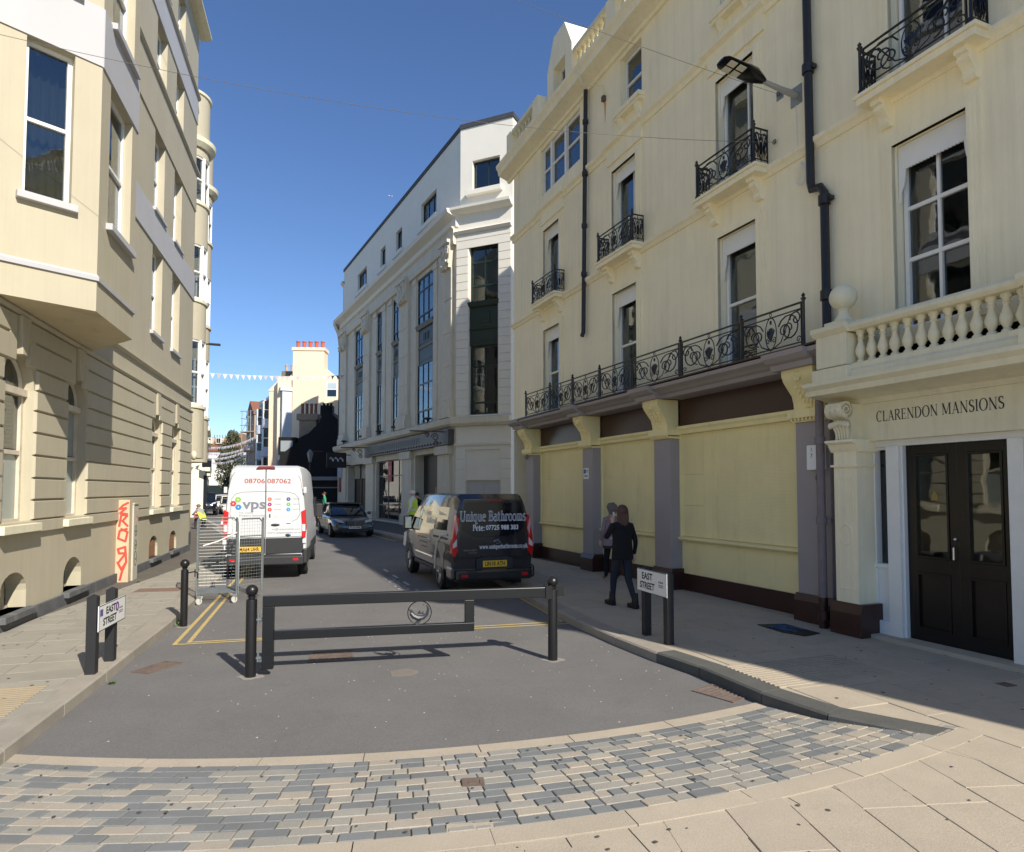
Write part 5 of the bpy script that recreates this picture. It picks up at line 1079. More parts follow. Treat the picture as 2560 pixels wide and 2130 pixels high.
# chamfered end towards the square: built in its own frame, then set into the store
before = set(bpy.data.objects)
Pr = Vector((-2.6, 30.4)) + SE * 2.8
class _F: pass
f2 = _F(); f2.root = st
mb = MB(); wall_sheet(mb, 0, 2.8, 0, 15.0, [op(.65, 2.15, 5.5, 13.4, .25), op(.52, 2.3, .1, 3.9, .25)]); mb.build('end_wall', WHITEW, st)
mb = MB(); wall_sheet(mb, 0, 2.725, 15.0, 19.2, [op(.66, 2.08, 16.1, 17.55, .25)], -.2); mb.build('end_attic_wall', WHITEW, st)
mb = MB(); mb.quad((0, 0, 0), (0, 0, 15), (0, -9, 15), (0, -9, 0)); mb.quad((0, -.2, 15), (0, -.2, 19.2), (0, -9, 19.2), (0, -9, 15)); mb.quad((0, -.2, 19.2), (2.7, -.2, 19.2), (2.7, -9, 19.2), (0, -9, 19.2)); mb.quad((0, -9, 0), (3, -9, 0), (3, -9, 19.2), (0, -9, 19.2)); mb.build('alley_wall', WHITEW, st)
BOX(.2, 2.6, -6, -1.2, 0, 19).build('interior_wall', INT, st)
BOX(-.05, 2.75, -9, -.15, 19.2, 19.42).build('roof_edge', LEAD, st)
w = window(f2, .66, 2.08, 16.12, 17.52, -.38, GREENF, cols=(.47,), rows=(), t=.07); BOX(.5, 2.35, -.3, .02, 15.85, 16.08).build('sill', WHITEW, w, bevel=.01)
window(f2, .65, 2.15, 5.5, 8.72, -.2, GREENF, cols=(.5,), rows=(.18, .7), t=.09); window(f2, .65, 2.15, 10.75, 13.38, -.2, GREENF, cols=(.5,), rows=(.3, .72), t=.09)
GPN = mat('deep green panel', srgb(30, 48, 38), .45, .06, 3)
mb = MB(); mb.box(.65, 2.15, -.25, -.1, 8.72, 10.75); moulding(mb, .6, 2.2, [(-.25, 10.5), (-.02, 10.52), (.05, 10.68), (.05, 10.75), (-.25, 10.77)]); moulding(mb, .62, 2.18, [(-.25, 9.42), (-.06, 9.44), (-.04, 9.5), (-.25, 9.55)]); p = mb.build('spandrel_panel', GPN, st); mb = MB(); mb.box(1.1, 1.7, -.1, -.07, 9.75, 10.3); mb.box(.8, 2.0, -.1, -.08, 8.9, 9.25); mb.build('relief', GPN, p)
zc = 5.5
while zc < 14.0:                                   # drafted stone courses either side of the bay
    if zc + .385 <= 13.45:
        for a, b in ((0, .62), (2.18, 2.8)): mb = MB(); mb.box(a + .0, b, -.01, .035, zc + .012, zc + .375); mb.build('stone_course', WHITEW, st, bevel=.008)
    else: mb = MB(); mb.box(0, 2.8, -.01, .035, zc + .012, min(zc + .375, 14.0)); mb.build('stone_course', WHITEW, st, bevel=.008)
    zc += .39
for k in range(8):
    z = .3 + k * .45
    for a, b in ((.0, .5), (2.32, 2.8)): BOX(a, b, -.01, .035, z + .012, z + .435).build('stone_course', WHITEW, st, bevel=.008)
mb = MB(); moulding(mb, -.05, 2.85, [(-.02, 14.0), (.12, 14.02), (.2, 14.12), (.16, 14.16), (-.02, 14.2)]); moulding(mb, -.1, 2.95, [(-.02, 14.95), (.2, 14.98), (.4, 15.1), (.42, 15.22), (-.25, 15.28)]); mb.build('cornice', WHITEW, st)
mb = MB(); moulding(mb, -.05, 3.0, [(-.02, 4.98), (.2, 5.0), (.3, 5.12), (.3, 5.36), (-.02, 5.46)]); mb.build('string_course', STONE, st)
mb = MB(); moulding(mb, -.02, 2.85, [(-.02, 4.1), (.08, 4.1), (.1, 4.2), (-.02, 4.24)]); mb.build('band', WHITEW, st)
BOX(.5, 2.32, -.22, -.06, 2.5, 3.9).build('blank_panel', WHITEW, st); BOX(.5, 2.32, -.3, -.24, 0, 2.5).build('recess', WHITEW, st); BOX(1.35, 2.25, -.24, -.2, 0, 2.4).build('service_door', GREYW, st); BOX(.55, 1.3, -.24, -.2, 0, 2.4).build('service_door', GREYW, st)
Mw = basis((Pr.x, Pr.y, 0), (-SE.x, -SE.y, 0), (SE.y, -SE.x, 0)); M2 = st.matrix_basis.inverted() @ Mw
for o in set(bpy.data.objects) - before:
    if o.parent == st: o.matrix_basis = M2 @ o.matrix_basis
# floodlights on the string course, hanging sign, canopy brackets: things of their own
sa = math.atan2(FS.d.y, FS.d.x)
for k, x in enumerate((3.0, 8.3, 11.4, 15.5, 20.4)):
    r = empty('floodlight', FS.w(x, .3, 5.42), sa, 'black disc floodlight on the store ledge, %s' % ('beside the corner pilaster', 'beside the second giant pilaster', 'between the two narrow window bays', 'beside the third giant pilaster', 'beside the last giant pilaster')[k], 'floodlight', 'floodlights along the department store ledge'); mb = MB(); mb.lathe([(0, .12), (.04, .12), (.05, .16), (.24, .2), (.2, .27), (0, .29)], 10); mb.build('lamp_disc', IRON, r, smooth=True); mb = MB(); mb.tube([(0, 0, 0), (0, 0, .14)], .035, 6); mb.build('stem', IRON, r)
r = empty('hanging_sign', FS.w(19.6, 1.5, 4.0), sa, 'black hanging sign with white script on the far end of the store', 'sign'); BOX(-.04, .04, -1.2, .2, -.35, .75).build('board', DARKV, r)
mb = MB(); rg = random.Random(9)
for k in range(3): mb.tube([(-.046, -.85 + .35 * k + .12 * math.cos(t), .25 + .16 * math.sin(t * 1.7)) for t in [q * .5 for q in range(9)]], .022, 4)
mb.build('script_lettering', WHITE, r); mb = MB(); mb.box(-.03, .03, -1.5, -1.2, .55, .62); mb.box(-.03, .03, -1.5, -1.2, -.2, -.13); mb.build('bracket', IRON, r)
for x, wh in ((1.0, 'corner'), (14.5, 'entrance')):
    r = empty('canopy_bracket', FS.w(x, .3, 4.2), sa, 'rusty scrolled iron bracket at the %s end of the dark shop fascia' % wh, 'bracket', 'scrolled brackets of the store fascia'); mb = MB(); mb.tube([(0, 0, .62), (0, 1.6, .6)], .04, 5); mb.build('arm', RUST, r); mb = MB()
    for c, q in (((.35, .35), .2), ((.3, .05), .14), ((.75, .45), .12)): mb.tube([(0, c[0] + q * (1 - k / 18) * math.cos(k * .7), c[1] + q * (1 - k / 18) * math.sin(k * .7)) for k in range(15)], .025, 4)
    mb.build('scroll', RUST, r)
# ------------------------------------------------------------------ street beyond
def quadface(mb, a, b, z0, z1): mb.quad((a[0], a[1], z0), (b[0], b[1], z0), (b[0], b[1], z1), (a[0], a[1], z1))
PEACH = mat('peach render', srgb(236, 216, 186), .75, .03, .6, .05, 30, stain=.08, stc=srgb(190, 170, 140))
TERRA = mat('terracotta pot', srgb(188, 92, 62), .8, .1, 3); TILE = mat('red brown tiles', srgb(132, 84, 66), .8, .15, 6, .2, 12)
def pots(root, pts, h, r0=.2, m=None):
    for p in pts: mb = MB(); mb.lathe([(r0, 0), (r0 * .9, h * .8), (r0 * 1.1, h * .85), (r0 * 1.1, h), (r0 * .7, h), (r0 * .7, h * .9)], 9, p); mb.build('chimney_pot', m or TERRA, root, smooth=30)
# tall peach gable house with a broad chimney
D = 62.0; g = Facade('gable_house', tuple(at(690, 1225, D).xy), (1, .05), 'tall peach rendered gable house with a broad chimney breast', 'building')
def lx(u, v, y=0): s, z = g.sz(u, v, y); return s, z
g2r = g.root; WX = 7.5; ztop = 12.9
xa, za = lx(715, 938); 
mb = MB(); mb.prism([(0, 0), (WX, 0), (WX, 12.6), (6.2, 12.6), (4.95, 13.9), (4.85, 14.2), (2.2, 14.2), (1.9, 13.6), (1.3, 12.9), (0, 12.9)], 'y', -.35, 0) if False else mb.prism([(0, 0), (WX, 0), (WX, 12.5), (5.5, 12.5), (4.6, 13.6), (1.9, 13.6), (1.1, 12.85), (0, 12.85)], 'y', 0, 12)
gw = mb.build('wall', PEACH, g2r)
mb = MB(); mb.box(1.48, 4.4, -.28, 1.2, 0, 15.3); mb.box(1.38, 4.5, -.36, 1.3, 15.3, 15.6); mb.build('chimney_breast', PEACH, g2r); pots(g2r, [(1.75 + .58 * k, .5, 15.6) for k in range(5)], .75, .19)
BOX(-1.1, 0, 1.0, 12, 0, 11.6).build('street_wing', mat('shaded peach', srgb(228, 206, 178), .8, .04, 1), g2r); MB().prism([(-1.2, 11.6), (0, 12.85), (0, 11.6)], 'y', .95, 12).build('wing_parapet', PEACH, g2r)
x, z = lx(816, 960); BOX(x, x + 1.05, -.03, .0, z - 1.3, z + .2).build('window', WHITE, g2r); BOX(x + .1, x + .95, -.04, -.031, z - 1.2, z - .55).build('pane', GLASSD, g2r); BOX(x + .1, x + .95, -.04, -.031, z - .45, z + .1).build('pane', mat('pale blind', srgb(176, 192, 202), .5), g2r)
mb = MB(); mb.tube([(5.35, -.06, 6), (5.35, -.06, 10.6), (5.6, -.06, 10.6)], .03, 5); mb.build('vent_pipe', PEACH, g2r)
BOX(-.55, .6, 3, 4.2, 12.6, 13.9).build('rear_chimney', mat('grey brick', srgb(120, 112, 100), .8, .1, 5), g2r); pots(g2r, [(-.2, 3.5, 13.9), (.35, 3.5, 13.9)], .7, .16, mat('buff pot', srgb(186, 160, 132), .8))
# low chimney stack and black gabled pub
D2 = 57.5; c0 = at(748, 1060, D2); r = empty('chimney_stack', (c0.x, c0.y, 0), 0, 'weathered stone chimney stack with four clay pots behind the black house', 'chimney')
wS = 42 / F_PX * D2; BOX(0, wS, 0, .9, 0, 8.2).build('stack', mat('weathered stack', srgb(150, 134, 112), .85, .15, 3, .1, 20), r); BOX(-.2, wS + .15, -.15, 1.05, 8.2, 8.75).build('stack_cap', mat('weathered stack', (0, 0, 0)), r); pots(r, [(.15, .4, 8.75), (.55, .4, 8.75), (.95, .4, 8.75), (1.33, .4, 8.75)], .95, .13, mat('brown clay pot', srgb(142, 96, 74), .8, .1, 3))
BLK = mat('soot black paint', srgb(10, 10, 11), .8, .15, 1)
D3 = 54.0; o3 = at(742, 1225, D3); h = Facade('black_gable_house', (o3.x, o3.y), (1, .06), 'black painted gabled house with dormers along the street side', 'building'); hr = h.root
rx, rz = h.sz(813, 1020); ex, ez = h.sz(744, 1085)
mb = MB(); mb.prism([(0, 0), (4.6, 0), (4.6, 6.7), (rx, rz), (1.7, 7.6), (.9, 6.75), (0, 6.3)], 'y', 0, 9); mb.build('wall', BLK, hr)
BOX(rx - .45, rx + .55, .2, .9, rz - .6, rz + .25).build('ridge_chimney', BLK, hr); pots(hr, [(rx - .2, .5, rz + .25), (rx + .1, .5, rz + .25), (rx + .38, .5, rz + .25)], .22, .11, BLK)
mb = MB(); mb.prism([(-1.6, 0), (0, 0), (0, 6.2), (-1.6, 5.0)], 'y', .8, 9); mb.build('side_wall', BLK, hr)
for k in range(3):
    y = 1.2 + k * 2.3; mb = MB(); mb.box(-1.9 - .15 * k, -.5, y, y + 1.3, 5.0, 6.5 - .1 * k); mb.build('dormer', BLK, hr); BOX(-1.7 - .15 * k, -.7, y - .03, y, 5.3, 6.2 - .1 * k).build('pane', mat('pale pane', srgb(150, 156, 160), .4), hr)
for k in range(2):
    mb = MB(); mb.lathe([(.7, 2.9), (.75, 2.9), (.75, 4.6), (.7, 4.7)], 8, (-1.5, 2.0 + 3 * k, 0), R(120), R(300)); mb.build('bow_window', mat('grey timber', srgb(110, 110, 112), .6), hr)
mb = MB(); mb.box(0, 4.6, -.25, 0, 2.85, 3.15); mb.build('shop_canopy', mat('grey canopy edge', srgb(130, 130, 132), .5), hr); BOX(.8, 3.6, -.06, 0, 2.2, 2.3).build('strip', GREYF, hr); BOX(1.1, 2.1, -.02, 0, 5.2, 5.28).build('red_strip', mat('dull red', srgb(90, 24, 24), .6), hr)
# row of bow fronted houses
BLUEW = mat('blue white render', srgb(198, 202, 208), .7, .04, 2); DRK = mat('dark window', srgb(36, 40, 46), .12, .1, 2)
for k, (u, dd, hz, lab) in enumerate(((682, 64, 985, 'pale grey bow fronted house next to the peach gable'), (662, 70, 1000, 'white bow fronted house two doors from the peach gable'), (646, 77, 1013, 'pale blue bow fronted house three doors from the peach gable'))):
    p = at(u, 1225, dd); r = empty('bow_fronted_house', (p.x, p.y, 0), R(-62), lab, 'building', None); zt = CAM_H + (HORIZON - hz) / F_PX * dd; r0 = .8
    BOX(-1.2, 3.0, .3, 8, 0, zt).build('wall', BLUEW, r); mb = MB(); mb.box(-1.3, 3.1, .1, 8, zt, zt + .35); mb.build('cornice', BLUEW, r)
    zz = 2.6
    while zz < zt - 2.2:
        mb = MB(); mb.lathe([(.2, zz), (r0, zz), (r0, zz + 1.0), (.2, zz + 1.0)], 10, (.2, .35, 0), R(180), R(360)); mb.build('bow_wall', BLUEW, r, smooth=30)
        mb = MB(); mb.lathe([(r0 - .08, zz + 1.0), (r0 - .08, zz + 2.9)], 10, (.2, .35, 0), R(180), R(360)); w = mb.build('bow_window', DRK, r, smooth=30)
        mb = MB()
        for q in range(4): a = R(180 + 60 * q); mb.tube([(.2 + r0 * .96 * math.cos(a), .35 + r0 * .96 * math.sin(a), zz + 1), (.2 + r0 * .96 * math.cos(a), .35 + r0 * .96 * math.sin(a), zz + 2.9)], .07, 5)
        mb.lathe([(r0 - .05, zz + 1.9), (r0, zz + 1.9), (r0, zz + 2.0), (r0 - .05, zz + 2.0)], 10, (.2, .35, 0), R(180), R(360)); mb.build('frame', WHITE, w)
        for x in (1.6,): BOX(x, x + .8, .26, .3, zz + 1.0, zz + 2.8).build('window', DRK, r); 
        zz += 3.0
    BOX(1.8, 2.8, 2, 3, zt + .3, zt + 1.2).build('chimney', BLUEW, r)
# building under scaffold, with red gable roof
p = at(618, 1225, 86); r = empty('scaffolded_house', (p.x, p.y, 0), R(-58), 'red roofed house wrapped in scaffolding', 'building'); BOX(-1.2, 4, 0, 8, 0, 11.6).build('wall', mat('pale brick', srgb(170, 150, 132), .8, .1, 2), r); MB().prism([(-1.3, 11.6), (1.4, 13.6), (4.1, 11.6)], 'y', -.1, 8).build('roof', TILE, r)
BOX(4.0, 6.6, .5, 8, 0, 13.2).build('rear_block', PEACH, r)
p2 = at(602, 1225, 83.5); r = empty('scaffolding', (p2.x, p2.y, 0), R(-20), 'steel pole scaffolding with timber decks round the red roofed house', 'scaffolding'); PT = mat('scaffold steel', srgb(150, 158, 158), .5, .1, metal=.5); DK = mat('scaffold board', srgb(190, 150, 116), .8, .1)
for x in (0, 1.35, 2.0):
    for y in (0, 1.0): mb = MB(); mb.tube([(x, y, 0), (x, y, 12.2)], .05, 5); mb.build('standard', PT, r)
for z in (2.2, 4.6, 7.0, 9.4, 11.2):
    mb = MB(); [mb.tube([(-.3, y, z + .9), (2.3, y, z + .9)], .04, 4) for y in (0, 1.0)]; mb.tube([(-.2, 0, z), (-.2, 1.1, z)], .04, 4); mb.build('ledger', PT, r)
    if z < 11: BOX(-.25, 2.25, -.1, 1.1, z, z + .12).build('deck', DK, r); mb = MB(); mb.tube([(0, -.02, z), (1.35, -.02, z + 2.2)], .04, 4); mb.build('brace', PT, r)
BOX(-.02, 2.05, 1.12, 1.14, 8.6, 11.6).build('sheeting', mat('green grey sheeting', srgb(160, 172, 168), .5, .1, 2), r)
# far corner house with brown mansard roof and dormers, white wall
p = at(508, 1225, 108); wu = lambda u: (u - 508) / F_PX * 108; zu = lambda v: CAM_H + (HORIZON - v) / F_PX * 108
r = empty('mansard_house', (p.x, p.y, 0), R(2), 'white far house with brown mansard roof and two white dormers', 'building')
mb = MB(); mb.box(0, wu(592), 0, 9, 2.8, zu(1128)); mb.build('wall', WHITEW, r); BOX(0, wu(592), .1, 9, 0, 2.8).build('shopfront', mat('dark green shopfront', srgb(34, 42, 40), .4), r); BOX(-.1, wu(592), -.25, 9, zu(1128), zu(1112)).build('parapet', TILE, r)
MB().prism([(.3, zu(1112)), (1.2, zu(1092)), (7, zu(1092)), (8, zu(1112))], 'x', 0, wu(586)).build('mansard_roof', mat('brown shingles', srgb(134, 104, 76), .85, .15, 6), r); BOX(wu(556), wu(588), 2, 5, zu(1112), zu(1080)).build('party_wall', mat('brown party wall', srgb(150, 120, 90), .85, .1, 4), r)
for u in (513, 537):
    b = BOX(wu(u), wu(u + 14), -.1, 1.6, zu(1109), zu(1094)).build('dormer', WHITEW, r); mb = MB(); [mb.box(wu(u + 2 + 5.2 * i), wu(u + 6.4 + 5.2 * i), -.13, -.11, zu(1107) + .3 * 0, zu(1096)) for i in range(2)]; mb.build('pane', DRK, r)
for k in range(9): mb = MB(); mb.tube([(wu(514 + k * 7), 3, zu(1092)), (wu(514 + k * 7), 3, zu(1092) + .6)], .05, 4); mb.build('aerial', IRON, r)
# left terrace beyond the bow fronted building
for k, (u0, u1, dd, vt, lab) in enumerate(((500, 512, 47, 1065, 'cream terrace house with ornate shopfront beyond the bow fronted building'), (506, 516, 62, 1100, 'narrow white terrace house further down the left side'))):
    p = at(u1, 1225, dd); zt = CAM_H + (HORIZON - vt) / F_PX * dd; r = empty('terrace_house', (p.x, p.y, 0), R(-66), lab, 'building'); BOX(-7, 0, -5.5, 0, 0, zt).build('wall', CREAM if k == 0 else WHITEW, r)
    mb = MB(); mb.box(-7, .05, -.1, .25, zt - .3, zt); mb.box(-7, .05, -.1, .3, 3.4, 3.8); mb.build('cornice', CREAM_S, r); BOX(-7, .02, -.1, .12, 0, 3.1).build('shopfront', DRK, r)
    for x in (-1.6, -3.6, -5.6):
        for z in (4.4, 7.0): BOX(x, x + .9, 0, .04, z, z + 1.6).build('window', WHITE, r); BOX(x + .1, x + .8, .04, .05, z + .1, z + 1.5).build('pane', DRK, r)
    r2 = empty('projecting_sign', (p.x + .55, p.y - .9, 3.9), 0, 'black bracket sign on the %s terrace house' % ('cream' if k == 0 else 'narrow white'), 'sign'); BOX(-.35, .3, -.03, .03, -.25, .25).build('board', IRON, r2); mb = MB(); mb.tube([(-.7, 0, .3), (.3, 0, .3)], .03, 4); mb.build('arm', IRON, r2)
# tree at the end of the street
p = at(574, 1225, 96); tr = empty('street_tree', (p.x, p.y, 0), 0, 'dense dark evergreen tree at the bend of the street', 'tree'); rg = random.Random(12)
mb = MB(); mb.tube([(0, 0, 0), (.1, 0, 2), (-.1, .1, 4), (0, 0, 7)], [.28, .24, .18, .06], 8)
for k in range(7): a = rg.random() * 6.3; z = 2.2 + k * .7; mb.tube([(0, 0, z), (math.cos(a) * .9, math.sin(a) * .9, z + .6), (math.cos(a) * 1.7, math.sin(a) * 1.7, z + .8)], [.09, .06, .02], 5)
mb.build('trunk', mat('bark', srgb(76, 62, 50), .9, .2, 4), tr)
mb = MB(); LV = [mat('dark leaf', srgb(56, 62, 42), .7, .25, 8), mat('olive leaf', srgb(92, 92, 58), .7, .2, 8)]
for k in range(5200):
    c = rg.choice([(-.6, 0, 3.4, 1.3), (.8, .3, 3.2, 1.3), (0, -.4, 5.0, 1.4), (.5, 0, 6.6, 1.2), (-.5, .2, 6.3, 1.1), (1.1, 0, 5.0, 1.0), (.3, 0, 7.7, .8), (-.9, 0, 4.8, .9), (-.2, -.2, 2.2, 1.1)])
    d = Vector((rg.gauss(0, 1), rg.gauss(0, 1), rg.gauss(0, 1))).normalized() * c[3] * rg.random() ** .35; o = Vector(c[:3]) + d; s = rg.uniform(.07, .16)
    u = Vector((rg.gauss(0, 1), rg.gauss(0, 1), rg.gauss(0, 1))).normalized(); w_ = u.orthogonal().normalized(); mb.cur = 1 if rg.random() < .35 else 0; mb.add([o - u * s, o + w_ * s * .6, o + u * s, o - w_ * s * .6], [(0, 1, 2, 3)])
mb.build('crown', LV, tr); tr.scale = (1.15, 1.15, 1.28)
# bunting, wires
def catenary(a, b, sag, n=24): a, b = Vector(a), Vector(b); return [a.lerp(b, k / n) - Vector((0, 0, sag * 4 * (k / n) * (1 - k / n))) for k in range(n + 1)]
PINK = [mat('bunting pink', srgb(206, 188, 196), .8, .1, 3), mat('bunting white', srgb(222, 222, 216), .8, .05, 3)]
def bunting(label, a, b, sag, nf, size):
    pts = catenary(a, b, sag, nf * 2); r = empty('bunting', pts[0], 0, label, 'bunting'); mb = MB(); o = pts[0]; mb.tube([p - o for p in pts], .012, 4); mb.build('cord', WHITE, r); rg = random.Random(nf)
    for k in range(1, len(pts) - 1, 2):
        p = pts[k] - o; d = (pts[k + 1] - pts[k - 1]).normalized() * size / 2; tw = Vector((rg.uniform(-.06, .06), rg.uniform(-.1, .1), 0)); t = .004
        mb = MB(); n = d.cross(Vector((0, 0, 1))).normalized() * t; q = [p - d, p + d, p + tw - Vector((0, 0, size * 1.15))]; mb.add([x - n for x in q] + [x + n for x in q], [(0, 1, 2), (3, 4, 5), (0, 1, 4, 3), (1, 2, 5, 4), (2, 0, 3, 5)]); mb.build('pennant', PINK[k // 2 % 2], r)
bunting('pink and white bunting strung high across the street', at(508, 932, 40), at(862, 938, 47), .15, 26, .27)
for k, (v0, v1, d0) in enumerate(((1112, 1098, 80), (1128, 1118, 84), (1140, 1128, 88), (1150, 1144, 92))):
    bunting('string of pale bunting in front of the far tree, %s row down' % ('top', 'second', 'third', 'lowest')[k], at(516, v0 + 4, d0), at(640 - 8 * k, v1 - 8, d0 - 4), .5, 34, .3)
BLKW = mat('wire', srgb(120, 116, 110), .5)
def wire(label, a, b, sag, r=.0038): pts = catenary(a, b, sag, 30); o = pts[0]; rr = empty('overhead_wire', o, 0, label, 'wire'); mb = MB(); mb.tube([p - o for p in pts], r, 4); mb.build('cable', BLKW, rr); return rr
s, z = FR.sz(1942, 356); aa = FR.w(s, .02, z); s2, z2 = FL.sz(-60, 72, .2); wire('thin steel wire from the iron balcony wall across to the bay', aa, FL.w(s2, .2, z2), .32)
mb = MB(); mb.tube([(.035 * math.cos(k), .03, .035 * math.sin(k)) for k in range(7)], .008, 5); mb.tube([(0, 0, 0), (0, .03, 0)], .01, 5); r = empty('wire_anchor', aa, az, 'small iron ring holding the overhead wire beside the balcony', 'anchor'); mb.build('ring', IRON, r)
wire('thin steel wire rising from the lamp arm over the street', FR.w(-.1, .03, 8.35), Vector((-7.9, 14.5, 17.0)), .3)
p = at(977, 490, 2600); r = empty('aeroplane', p, R(20), 'tiny white aeroplane high in the blue sky', 'aeroplane'); r.scale = (3.2, 3.2, 3.2); mb = MB(); mb.tube([(-2.6, 0, 0), (2.0, 0, 0), (2.6, 0, .05)], [.25, .35, .05], 6); mb.build('fuselage', WHITE, r); mb = MB(); mb.prism([(-.4, -2.4), (.5, 0), (-.4, 2.4), (-.8, 2.4), (-.5, 0), (-.8, -2.4)], 'z', -.05, .05); mb.build('wing', WHITE, r); MB().prism([(-2.6, 0), (-1.9, 0), (-2.6, .9)], 'y', -.05, .05).build('tail_fin', WHITE, r)
# lantern post on the pavement by the black house
p = at(774, 1225, 50); r = empty('lantern_post', (p.x, p.y, PZ), 0, 'black lantern post in front of the black house', 'street lamp'); mb = MB(); mb.lathe([(0, 0), (.14, 0), (.1, .5), (.06, .9), (.05, 4.0), (0, 4.05)], 8); mb.build('column', IRON, r); mb = MB(); mb.lathe([(.1, 4.05), (.24, 4.7), (.26, 4.72), (.1, 4.95), (0, 5.05)], 4); mb.build('lantern', mat('lantern glass', srgb(120, 124, 126), .2), r)
p = at(516, 1225, 62); r = empty('lantern_post', (p.x, p.y, PZ), 0, 'black lantern post far down the left pavement', 'street lamp'); mb = MB(); mb.lathe([(0, 0), (.12, 0), (.06, .8), (.05, 3.6), (0, 3.65)], 8); mb.build('column', IRON, r); mb = MB(); mb.lathe([(.1, 3.65), (.22, 4.2), (.1, 4.45), (0, 4.55)], 4); mb.build('lantern', IRON, r)
# ------------------------------------------------------------------ vehicles (local: x right, y forward, z up)
def paint(name, col, rough=.25, metal=0.0, coat=.6): return mat(name, col, rough, .02, 1.5, metal=metal, coat=coat)
CARGLASS = mat('tinted car glass', srgb(22, 26, 32), .05, 0, spec=.8)
PLASTIC = mat('black plastic', srgb(44, 45, 47), .6, .08, 6); LRED = mat('red lamp lens', srgb(190, 28, 30), .15, .05, 9, coat=.5); LWHT = mat('clear lamp lens', srgb(200, 204, 208), .12, .05, 9, coat=.5)
PLY = mat('yellow plate', srgb(236, 190, 50), .45); PLW = mat('white plate', srgb(226, 226, 222), .45); LAMB = mat('amber lens', srgb(220, 120, 40), .2)
def wheel_parts(root, x, y, r, w, spokes=10, rim=ALLOY):
    s = 1 if x > 0 else -1
    mb = MB(); mb.lathe([(r * .62, -w / 2), (r * .93, -w / 2), (r, -w * .32), (r, w * .32), (r * .93, w / 2), (r * .62, w / 2)], 22); mb.xf(Matrix.Translation((x, y, r)) @ Matrix.Rotation(R(90), 4, 'Y')); t = mb.build('wheel', RUBBER, root, smooth=30)
    mb = MB(); mb.lathe([(r * .52, 0), (r * .64, 0), (r * .64, w * .1), (r * .52, w * .1)], 22); mb.lathe([(0, .01), (r * .16, .01), (r * .16, -.02), (0, -.02)], 10)
    for k in range(spokes): a = 2 * math.pi * k / spokes; mb.tube([(r * .1 * math.cos(a), r * .1 * math.sin(a), 0), (r * .58 * math.cos(a), r * .58 * math.sin(a), .01)], [r * .06, r * .045], 4)
    mb.xf(Matrix.Translation((x + s * w * .42, y, r)) @ Matrix.Rotation(R(90 * s), 4, 'Y')); mb.build('rim', rim, t, smooth=30)
    mb = MB(); mb.lathe([(0, 0), (r * .6, 0), (r * .6, w * .3)], 16); mb.xf(Matrix.Translation((x + s * w * .2, y, r)) @ Matrix.Rotation(R(90 * s), 4, 'Y')); mb.build('brake_disc', PLASTIC, t)
def plate(root, txt, c, w, h, m, rear=True):
    yd = -1 if rear else 1; o = BOX(c[0] - w / 2, c[0] + w / 2, c[1] - .006, c[1] + .006, c[2] - h / 2, c[2] + h / 2).build('number_plate', m, root, bevel=.004)
    text(txt, h * .95, TEXTB, basis((c[0], c[1] + yd * .0075, c[2] - h * .02), (-yd, 0, 0), (0, 0, 1)), o, bold=.003, width=w * .84); return o
def ring(y, hw, zb, zt, top=.86, belt=None, r=.12):
    belt = belt or (zb + (zt - zb) * .45)
    half = [(hw * .93, zb), (hw, zb + .12), (hw, belt), (hw * (.5 + top * .5), belt + (zt - belt) * .5), (hw * top, zt - r), (hw * (top - .04), zt - r * .35), (hw * (top - .12), zt)]
    return [(x, y, z) for x, z in half] + [(-x, y, z) for x, z in half[::-1]]
def van_body(root, st, m, wheels=(), name='body'):
    """st: list of (y, hw, zb, zt, top)"""
    return MB().loft([ring(y, hw, zb, zt, tp, 1.1) for y, hw, zb, zt, tp in st]).build(name, m, root, smooth=28)
def pline(mb, pts, w, y):
    for a, b in zip(pts, pts[1:]):
        d = Vector((b[0] - a[0], b[1] - a[1])).normalized(); n = Vector((-d.y, d.x)) * w / 2; mb.quad((a[0] - n.x, y, a[1] - n.y), (b[0] - n.x, y, b[1] - n.y), (b[0] + n.x, y, b[1] + n.y), (a[0] + n.x, y, a[1] + n.y))
# ---- white panel van
VW_ = paint('white van paint', srgb(206, 208, 209), .35, coat=.3); SEAM = mat('dark seam', srgb(70, 72, 74), .7)
wv = empty('white_panel_van', (-5.66, 15.1, 0), R(14), 'white high roof panel van with hexagon logo, parked tail towards the gate', 'van')
HW = .91; HT = 2.62
van_body(wv, [(.0, HW * .96, .45, HT - .16, .84), (.05, HW * .995, .42, HT - .07, .85), (.25, HW, .42, HT, .86), (2.4, HW, .42, HT + .03, .86), (4.1, HW, .42, HT - .02, .85), (4.55, HW, .42, HT - .5, .82), (4.9, HW * .97, .42, 1.45, .82), (5.45, HW * .9, .45, 1.2, .82), (5.6, HW * .8, .5, .95, .82)], VW_)
Y = -.004
def rear_panel(xs, zs, m, name, y0=-.02, y1=.01, parent=wv, bev=.012):
    return MB().prism(list(zip(xs, zs)), 'y', y0, y1).build(name, m, parent, bevel=bev)
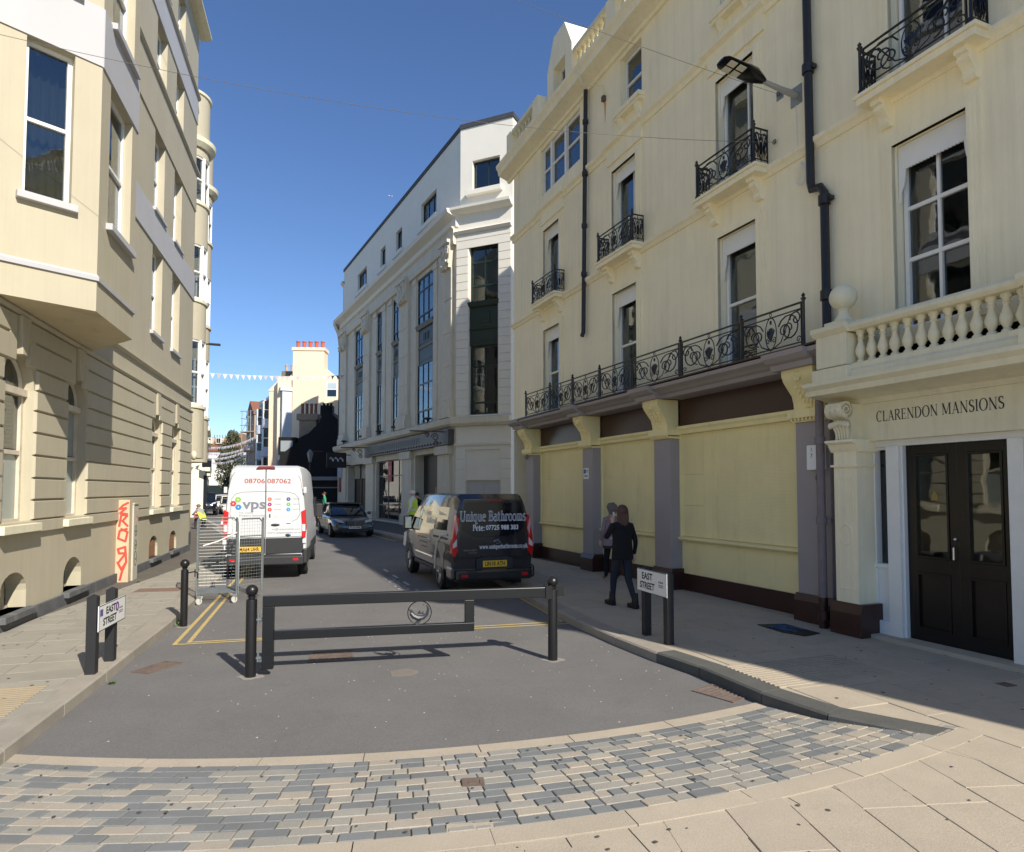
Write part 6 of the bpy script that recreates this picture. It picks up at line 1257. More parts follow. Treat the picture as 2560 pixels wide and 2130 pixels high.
for s, nm in ((-1, 'rear_door'), (1, 'rear_door')):
    d = rear_panel([s * .012, s * .83, s * .84, s * .8, s * .72, s * .6, s * .012], [.96, .98, 1.5, 2.05, 2.4, 2.48, 2.52], VW_, nm)
    mb = MB(); e = -.0225; pline(mb, [(s * .0, 2.02), (s * .5, 2.0), (s * .64, 1.96), (s * .72, 1.86), (s * .76, 1.5), (s * .7, 1.38), (s * .58, 1.32)], .008, e); pline(mb, [(s * .66, 2.46), (s * .76, 2.3), (s * .8, 2.05)], .008, e); mb.build('pressed_line', SEAM, d)
    rear_panel([s * .012, s * .84, s * .84, s * .012], [.58, .6, .955, .945], PLASTIC, 'lower_door_panel')
    BOX(s * .86 - .035, s * .86 + .035, -.03, .03, 1.98, 2.12).build('hinge', VW_, wv, bevel=.008); BOX(s * .86 - .04, s * .86 + .04, -.035, .03, .82, .92).build('hinge', VW_, wv, bevel=.008)
    # tail lamp: tall red and clear strip at the corner
    mb = MB(); mb.prism([(s * .78, 1.55), (s * .88, 1.6), (s * .905, 1.2), (s * .885, .95), (s * .8, .95), (s * .8, 1.25)], 'y', -.035, .04); t = mb.build('tail_lamp', LRED, wv, bevel=.008)
    BOX(min(s * .81, s * .88), max(s * .81, s * .88), -.04, -.03, 1.1, 1.26).build('clear_lens', LWHT, t)
    BOX(min(s * .62, s * .74), max(s * .62, s * .74), -.125, -.11, .44, .49).build('reflector', LRED, wv)
mb = MB(); mb.box(-.85, .85, -.12, .05, .34, .54); mb.box(-.93, -.83, -.08, .3, .36, .7); mb.box(.83, .93, -.08, .3, .36, .7); mb.build('rear_bumper', PLASTIC, wv, bevel=.03)
BOX(-.8, .8, -.09, -.02, .54, .575).build('step_tread', PLASTIC, wv)
BOX(-.006, .006, -.0225, -.015, .6, 2.52).build('door_seam', SEAM, wv)
MB().prism([(-.22, 2.535), (.2, 2.545), (.17, 2.6), (-.16, 2.595)], 'y', -.03, .1).build('brake_light', mat('dark red lens', srgb(130, 44, 44), .2), wv, bevel=.008)
mb = MB(); mb.sphere((.22, -.03, 1.25), .1, 12, 6, (1, .2, .28)); mb.build('door_handle', PLASTIC, wv, smooth=True); mb = MB(); mb.sphere((.5, -.02, .91 + .1), .065, 12, 6, (1, .2, .5)); mb.build('oval_badge', mat('dark blue badge', srgb(50, 56, 80), .2), wv, smooth=True)
BOX(.46, .55, -.026, -.02, 1.27, 1.285).build('model_badge', SEAM, wv); BOX(.085, .11, -.03, -.02, 1.42, 1.5).build('door_lock', PLASTIC, wv)
BOX(-.7, -.02, -.05, -.015, .6, .82).build('plate_recess', PLASTIC, wv, bevel=.01); plate(wv, 'MA64 UHR', (-.33, -.056, .7), .5, .12, PLY)
def lt_(body, size, col, x, z, w=None, bold=0.0, al='CENTER'): return text(body, size, mat('print %d %d %d' % col, srgb(*col), .5), basis((x, -.0235, z), (1, 0, 0), (0, 0, 1)), wv, bold=bold, width=w, align=al)
lt_('08706', .15, (168, 84, 76), -.24, 2.25, .44, .002); lt_('087062', .15, (168, 84, 76), .29, 2.25, .52, .002)
lt_('vps', .32, (120, 124, 132), -.24, 1.72, .5, .008); lt_('The Vacant', .06, (150, 150, 152), -.42, 1.53, .3); lt_('Property Specialists', .06, (150, 150, 152), -.28, 1.47, .56)
lt_('uk@vpspecialists.com', .06, (140, 142, 146), .46, 1.15, .62); lt_('www.vpspecialists.co.uk', .06, (120, 122, 126), .42, 1.07, .74)
def hexa(x, z, r, col, y=-.0237):
    o = MB().add([(x + r * math.cos(R(60 * k)), y, z + r * .94 * math.sin(R(60 * k))) for k in range(6)], [tuple(range(6))]).build('logo_hexagon', mat('logo %d %d %d' % col, srgb(*col), .5), wv)
    MB().add([(x + r * .24 * math.cos(R(90 * k)) * (1 if k % 2 == 0 else 1), y - .001, z + r * .24 * math.sin(R(90 * k))) for k in range(4)], [(0, 1, 2, 3)]).build('logo_star', PLW, o)
hexa(-.59, 1.83, .072, (140, 184, 80)); hexa(-.69, 1.74, .072, (190, 64, 64)); hexa(-.58, 1.66, .072, (50, 130, 190))
for x, cs in ((.09, ((206, 112, 84), (152, 60, 120), (204, 84, 70))), (.5, ((66, 84, 140), (110, 178, 100), (64, 146, 196)))):
    for k, c in enumerate(cs): hexa(x, 1.84 - .12 * k, .05, c); lt_(('ASSESS', 'CLEAR', 'SECURE', 'MONITOR', 'MAINTAIN', 'PROTECT')[k + (3 if x > .3 else 0)], .045, (150, 150, 154), x + .17, 1.84 - .12 * k, .15)
for x in (-.78, .78):
    for y in (.95, 4.45): wheel_parts(wv, x, y, .345, .22, 6, mat('silver steel wheel', srgb(120, 122, 124), .5, metal=.4))
mb = MB(); mb.box(.82, .935, .3, 1.5, .36, .66); mb.box(.9, .935, 1.6, 4.0, .5, .74); mb.build('side_moulding', PLASTIC, wv, bevel=.02)
for s in (-1, 1): mb = MB(); mb.box(s * 1.0 - .1, s * 1.0 + .1, 4.35, 4.45, 1.25, 1.65); mb.build('door_mirror', PLASTIC, wv, bevel=.03); BOX(min(s * .88, s * .915), max(s * .88, s * .915), 3.7, 4.5, 1.3, 1.85).build('side_window', CARGLASS, wv, bevel=.01)
# ---- dark grey van
BV = paint('charcoal van paint', srgb(44, 44, 48), .22, .3, .8)
hd = math.atan2(.357, .934); bl = Vector((-1.17, 12.76)); rv = Vector((.934, .357)); bc = bl + rv * .845
bv = empty('charcoal_van', (bc.x, bc.y, 0), hd, 'charcoal grey van with white bathroom company lettering, parked by the right kerb', 'van'); bv.scale = (.925, 1, 1)
HW = .92; HT = 1.97
van_body(bv, [(-.0, HW * .95, .42, HT - .22, .80), (.05, HW * .99, .38, HT - .1, .82), (.22, HW, .36, HT, .83), (1.8, HW, .36, HT + .02, .83), (3.1, HW, .36, HT - .02, .82), (3.6, HW, .36, HT - .3, .8), (4.1, HW * .98, .36, 1.25, .82), (4.75, HW * .9, .38, 1.02, .82), (4.95, HW * .78, .45, .8, .82)], BV)
tg = MB().prism([(-.78, .72), (.78, .72), (.8, 1.05), (.74, 1.5), (.66, 1.86), (-.66, 1.86), (-.74, 1.5), (-.8, 1.05)], 'y', -.03, .02).build('tailgate', BV, bv, bevel=.015)
MB().prism([(-.7, 1.3), (-.56, 1.2), (-.36, 1.13), (.36, 1.13), (.56, 1.2), (.7, 1.3), (.7, 1.5), (.62, 1.8), (-.62, 1.8), (-.7, 1.5)], 'y', -.042, -.028).build('rear_window', CARGLASS, bv, bevel=.006)
MB().prism([(-.16, 1.815), (.2, 1.815), (.18, 1.86), (-.14, 1.86)], 'y', -.06, 0).build('brake_light', mat('dark red lens', (0, 0, 0)), bv, bevel=.006)
for s in (-1, 1):
    mb = MB(); mb.prism([(s * .76, 1.5), (s * .82, 1.56), (s * .91, 1.1), (s * .925, .82), (s * .86, .74), (s * .78, .86), (s * .8, 1.1)], 'y', -.045, .12); t = mb.build('tail_lamp', LRED, bv, bevel=.01)
    MB().prism([(s * .815, 1.1), (s * .9, 1.0), (s * .9, .92), (s * .815, .96)], 'y', -.05, -.04).build('clear_lens', LWHT, t); MB().prism([(s * .78, 1.28), (s * .83, 1.5), (s * .86, 1.4), (s * .83, 1.16)], 'y', -.05, -.04).build('clear_lens', mat('pink lens', srgb(206, 150, 156), .15), t)
    BOX(min(s * .6, s * .74), max(s * .6, s * .74), -.15, -.13, .36, .42).build('reflector', LRED, bv)
mb = MB(); mb.box(-.86, .86, -.14, .1, .28, .5); mb.box(-.94, -.84, -.1, .34, .3, .56); mb.box(.84, .94, -.1, .34, .3, .56); mb.build('rear_bumper', BV, bv, bevel=.05)
MB().prism([(-.38, .48), (.44, .48), (.44, .7), (.3, .74), (-.22, .74), (-.38, .7)], 'y', -.045, -.02).build('plate_recess', PLASTIC, bv, bevel=.01); plate(bv, 'UN18 ATH', (.03, -.055, .6), .54, .125, PLY)
BOX(-.28, .34, -.055, -.03, .745, .775).build('handle_strip', BV, bv, bevel=.006)
WL = mat('white vinyl', srgb(224, 226, 230), .5); IN = mat('grey vinyl', srgb(70, 74, 86), .5)
mo = lambda z, x=0.0, y=-.044: basis((x, y, z), (1, 0, 0), (0, 0, 1))
serif('Unique Bathrooms', .19, WL, mo(1.52, .0), bv, width=1.5, fat=.035); serif('Unique Bathrooms', .19, IN, mo(1.52, .0, -.0452), bv, width=1.5, fat=-.012)
serif('Pete:', .11, WL, mo(1.3, -.33), bv, width=.27, fat=.03); text('07725 988 383', .13, WL, mo(1.305, .2), bv, bold=.003, width=.74)
serif('www.uniquebathroom.co.uk', .085, WL, mo(.93, .24, -.034), bv, width=1.1, fat=.02)
text('TRANSIT', .05, CHROME, mo(.87, -.52, -.034), bv, width=.3); text('CUSTOM', .04, CHROME, mo(.82, -.46, -.034), bv, width=.18); BOX(.66, .74, -.036, -.03, .86, .875).build('model_badge', CHROME, bv)
mb = MB(); mb.sphere((.08, -.032, 1.03), .07, 14, 6, (1, .2, .5)); mb.build('oval_badge', mat('dark oval badge', srgb(40, 44, 60), .15, coat=1), bv, smooth=True); mb = MB(); mb.tube([(.08 + .072 * math.cos(k * .4), -.046, 1.03 + .036 * math.sin(k * .4)) for k in range(16)], .005, 4, closed=True); mb.build('badge_ring', CHROME, bv)
# left side: glazing, rubbing strip and printed shower
sx = -HW - .004
def bvx(z): return -(HW if z <= 1.1 else HW * (1 - .085 * (z - 1.1) / .435) if z <= 1.535 else HW * (.915 - .085 * (z - 1.535) / .3))
def side_poly(pts, m, name, e=.005): return MB().add([(bvx(z) - e, y, z) for y, z in pts], [tuple(range(len(pts)))]).build(name, m, bv)
side_poly([(1.45, 1.22), (2.75, 1.22), (2.75, 1.45), (2.75, 1.68), (1.5, 1.7), (1.47, 1.45)], CARGLASS, 'side_window'); side_poly([(.42, 1.24), (1.3, 1.22), (1.3, 1.45), (1.3, 1.7), (.5, 1.7), (.46, 1.45)], CARGLASS, 'side_window'); side_poly([(2.95, 1.18), (3.75, 1.12), (3.5, 1.45), (3.2, 1.66), (2.95, 1.68)], CARGLASS, 'door_window')
for s in (-1, 1): mb = MB(); mb.box(s * 1.02 - .1, s * 1.02 + .1, 3.55, 3.7, 1.1, 1.42); mb.tube([(s * .9, 3.65, 1.12), (s * 1.0, 3.62, 1.15)], .03, 6); m_ = mb.build('door_mirror', PLASTIC, bv, bevel=.03); BOX(s * 1.02 - .08, s * 1.02 + .08, 3.535, 3.549, 1.13, 1.4).build('mirror_glass', CHROME, m_)
BOX(-.945, -.9, 1.45, 3.1, .6, .64).build('rubbing_strip', CHROME, bv, bevel=.01); BOX(-.94, -.88, 1.4, 3.2, .36, .44).build('sill_moulding', PLASTIC, bv, bevel=.02)
BOX(-.935, -.88, .3, 1.4, 1.06, 1.1).build('slide_rail', PLASTIC, bv)
mb = MB(); mb.tube([(sx, .35, 1.16), (sx, .7, 1.14), (sx, 1.02, 1.0), (sx, 1.2, .75), (sx, 1.25, .4)], .028, 6); mb.build('printed_pipe', mat('printed silver', srgb(196, 194, 186), .4), bv)
mb = MB(); mb.prism([(.42, .95), (.7, 1.0), (.98, .96), (1.02, .86), (.86, .74), (.72, .55), (.62, .42), (.56, .5), (.6, .72), (.44, .86)], 'x', sx - .006, sx + .02); mb.build('printed_shower', mat('printed grey', srgb(140, 136, 134), .4, .3, 6), bv)
serif('Bathrooms', .13, WL, basis((bvx(1.4) - .012, 1.75, 1.38), (0, -1, 0), (.2, 0, 1)), bv, width=.9, fat=.02); serif('Unique', .11, WL, basis((bvx(1.56) - .012, 2.1, 1.55), (0, -1, 0), (.2, 0, 1)), bv, width=.5, fat=.02)
for k in range(3): BOX(sx - .003, sx + .004, 2.0, 2.9 - .2 * k, .98 - .1 * k, 1.0 - .1 * k).build('small_print', IN, bv)
for x in (-.8, .8):
    for y in (.98, 3.9): wheel_parts(bv, x, y, .33, .22, 10)
    for y in (.98, 3.9): mb = MB(); s = 1 if x > 0 else -1; mb.lathe([(.36, 0), (.42, 0)], 20, (0, 0, 0), R(-10), R(190)); mb.xf(Matrix.Translation((s * (HW + .006), y, .33)) @ Matrix.Rotation(R(90), 4, 'Z') @ Matrix.Rotation(R(90), 4, 'X')); mb.build('arch_shadow_lip', PLASTIC, bv)
for x in (-.75, .75): BOX(x - .12, x + .12, .5, .52, .1, .4).build('mud_flap', RUBBER, bv)
mb = MB(); mb.prism([(4.6, .6), (4.85, .62), (4.75, .95), (4.3, 1.02)], 'x', -.86, -.8); mb.build('headlamp', LWHT, bv)
# ---- generic cars
def car(name, loc, rz, label, colour, kind='saloon', platetxt=None, front=True, group=None):
    root = empty(name, (loc[0], loc[1], 0), rz, label, 'car', group); suv = kind == 'suv'; sal = kind == 'saloon'
    L, W, H = {'saloon': (4.85, 1.84, 1.46), 'suv': (4.8, 1.95, 1.82), 'hatch': (4.2, 1.78, 1.52)}[kind]; h = W / 2; up = .16 if suv else 0; bt_ = .93 + up
    def rg_(y, hw, zb, zt): half = [(hw * .9, zb), (hw * .98, zb + .12), (hw, zb + (zt - zb) * .55), (hw * .97, zt - .1), (hw * .88, zt - .02), (hw * .6, zt)]; return [(x, y, z) for x, z in half] + [(-x, y, z) for x, z in half[::-1]]
    f = L / 2; hd_ = .12 if suv else 0
    body = MB().loft([rg_(-f, h * .72, .42 + up, .72 + up), rg_(-f + .06, h * .86, .3 + up * .6, bt_ - .08), rg_(-f + .3, h * .96, .24 + up * .6, bt_ + (.04 if sal else .02)), rg_(-f + 1.1, h, .22 + up * .6, bt_ + .02), rg_(0, h, .2 + up * .6, bt_), rg_(f - 1.5, h, .22 + up * .6, bt_ - .02 + hd_), rg_(f - .9, h * .98, .24 + up * .6, bt_ - .1 + hd_), rg_(f - .35, h * .93, .24 + up * .6, bt_ - .2 + hd_), rg_(f - .08, h * .8, .28 + up * .6, bt_ - .3 + hd_), rg_(f, h * .62, .34 + up, .56 + up)]).build('body', colour, root, smooth=32)
    def gr(y, hwb, hwt, zt): half = [(hwb, bt_ - .06), (hwt + (hwb - hwt) * .35, bt_ + (zt - bt_) * .7), (hwt, zt - .05), (hwt * .86, zt)]; return [(x, y, z) for x, z in half] + [(-x, y, z) for x, z in half[::-1]]
    y0, y1, y2, y3 = (-f + .55, -f + 1.35, f - 2.35, f - 1.4) if sal else (-f + .08, -f + .5, f - 2.1, f - 1.3)
    if suv: y3 = f - 1.25; y2 = f - 1.9
    MB().loft([gr(y0, h * .84, h * .8, bt_ + .02), gr(y1, h * .9, h * .72, H - .03), gr((y1 + y2) / 2, h * .92, h * .72, H), gr(y2, h * .92, h * .73, H - .03), gr(y3, h * .9, h * .82, bt_ + .02)]).build('glasshouse', CARGLASS, root, smooth=30)
    mb = MB(); mb.loft([[(x * h * .76, y, H - .055 + .012 * (1 - abs(x))) for x in (-1, -.8, 0, .8, 1)] + [(x * h * .74, y, H + .004 + .018 * (1 - x * x)) for x in (1, .8, 0, -.8, -1)] for y in (y1 - .08, (y1 + y2) / 2, y2 + .08)]); mb.build('roof', colour, root, smooth=40)
    mb = MB()
    for s in (-1, 1):
        mb.tube([(s * h * .86, y3 - .02, bt_), (s * h * .75, y2, H - .04)], .035, 5); mb.tube([(s * h * .84, y0 + .05, bt_), (s * h * .74, y1, H - .04)], .06, 5); ym = (y1 + y2) / 2 - .1; mb.tube([(s * h * .93, ym, bt_ - .02), (s * h * .75, ym, H - .03)], .03, 5); mb.tube([(s * h * .755, y1, H - .04), (s * h * .755, y2, H - .04)], .03, 5)
    mb.build('pillars', colour, root)
    wr = .37 if suv else .32
    for x in (-h + .1, h - .1):
        for y in (f - .88, -f + .95): wheel_parts(root, x, y, wr, .22, 10)
    for s in (-1, 1):
        mb = MB(); mb.sphere((s * (h + .08), y3 - .35, bt_ + .08), .1, 10, 6, (1, .6, .7)); mb.build('door_mirror', colour, root, smooth=True)
        mb = MB(); z = bt_ - .22 + hd_; mb.prism([(s * h * .45, z - .09), (s * h * .78, z - .03), (s * h * .86, z + .1), (s * h * .6, z + .05)], 'y', f - .42, f - .06); mb.build('headlight', LWHT, root, bevel=.01)
        mb = MB(); mb.prism([(s * h * .55, bt_ - .25), (s * h * .86, bt_ - .25), (s * h * .88, bt_ - .05), (s * h * .6, bt_ - .06)], 'y', -f + .01, -f + .3); mb.build('tail_light', LRED, root, bevel=.01)
        BOX(min(s * h * .5, s * h * .75), max(s * h * .5, s * h * .75), f - .18, f - .06, .36 + up, .46 + up).build('fog_lamp', PLASTIC, root)
    z = .62 + up + hd_ * .5; g_ = MB().prism([(-h * .36, z - .1), (h * .36, z - .1), (h * .4, z + .1), (-h * .4, z + .1)], 'y', f - .2, f + .012).build('grille', PLASTIC, root, bevel=.01)
    mb = MB(); [mb.box(-h * .37, h * .37, f, f + .025, z - .075 + .05 * k, z - .055 + .05 * k) for k in range(4)]; mb.box(-.012, .012, f, f + .028, z - .1, z + .1); mb.build('grille_bars', CHROME, g_)
    BOX(-h * .6, h * .6, f - .1, f - .0, .24 + up * .6, .34 + up).build('front_intake', PLASTIC, root, bevel=.02)
    if platetxt: plate(root, platetxt, (0, f + .03 if front else -f - .012, .45 + up if front else .62 + up), .52, .115, PLW if front else PLY, rear=not front)
    return root
car('saloon_car', (-7.75, 30.4), R(180 + 25), 'dark grey saloon car with chrome grille parked facing the square', paint('graphite paint', srgb(78, 82, 90), .2, .5), 'saloon', 'FY10 PNE')
car('hatchback_car', (-12.0, 38.2), R(24), 'black hatchback parked behind the dark grey saloon', paint('black car paint', srgb(24, 24, 28), .15, .2), 'hatch', 'LN09 KXB', front=False)
car('suv_car', (-25.6, 54.6), R(180 + 27), 'dark blue black off-road car coming down the street', paint('midnight paint', srgb(22, 26, 36), .12, .2), 'suv')
car('hatchback_car', (-24.4, 57.0), R(180 + 26), 'cream white hatchback half hidden by the white van', paint('ivory paint', srgb(226, 222, 208), .25), 'hatch', 'GU12 OXB')
car('hatchback_car', (-31.0, 70.5), R(180 + 26), 'white hatchback behind the off-road car', paint('bright white paint', srgb(232, 232, 232), .25), 'hatch')
car('hatchback_car', (-37.5, 80.0), R(180 + 26), 'white hatchback furthest down the street', paint('bright white paint', (0, 0, 0)), 'hatch')
car('hatchback_car', (-35.6, 82.0), R(180 + 26), 'blue hatchback furthest down the street beside the tree', paint('deep blue paint', srgb(40, 56, 92), .2), 'hatch')
# ------------------------------------------------------------------ street furniture
def post_profile(h, r): return [(0, 0), (r * 1.0, 0), (r, h - .17), (r * .95, h - .155), (r * .6, h - .145), (r * .58, h - .135), (r * .8, h - .13), (r * .8, h - .12), (r * .45, h - .115)]
def bollard(name, p, label, h=1.0, r=.058, cat='bollard'):
    o = empty(name, p, 0, label, cat); mb = MB(); mb.lathe(post_profile(h, r), 18); mb.build('post', IRON, o, smooth=40); mb = MB(); mb.sphere((0, 0, h - .06), .066, 16, 12); mb.build('ball_finial', IRON, o, smooth=True)
    mb = MB(); rg = random.Random(len(label)); mb.prism([(.13 * math.cos(k * .63) * rg.uniform(.75, 1.2), .11 * math.sin(k * .63) * rg.uniform(.75, 1.2)) for k in range(10)], 'z', -.01, .004); mb.build('footing', mat('footing mortar', srgb(140, 134, 126), .9, .1, 9, .2, 60), o); return o
IRON2 = IRON
pa, pb = G(626, 1692), G(1382, 1650)
bollard('gate_post', pa, 'black ball topped gate post on the hinge side of the road gate', cat='gate post')
o = bollard('gate_post', pb, 'black ball topped gate post on the latch side of the road gate', cat='gate post')
bollard('bollard', G(459, 1566, .0), 'black ball topped bollard with a hook at the left kerb', r=.052)
r = [x for x in bpy.data.objects if x.name.startswith('bollard')][-1]
mb = MB(); mb.tube([(.05, 0, .8), (.16, -.01, .82), (.2, -.01, .8), (.2, -.01, .72)], .01, 5); mb.tube([(.16, -.01, .86), (.16, -.01, .74)], .008, 5); mb.build('hook', IRON, r)
gdv = (pb - pa); gl = gdv.length; ga = math.atan2(gdv.y, gdv.x)
gt = empty('road_gate', pa, ga, 'black steel height gate with dolphin emblem across the road', 'gate')
GATE = mat('black gate paint', srgb(22, 23, 25), .35, .06, 4)
mb = MB(); mb.box(.12, gl - .06, -.045, .045, .76, .88); mb.build('top_bar', GATE, gt, bevel=.006)
mb = MB(); mb.box(.12, .24, -.045, .045, .08, .76); mb.build('hinge_stile', GATE, gt, bevel=.006)
mb = MB(); mb.box(.24, gl * .72, -.04, .04, .395, .495); mb.build('lower_bar', GATE, gt, bevel=.006)
mb = MB(); mb.box(gl * .72 - .11, gl * .72, -.04, .04, .495, .76); mb.build('end_stile', GATE, gt, bevel=.006)
for z in (.2, .62): mb = MB(); mb.tube([(.04, 0, z), (.13, 0, z)], .018, 6); mb.tube([(.075, 0, z - .04), (.075, 0, z + .06)], .014, 6); mb.build('hinge', GALV, gt)
mb = MB(); mb.box(gl - .1, gl - .02, -.06, .06, .74, .9); mb.box(gl + .04, gl + .14, -.01, .01, .76, .88); mb.tube([(gl - .0, .07, .9), (gl + .05, .08, .8), (gl + .03, .07, .68)], .012, 5); mb.build('latch', IRON, gt)
# emblem: ring with leaping fish
cx, cz = gl * .535, .627; mb = MB(); mb.tube([(cx + .135 * math.cos(2 * math.pi * k / 28), 0, cz + .135 * math.sin(2 * math.pi * k / 28)) for k in range(28)], .006, 5, closed=True); em = mb.build('emblem_ring', GATE, gt)
body = [(cx - .1, cz - .0), (cx - .07, cz - .035), (cx - .02, cz - .06), (cx + .04, cz - .055), (cx + .085, cz - .02), (cx + .1, cz + .04), (cx + .085, cz + .085), (cx + .05, cz + .1), (cx + .04, cz + .085), (cx + .06, cz + .075)]
mb = MB(); mb.tube([(p[0], 0, p[1]) for p in body], [.022, .03, .032, .026, .019, .013, .009, .007, .005, .004], 8); mb.prism([(cx - .11, cz + .0), (cx - .125, cz + .045), (cx - .085, cz + .03), (cx - .06, cz + .0)], 'y', -.01, .01); mb.prism([(cx - .02, cz - .08), (cx - .07, cz - .125), (cx - .01, cz - .12), (cx + .02, cz - .09)], 'y', -.008, .008); mb.prism([(cx - .03, cz - .01), (cx + .0, cz + .03), (cx + .02, cz - .01), (cx + .04, cz + .02), (cx + .05, cz - .02)], 'y', -.006, .006); mb.build('fish_emblem', mat('gunmetal emblem', srgb(46, 50, 56), .45), gt, smooth=40)
# ---- street name signs
def street_sign(label, p0, p1, hpost, zb, zt, ext, flag, facing=1):
    """plate spans both posts; p0 is where the text starts"""
    d = (p1 - p0); L = d.length; a = math.atan2(d.y, d.x); r = empty('street_name_sign', (p0.x, p0.y, PZ), a, label, 'sign'); PG = mat('dark grey post', srgb(34, 35, 37), .6, .1, 5)
    for x in (0, L):
        mb = MB(); w_ = .047; mb.box(x - w_, x + w_, -w_, w_, -.02, hpost - .03); mb.add([(x - w_, -w_, hpost - .03), (x + w_, -w_, hpost - .03), (x + w_, w_, hpost - .03), (x - w_, w_, hpost - .03), (x, 0, hpost)], [(0, 1, 4), (1, 2, 4), (2, 3, 4), (3, 0, 4)]); mb.build('post', PG, r)
    x0, x1 = -ext[0], L + ext[1]; y = -facing * .055
    BOX(x0, x1, min(y, y - facing * .012), max(y, y - facing * .012), zb, zt).build('plate', PLW, r, bevel=.004); mb = MB(); yy = y - facing * .0125
    for q in ((x0, x1, zb, zb + .008), (x0, x1, zt - .008, zt), (x0, x0 + .008, zb + .008, zt - .008), (x1 - .008, x1, zb + .008, zt - .008)): mb.box(q[0], q[1], min(yy, yy - facing * .001), max(yy, yy - facing * .001), q[2], q[3])
    mb.build('border', TEXTB, r); w = x1 - x0; h = zt - zb; xm = x0 + w * .42; M_ = lambda x, z: basis((x, yy - facing * .0015, z), (1, 0, 0), (0, 0, 1))
    text('EAST', h * .4, TEXTB, M_(x0 + w * (.43 if flag else .36), zb + h * .70), r, bold=.003, width=w * .36); text('STREET', h * .4, TEXTB, M_(x0 + w * (.40 if flag else .36), zb + h * .29), r, bold=.003, width=w * .5)
    cx_ = x0 + w * .82; mb = MB()
    for k in range(5): mb.add([(cx_ + (k - 2) * .022 - .012, yy - facing * .0015, zb + h * .55), (cx_ + (k - 2) * .022 + .012, yy - facing * .0015, zb + h * .55), (cx_ + (k - 2) * .022, yy - facing * .0015, zb + h * (.66 if k % 2 == 0 else .61))], [(0, 1, 2)])
    for z in (.44, .37): mb.add([(cx_ - .06, yy - facing * .0015, zb + h * z), (cx_ + .06, yy - facing * .0015, zb + h * z), (cx_ + .06, yy - facing * .0015, zb + h * (z + .03)), (cx_ - .06, yy - facing * .0015, zb + h * (z + .03))], [(0, 1, 2, 3)])
    mb.build('crest', mat('grey print', srgb(90, 92, 96), .6), r)
    if flag:
        BOX(x0 + .03, x0 + .11, min(yy, yy - facing * .002), max(yy, yy - facing * .002), zb + h * .58, zb + h * .84).build('sticker', mat('purple sticker', srgb(92, 84, 140), .5, .4, 30), r)
        mb = MB(); mb.tube([(x0 + w * .66 + .034 * math.cos(k * .45), yy - facing * .003, zb + h * .70 + .045 * math.sin(k * .45)) for k in range(14)], .007, 4, closed=True); mb.build('drawn_ring', mat('violet ink', srgb(80, 40, 100), .6), r)
    return r
street_sign('white East Street name sign with stickers on posts, left pavement', Vector((-4.43, 7.0, 0)), Vector((-4.55, 7.52, 0)), .83, .43, .70, (.03, .23), True)
q0, q1 = Vector((1.80, 8.86, 0)), Vector((1.97, 8.33, 0))
street_sign('white East Street name sign with rounded corner on posts, right pavement', q0, q1, .91, .58, .88, (.13, .07), False)
# ---- roll cage trolley
tp = [G(513, 1504), G(586, 1512), G(640, 1490)]
rc = empty('roll_cage', (-5.45, 12.2, 0), R(24), 'galvanised wire roll cage trolley with open front in the road', 'trolley'); rc.scale = (.94, .94, 1)
CW, CD, CH0, CH1 = .7, .74, .2, 1.52; TR = .015
def mesh_panel(mb, p0, p1, z0, z1, nx, nz, r=.0028):
    p0, p1 = Vector(p0), Vector(p1)
    for k in range(1, nx): p = p0.lerp(p1, k / nx); mb.tube([(p.x, p.y, z0), (p.x, p.y, z1)], r, 3, cap=False)
    for k in range(1, nz): z = z0 + (z1 - z0) * k / nz; mb.tube([(p0.x, p0.y, z), (p1.x, p1.y, z)], r, 3, cap=False)
def cage_side(name, p0, p1):
    mb = MB(); a, b = Vector((*p0, 0)), Vector((*p1, 0)); d = (b - a).normalized() * .06
    mb.tube([(a.x, a.y, CH0 - .04), (a.x, a.y, CH1 - .06), (a.x + d.x, a.y + d.y, CH1), (b.x - d.x, b.y - d.y, CH1), (b.x, b.y, CH1 - .06), (b.x, b.y, CH0 - .04)], TR, 7)
    for z in (.75, 1.2): mb.tube([(a.x, a.y, z), (b.x, b.y, z)], TR * .7, 5)
    s = mb.build(name, GALV, rc, smooth=40); mb = MB(); mesh_panel(mb, p0, p1, CH0, CH1, 9, 22); mb.build('wire_mesh', GALV, s); return s
h_, d_ = CW / 2, CD / 2
cage_side('side_panel', (-h_, -d_), (-h_, d_)); cage_side('side_panel', (h_, -d_), (h_, d_)); cage_side('back_panel', (-h_, d_ - .02), (h_, d_ - .02)); 
cage_side('open_gate', (h_ + .03, -d_), (h_ + .46, -d_ + .22))
cage_side('front_gate', (h_ + .46, -d_ + .22), (h_ + .5, -d_ + .56))
mb = MB(); [mb.tube([(-h_, y, CH0), (h_, y, CH0)], .012, 5) for y in [-d_ + CD * k / 7 for k in range(8)]]; mb.tube([(-h_, -d_, CH0), (-h_, d_, CH0)], .02, 6); mb.tube([(h_, -d_, CH0), (h_, d_, CH0)], .02, 6); mb.tube([(-h_, 0, CH0 - .02), (h_, 0, CH0 - .02)], .022, 6); mb.build('base_frame', GALV, rc)
mb = MB(); mb.tube([(h_, -d_, 1.28), (.0, -d_ + .02, 1.12), (-h_ + .1, -d_ + .02, 1.05)], .012, 4); mb.build('strap', WHITE, rc)
CAST = mat('grey castor', srgb(190, 186, 176), .6, .1, 8)
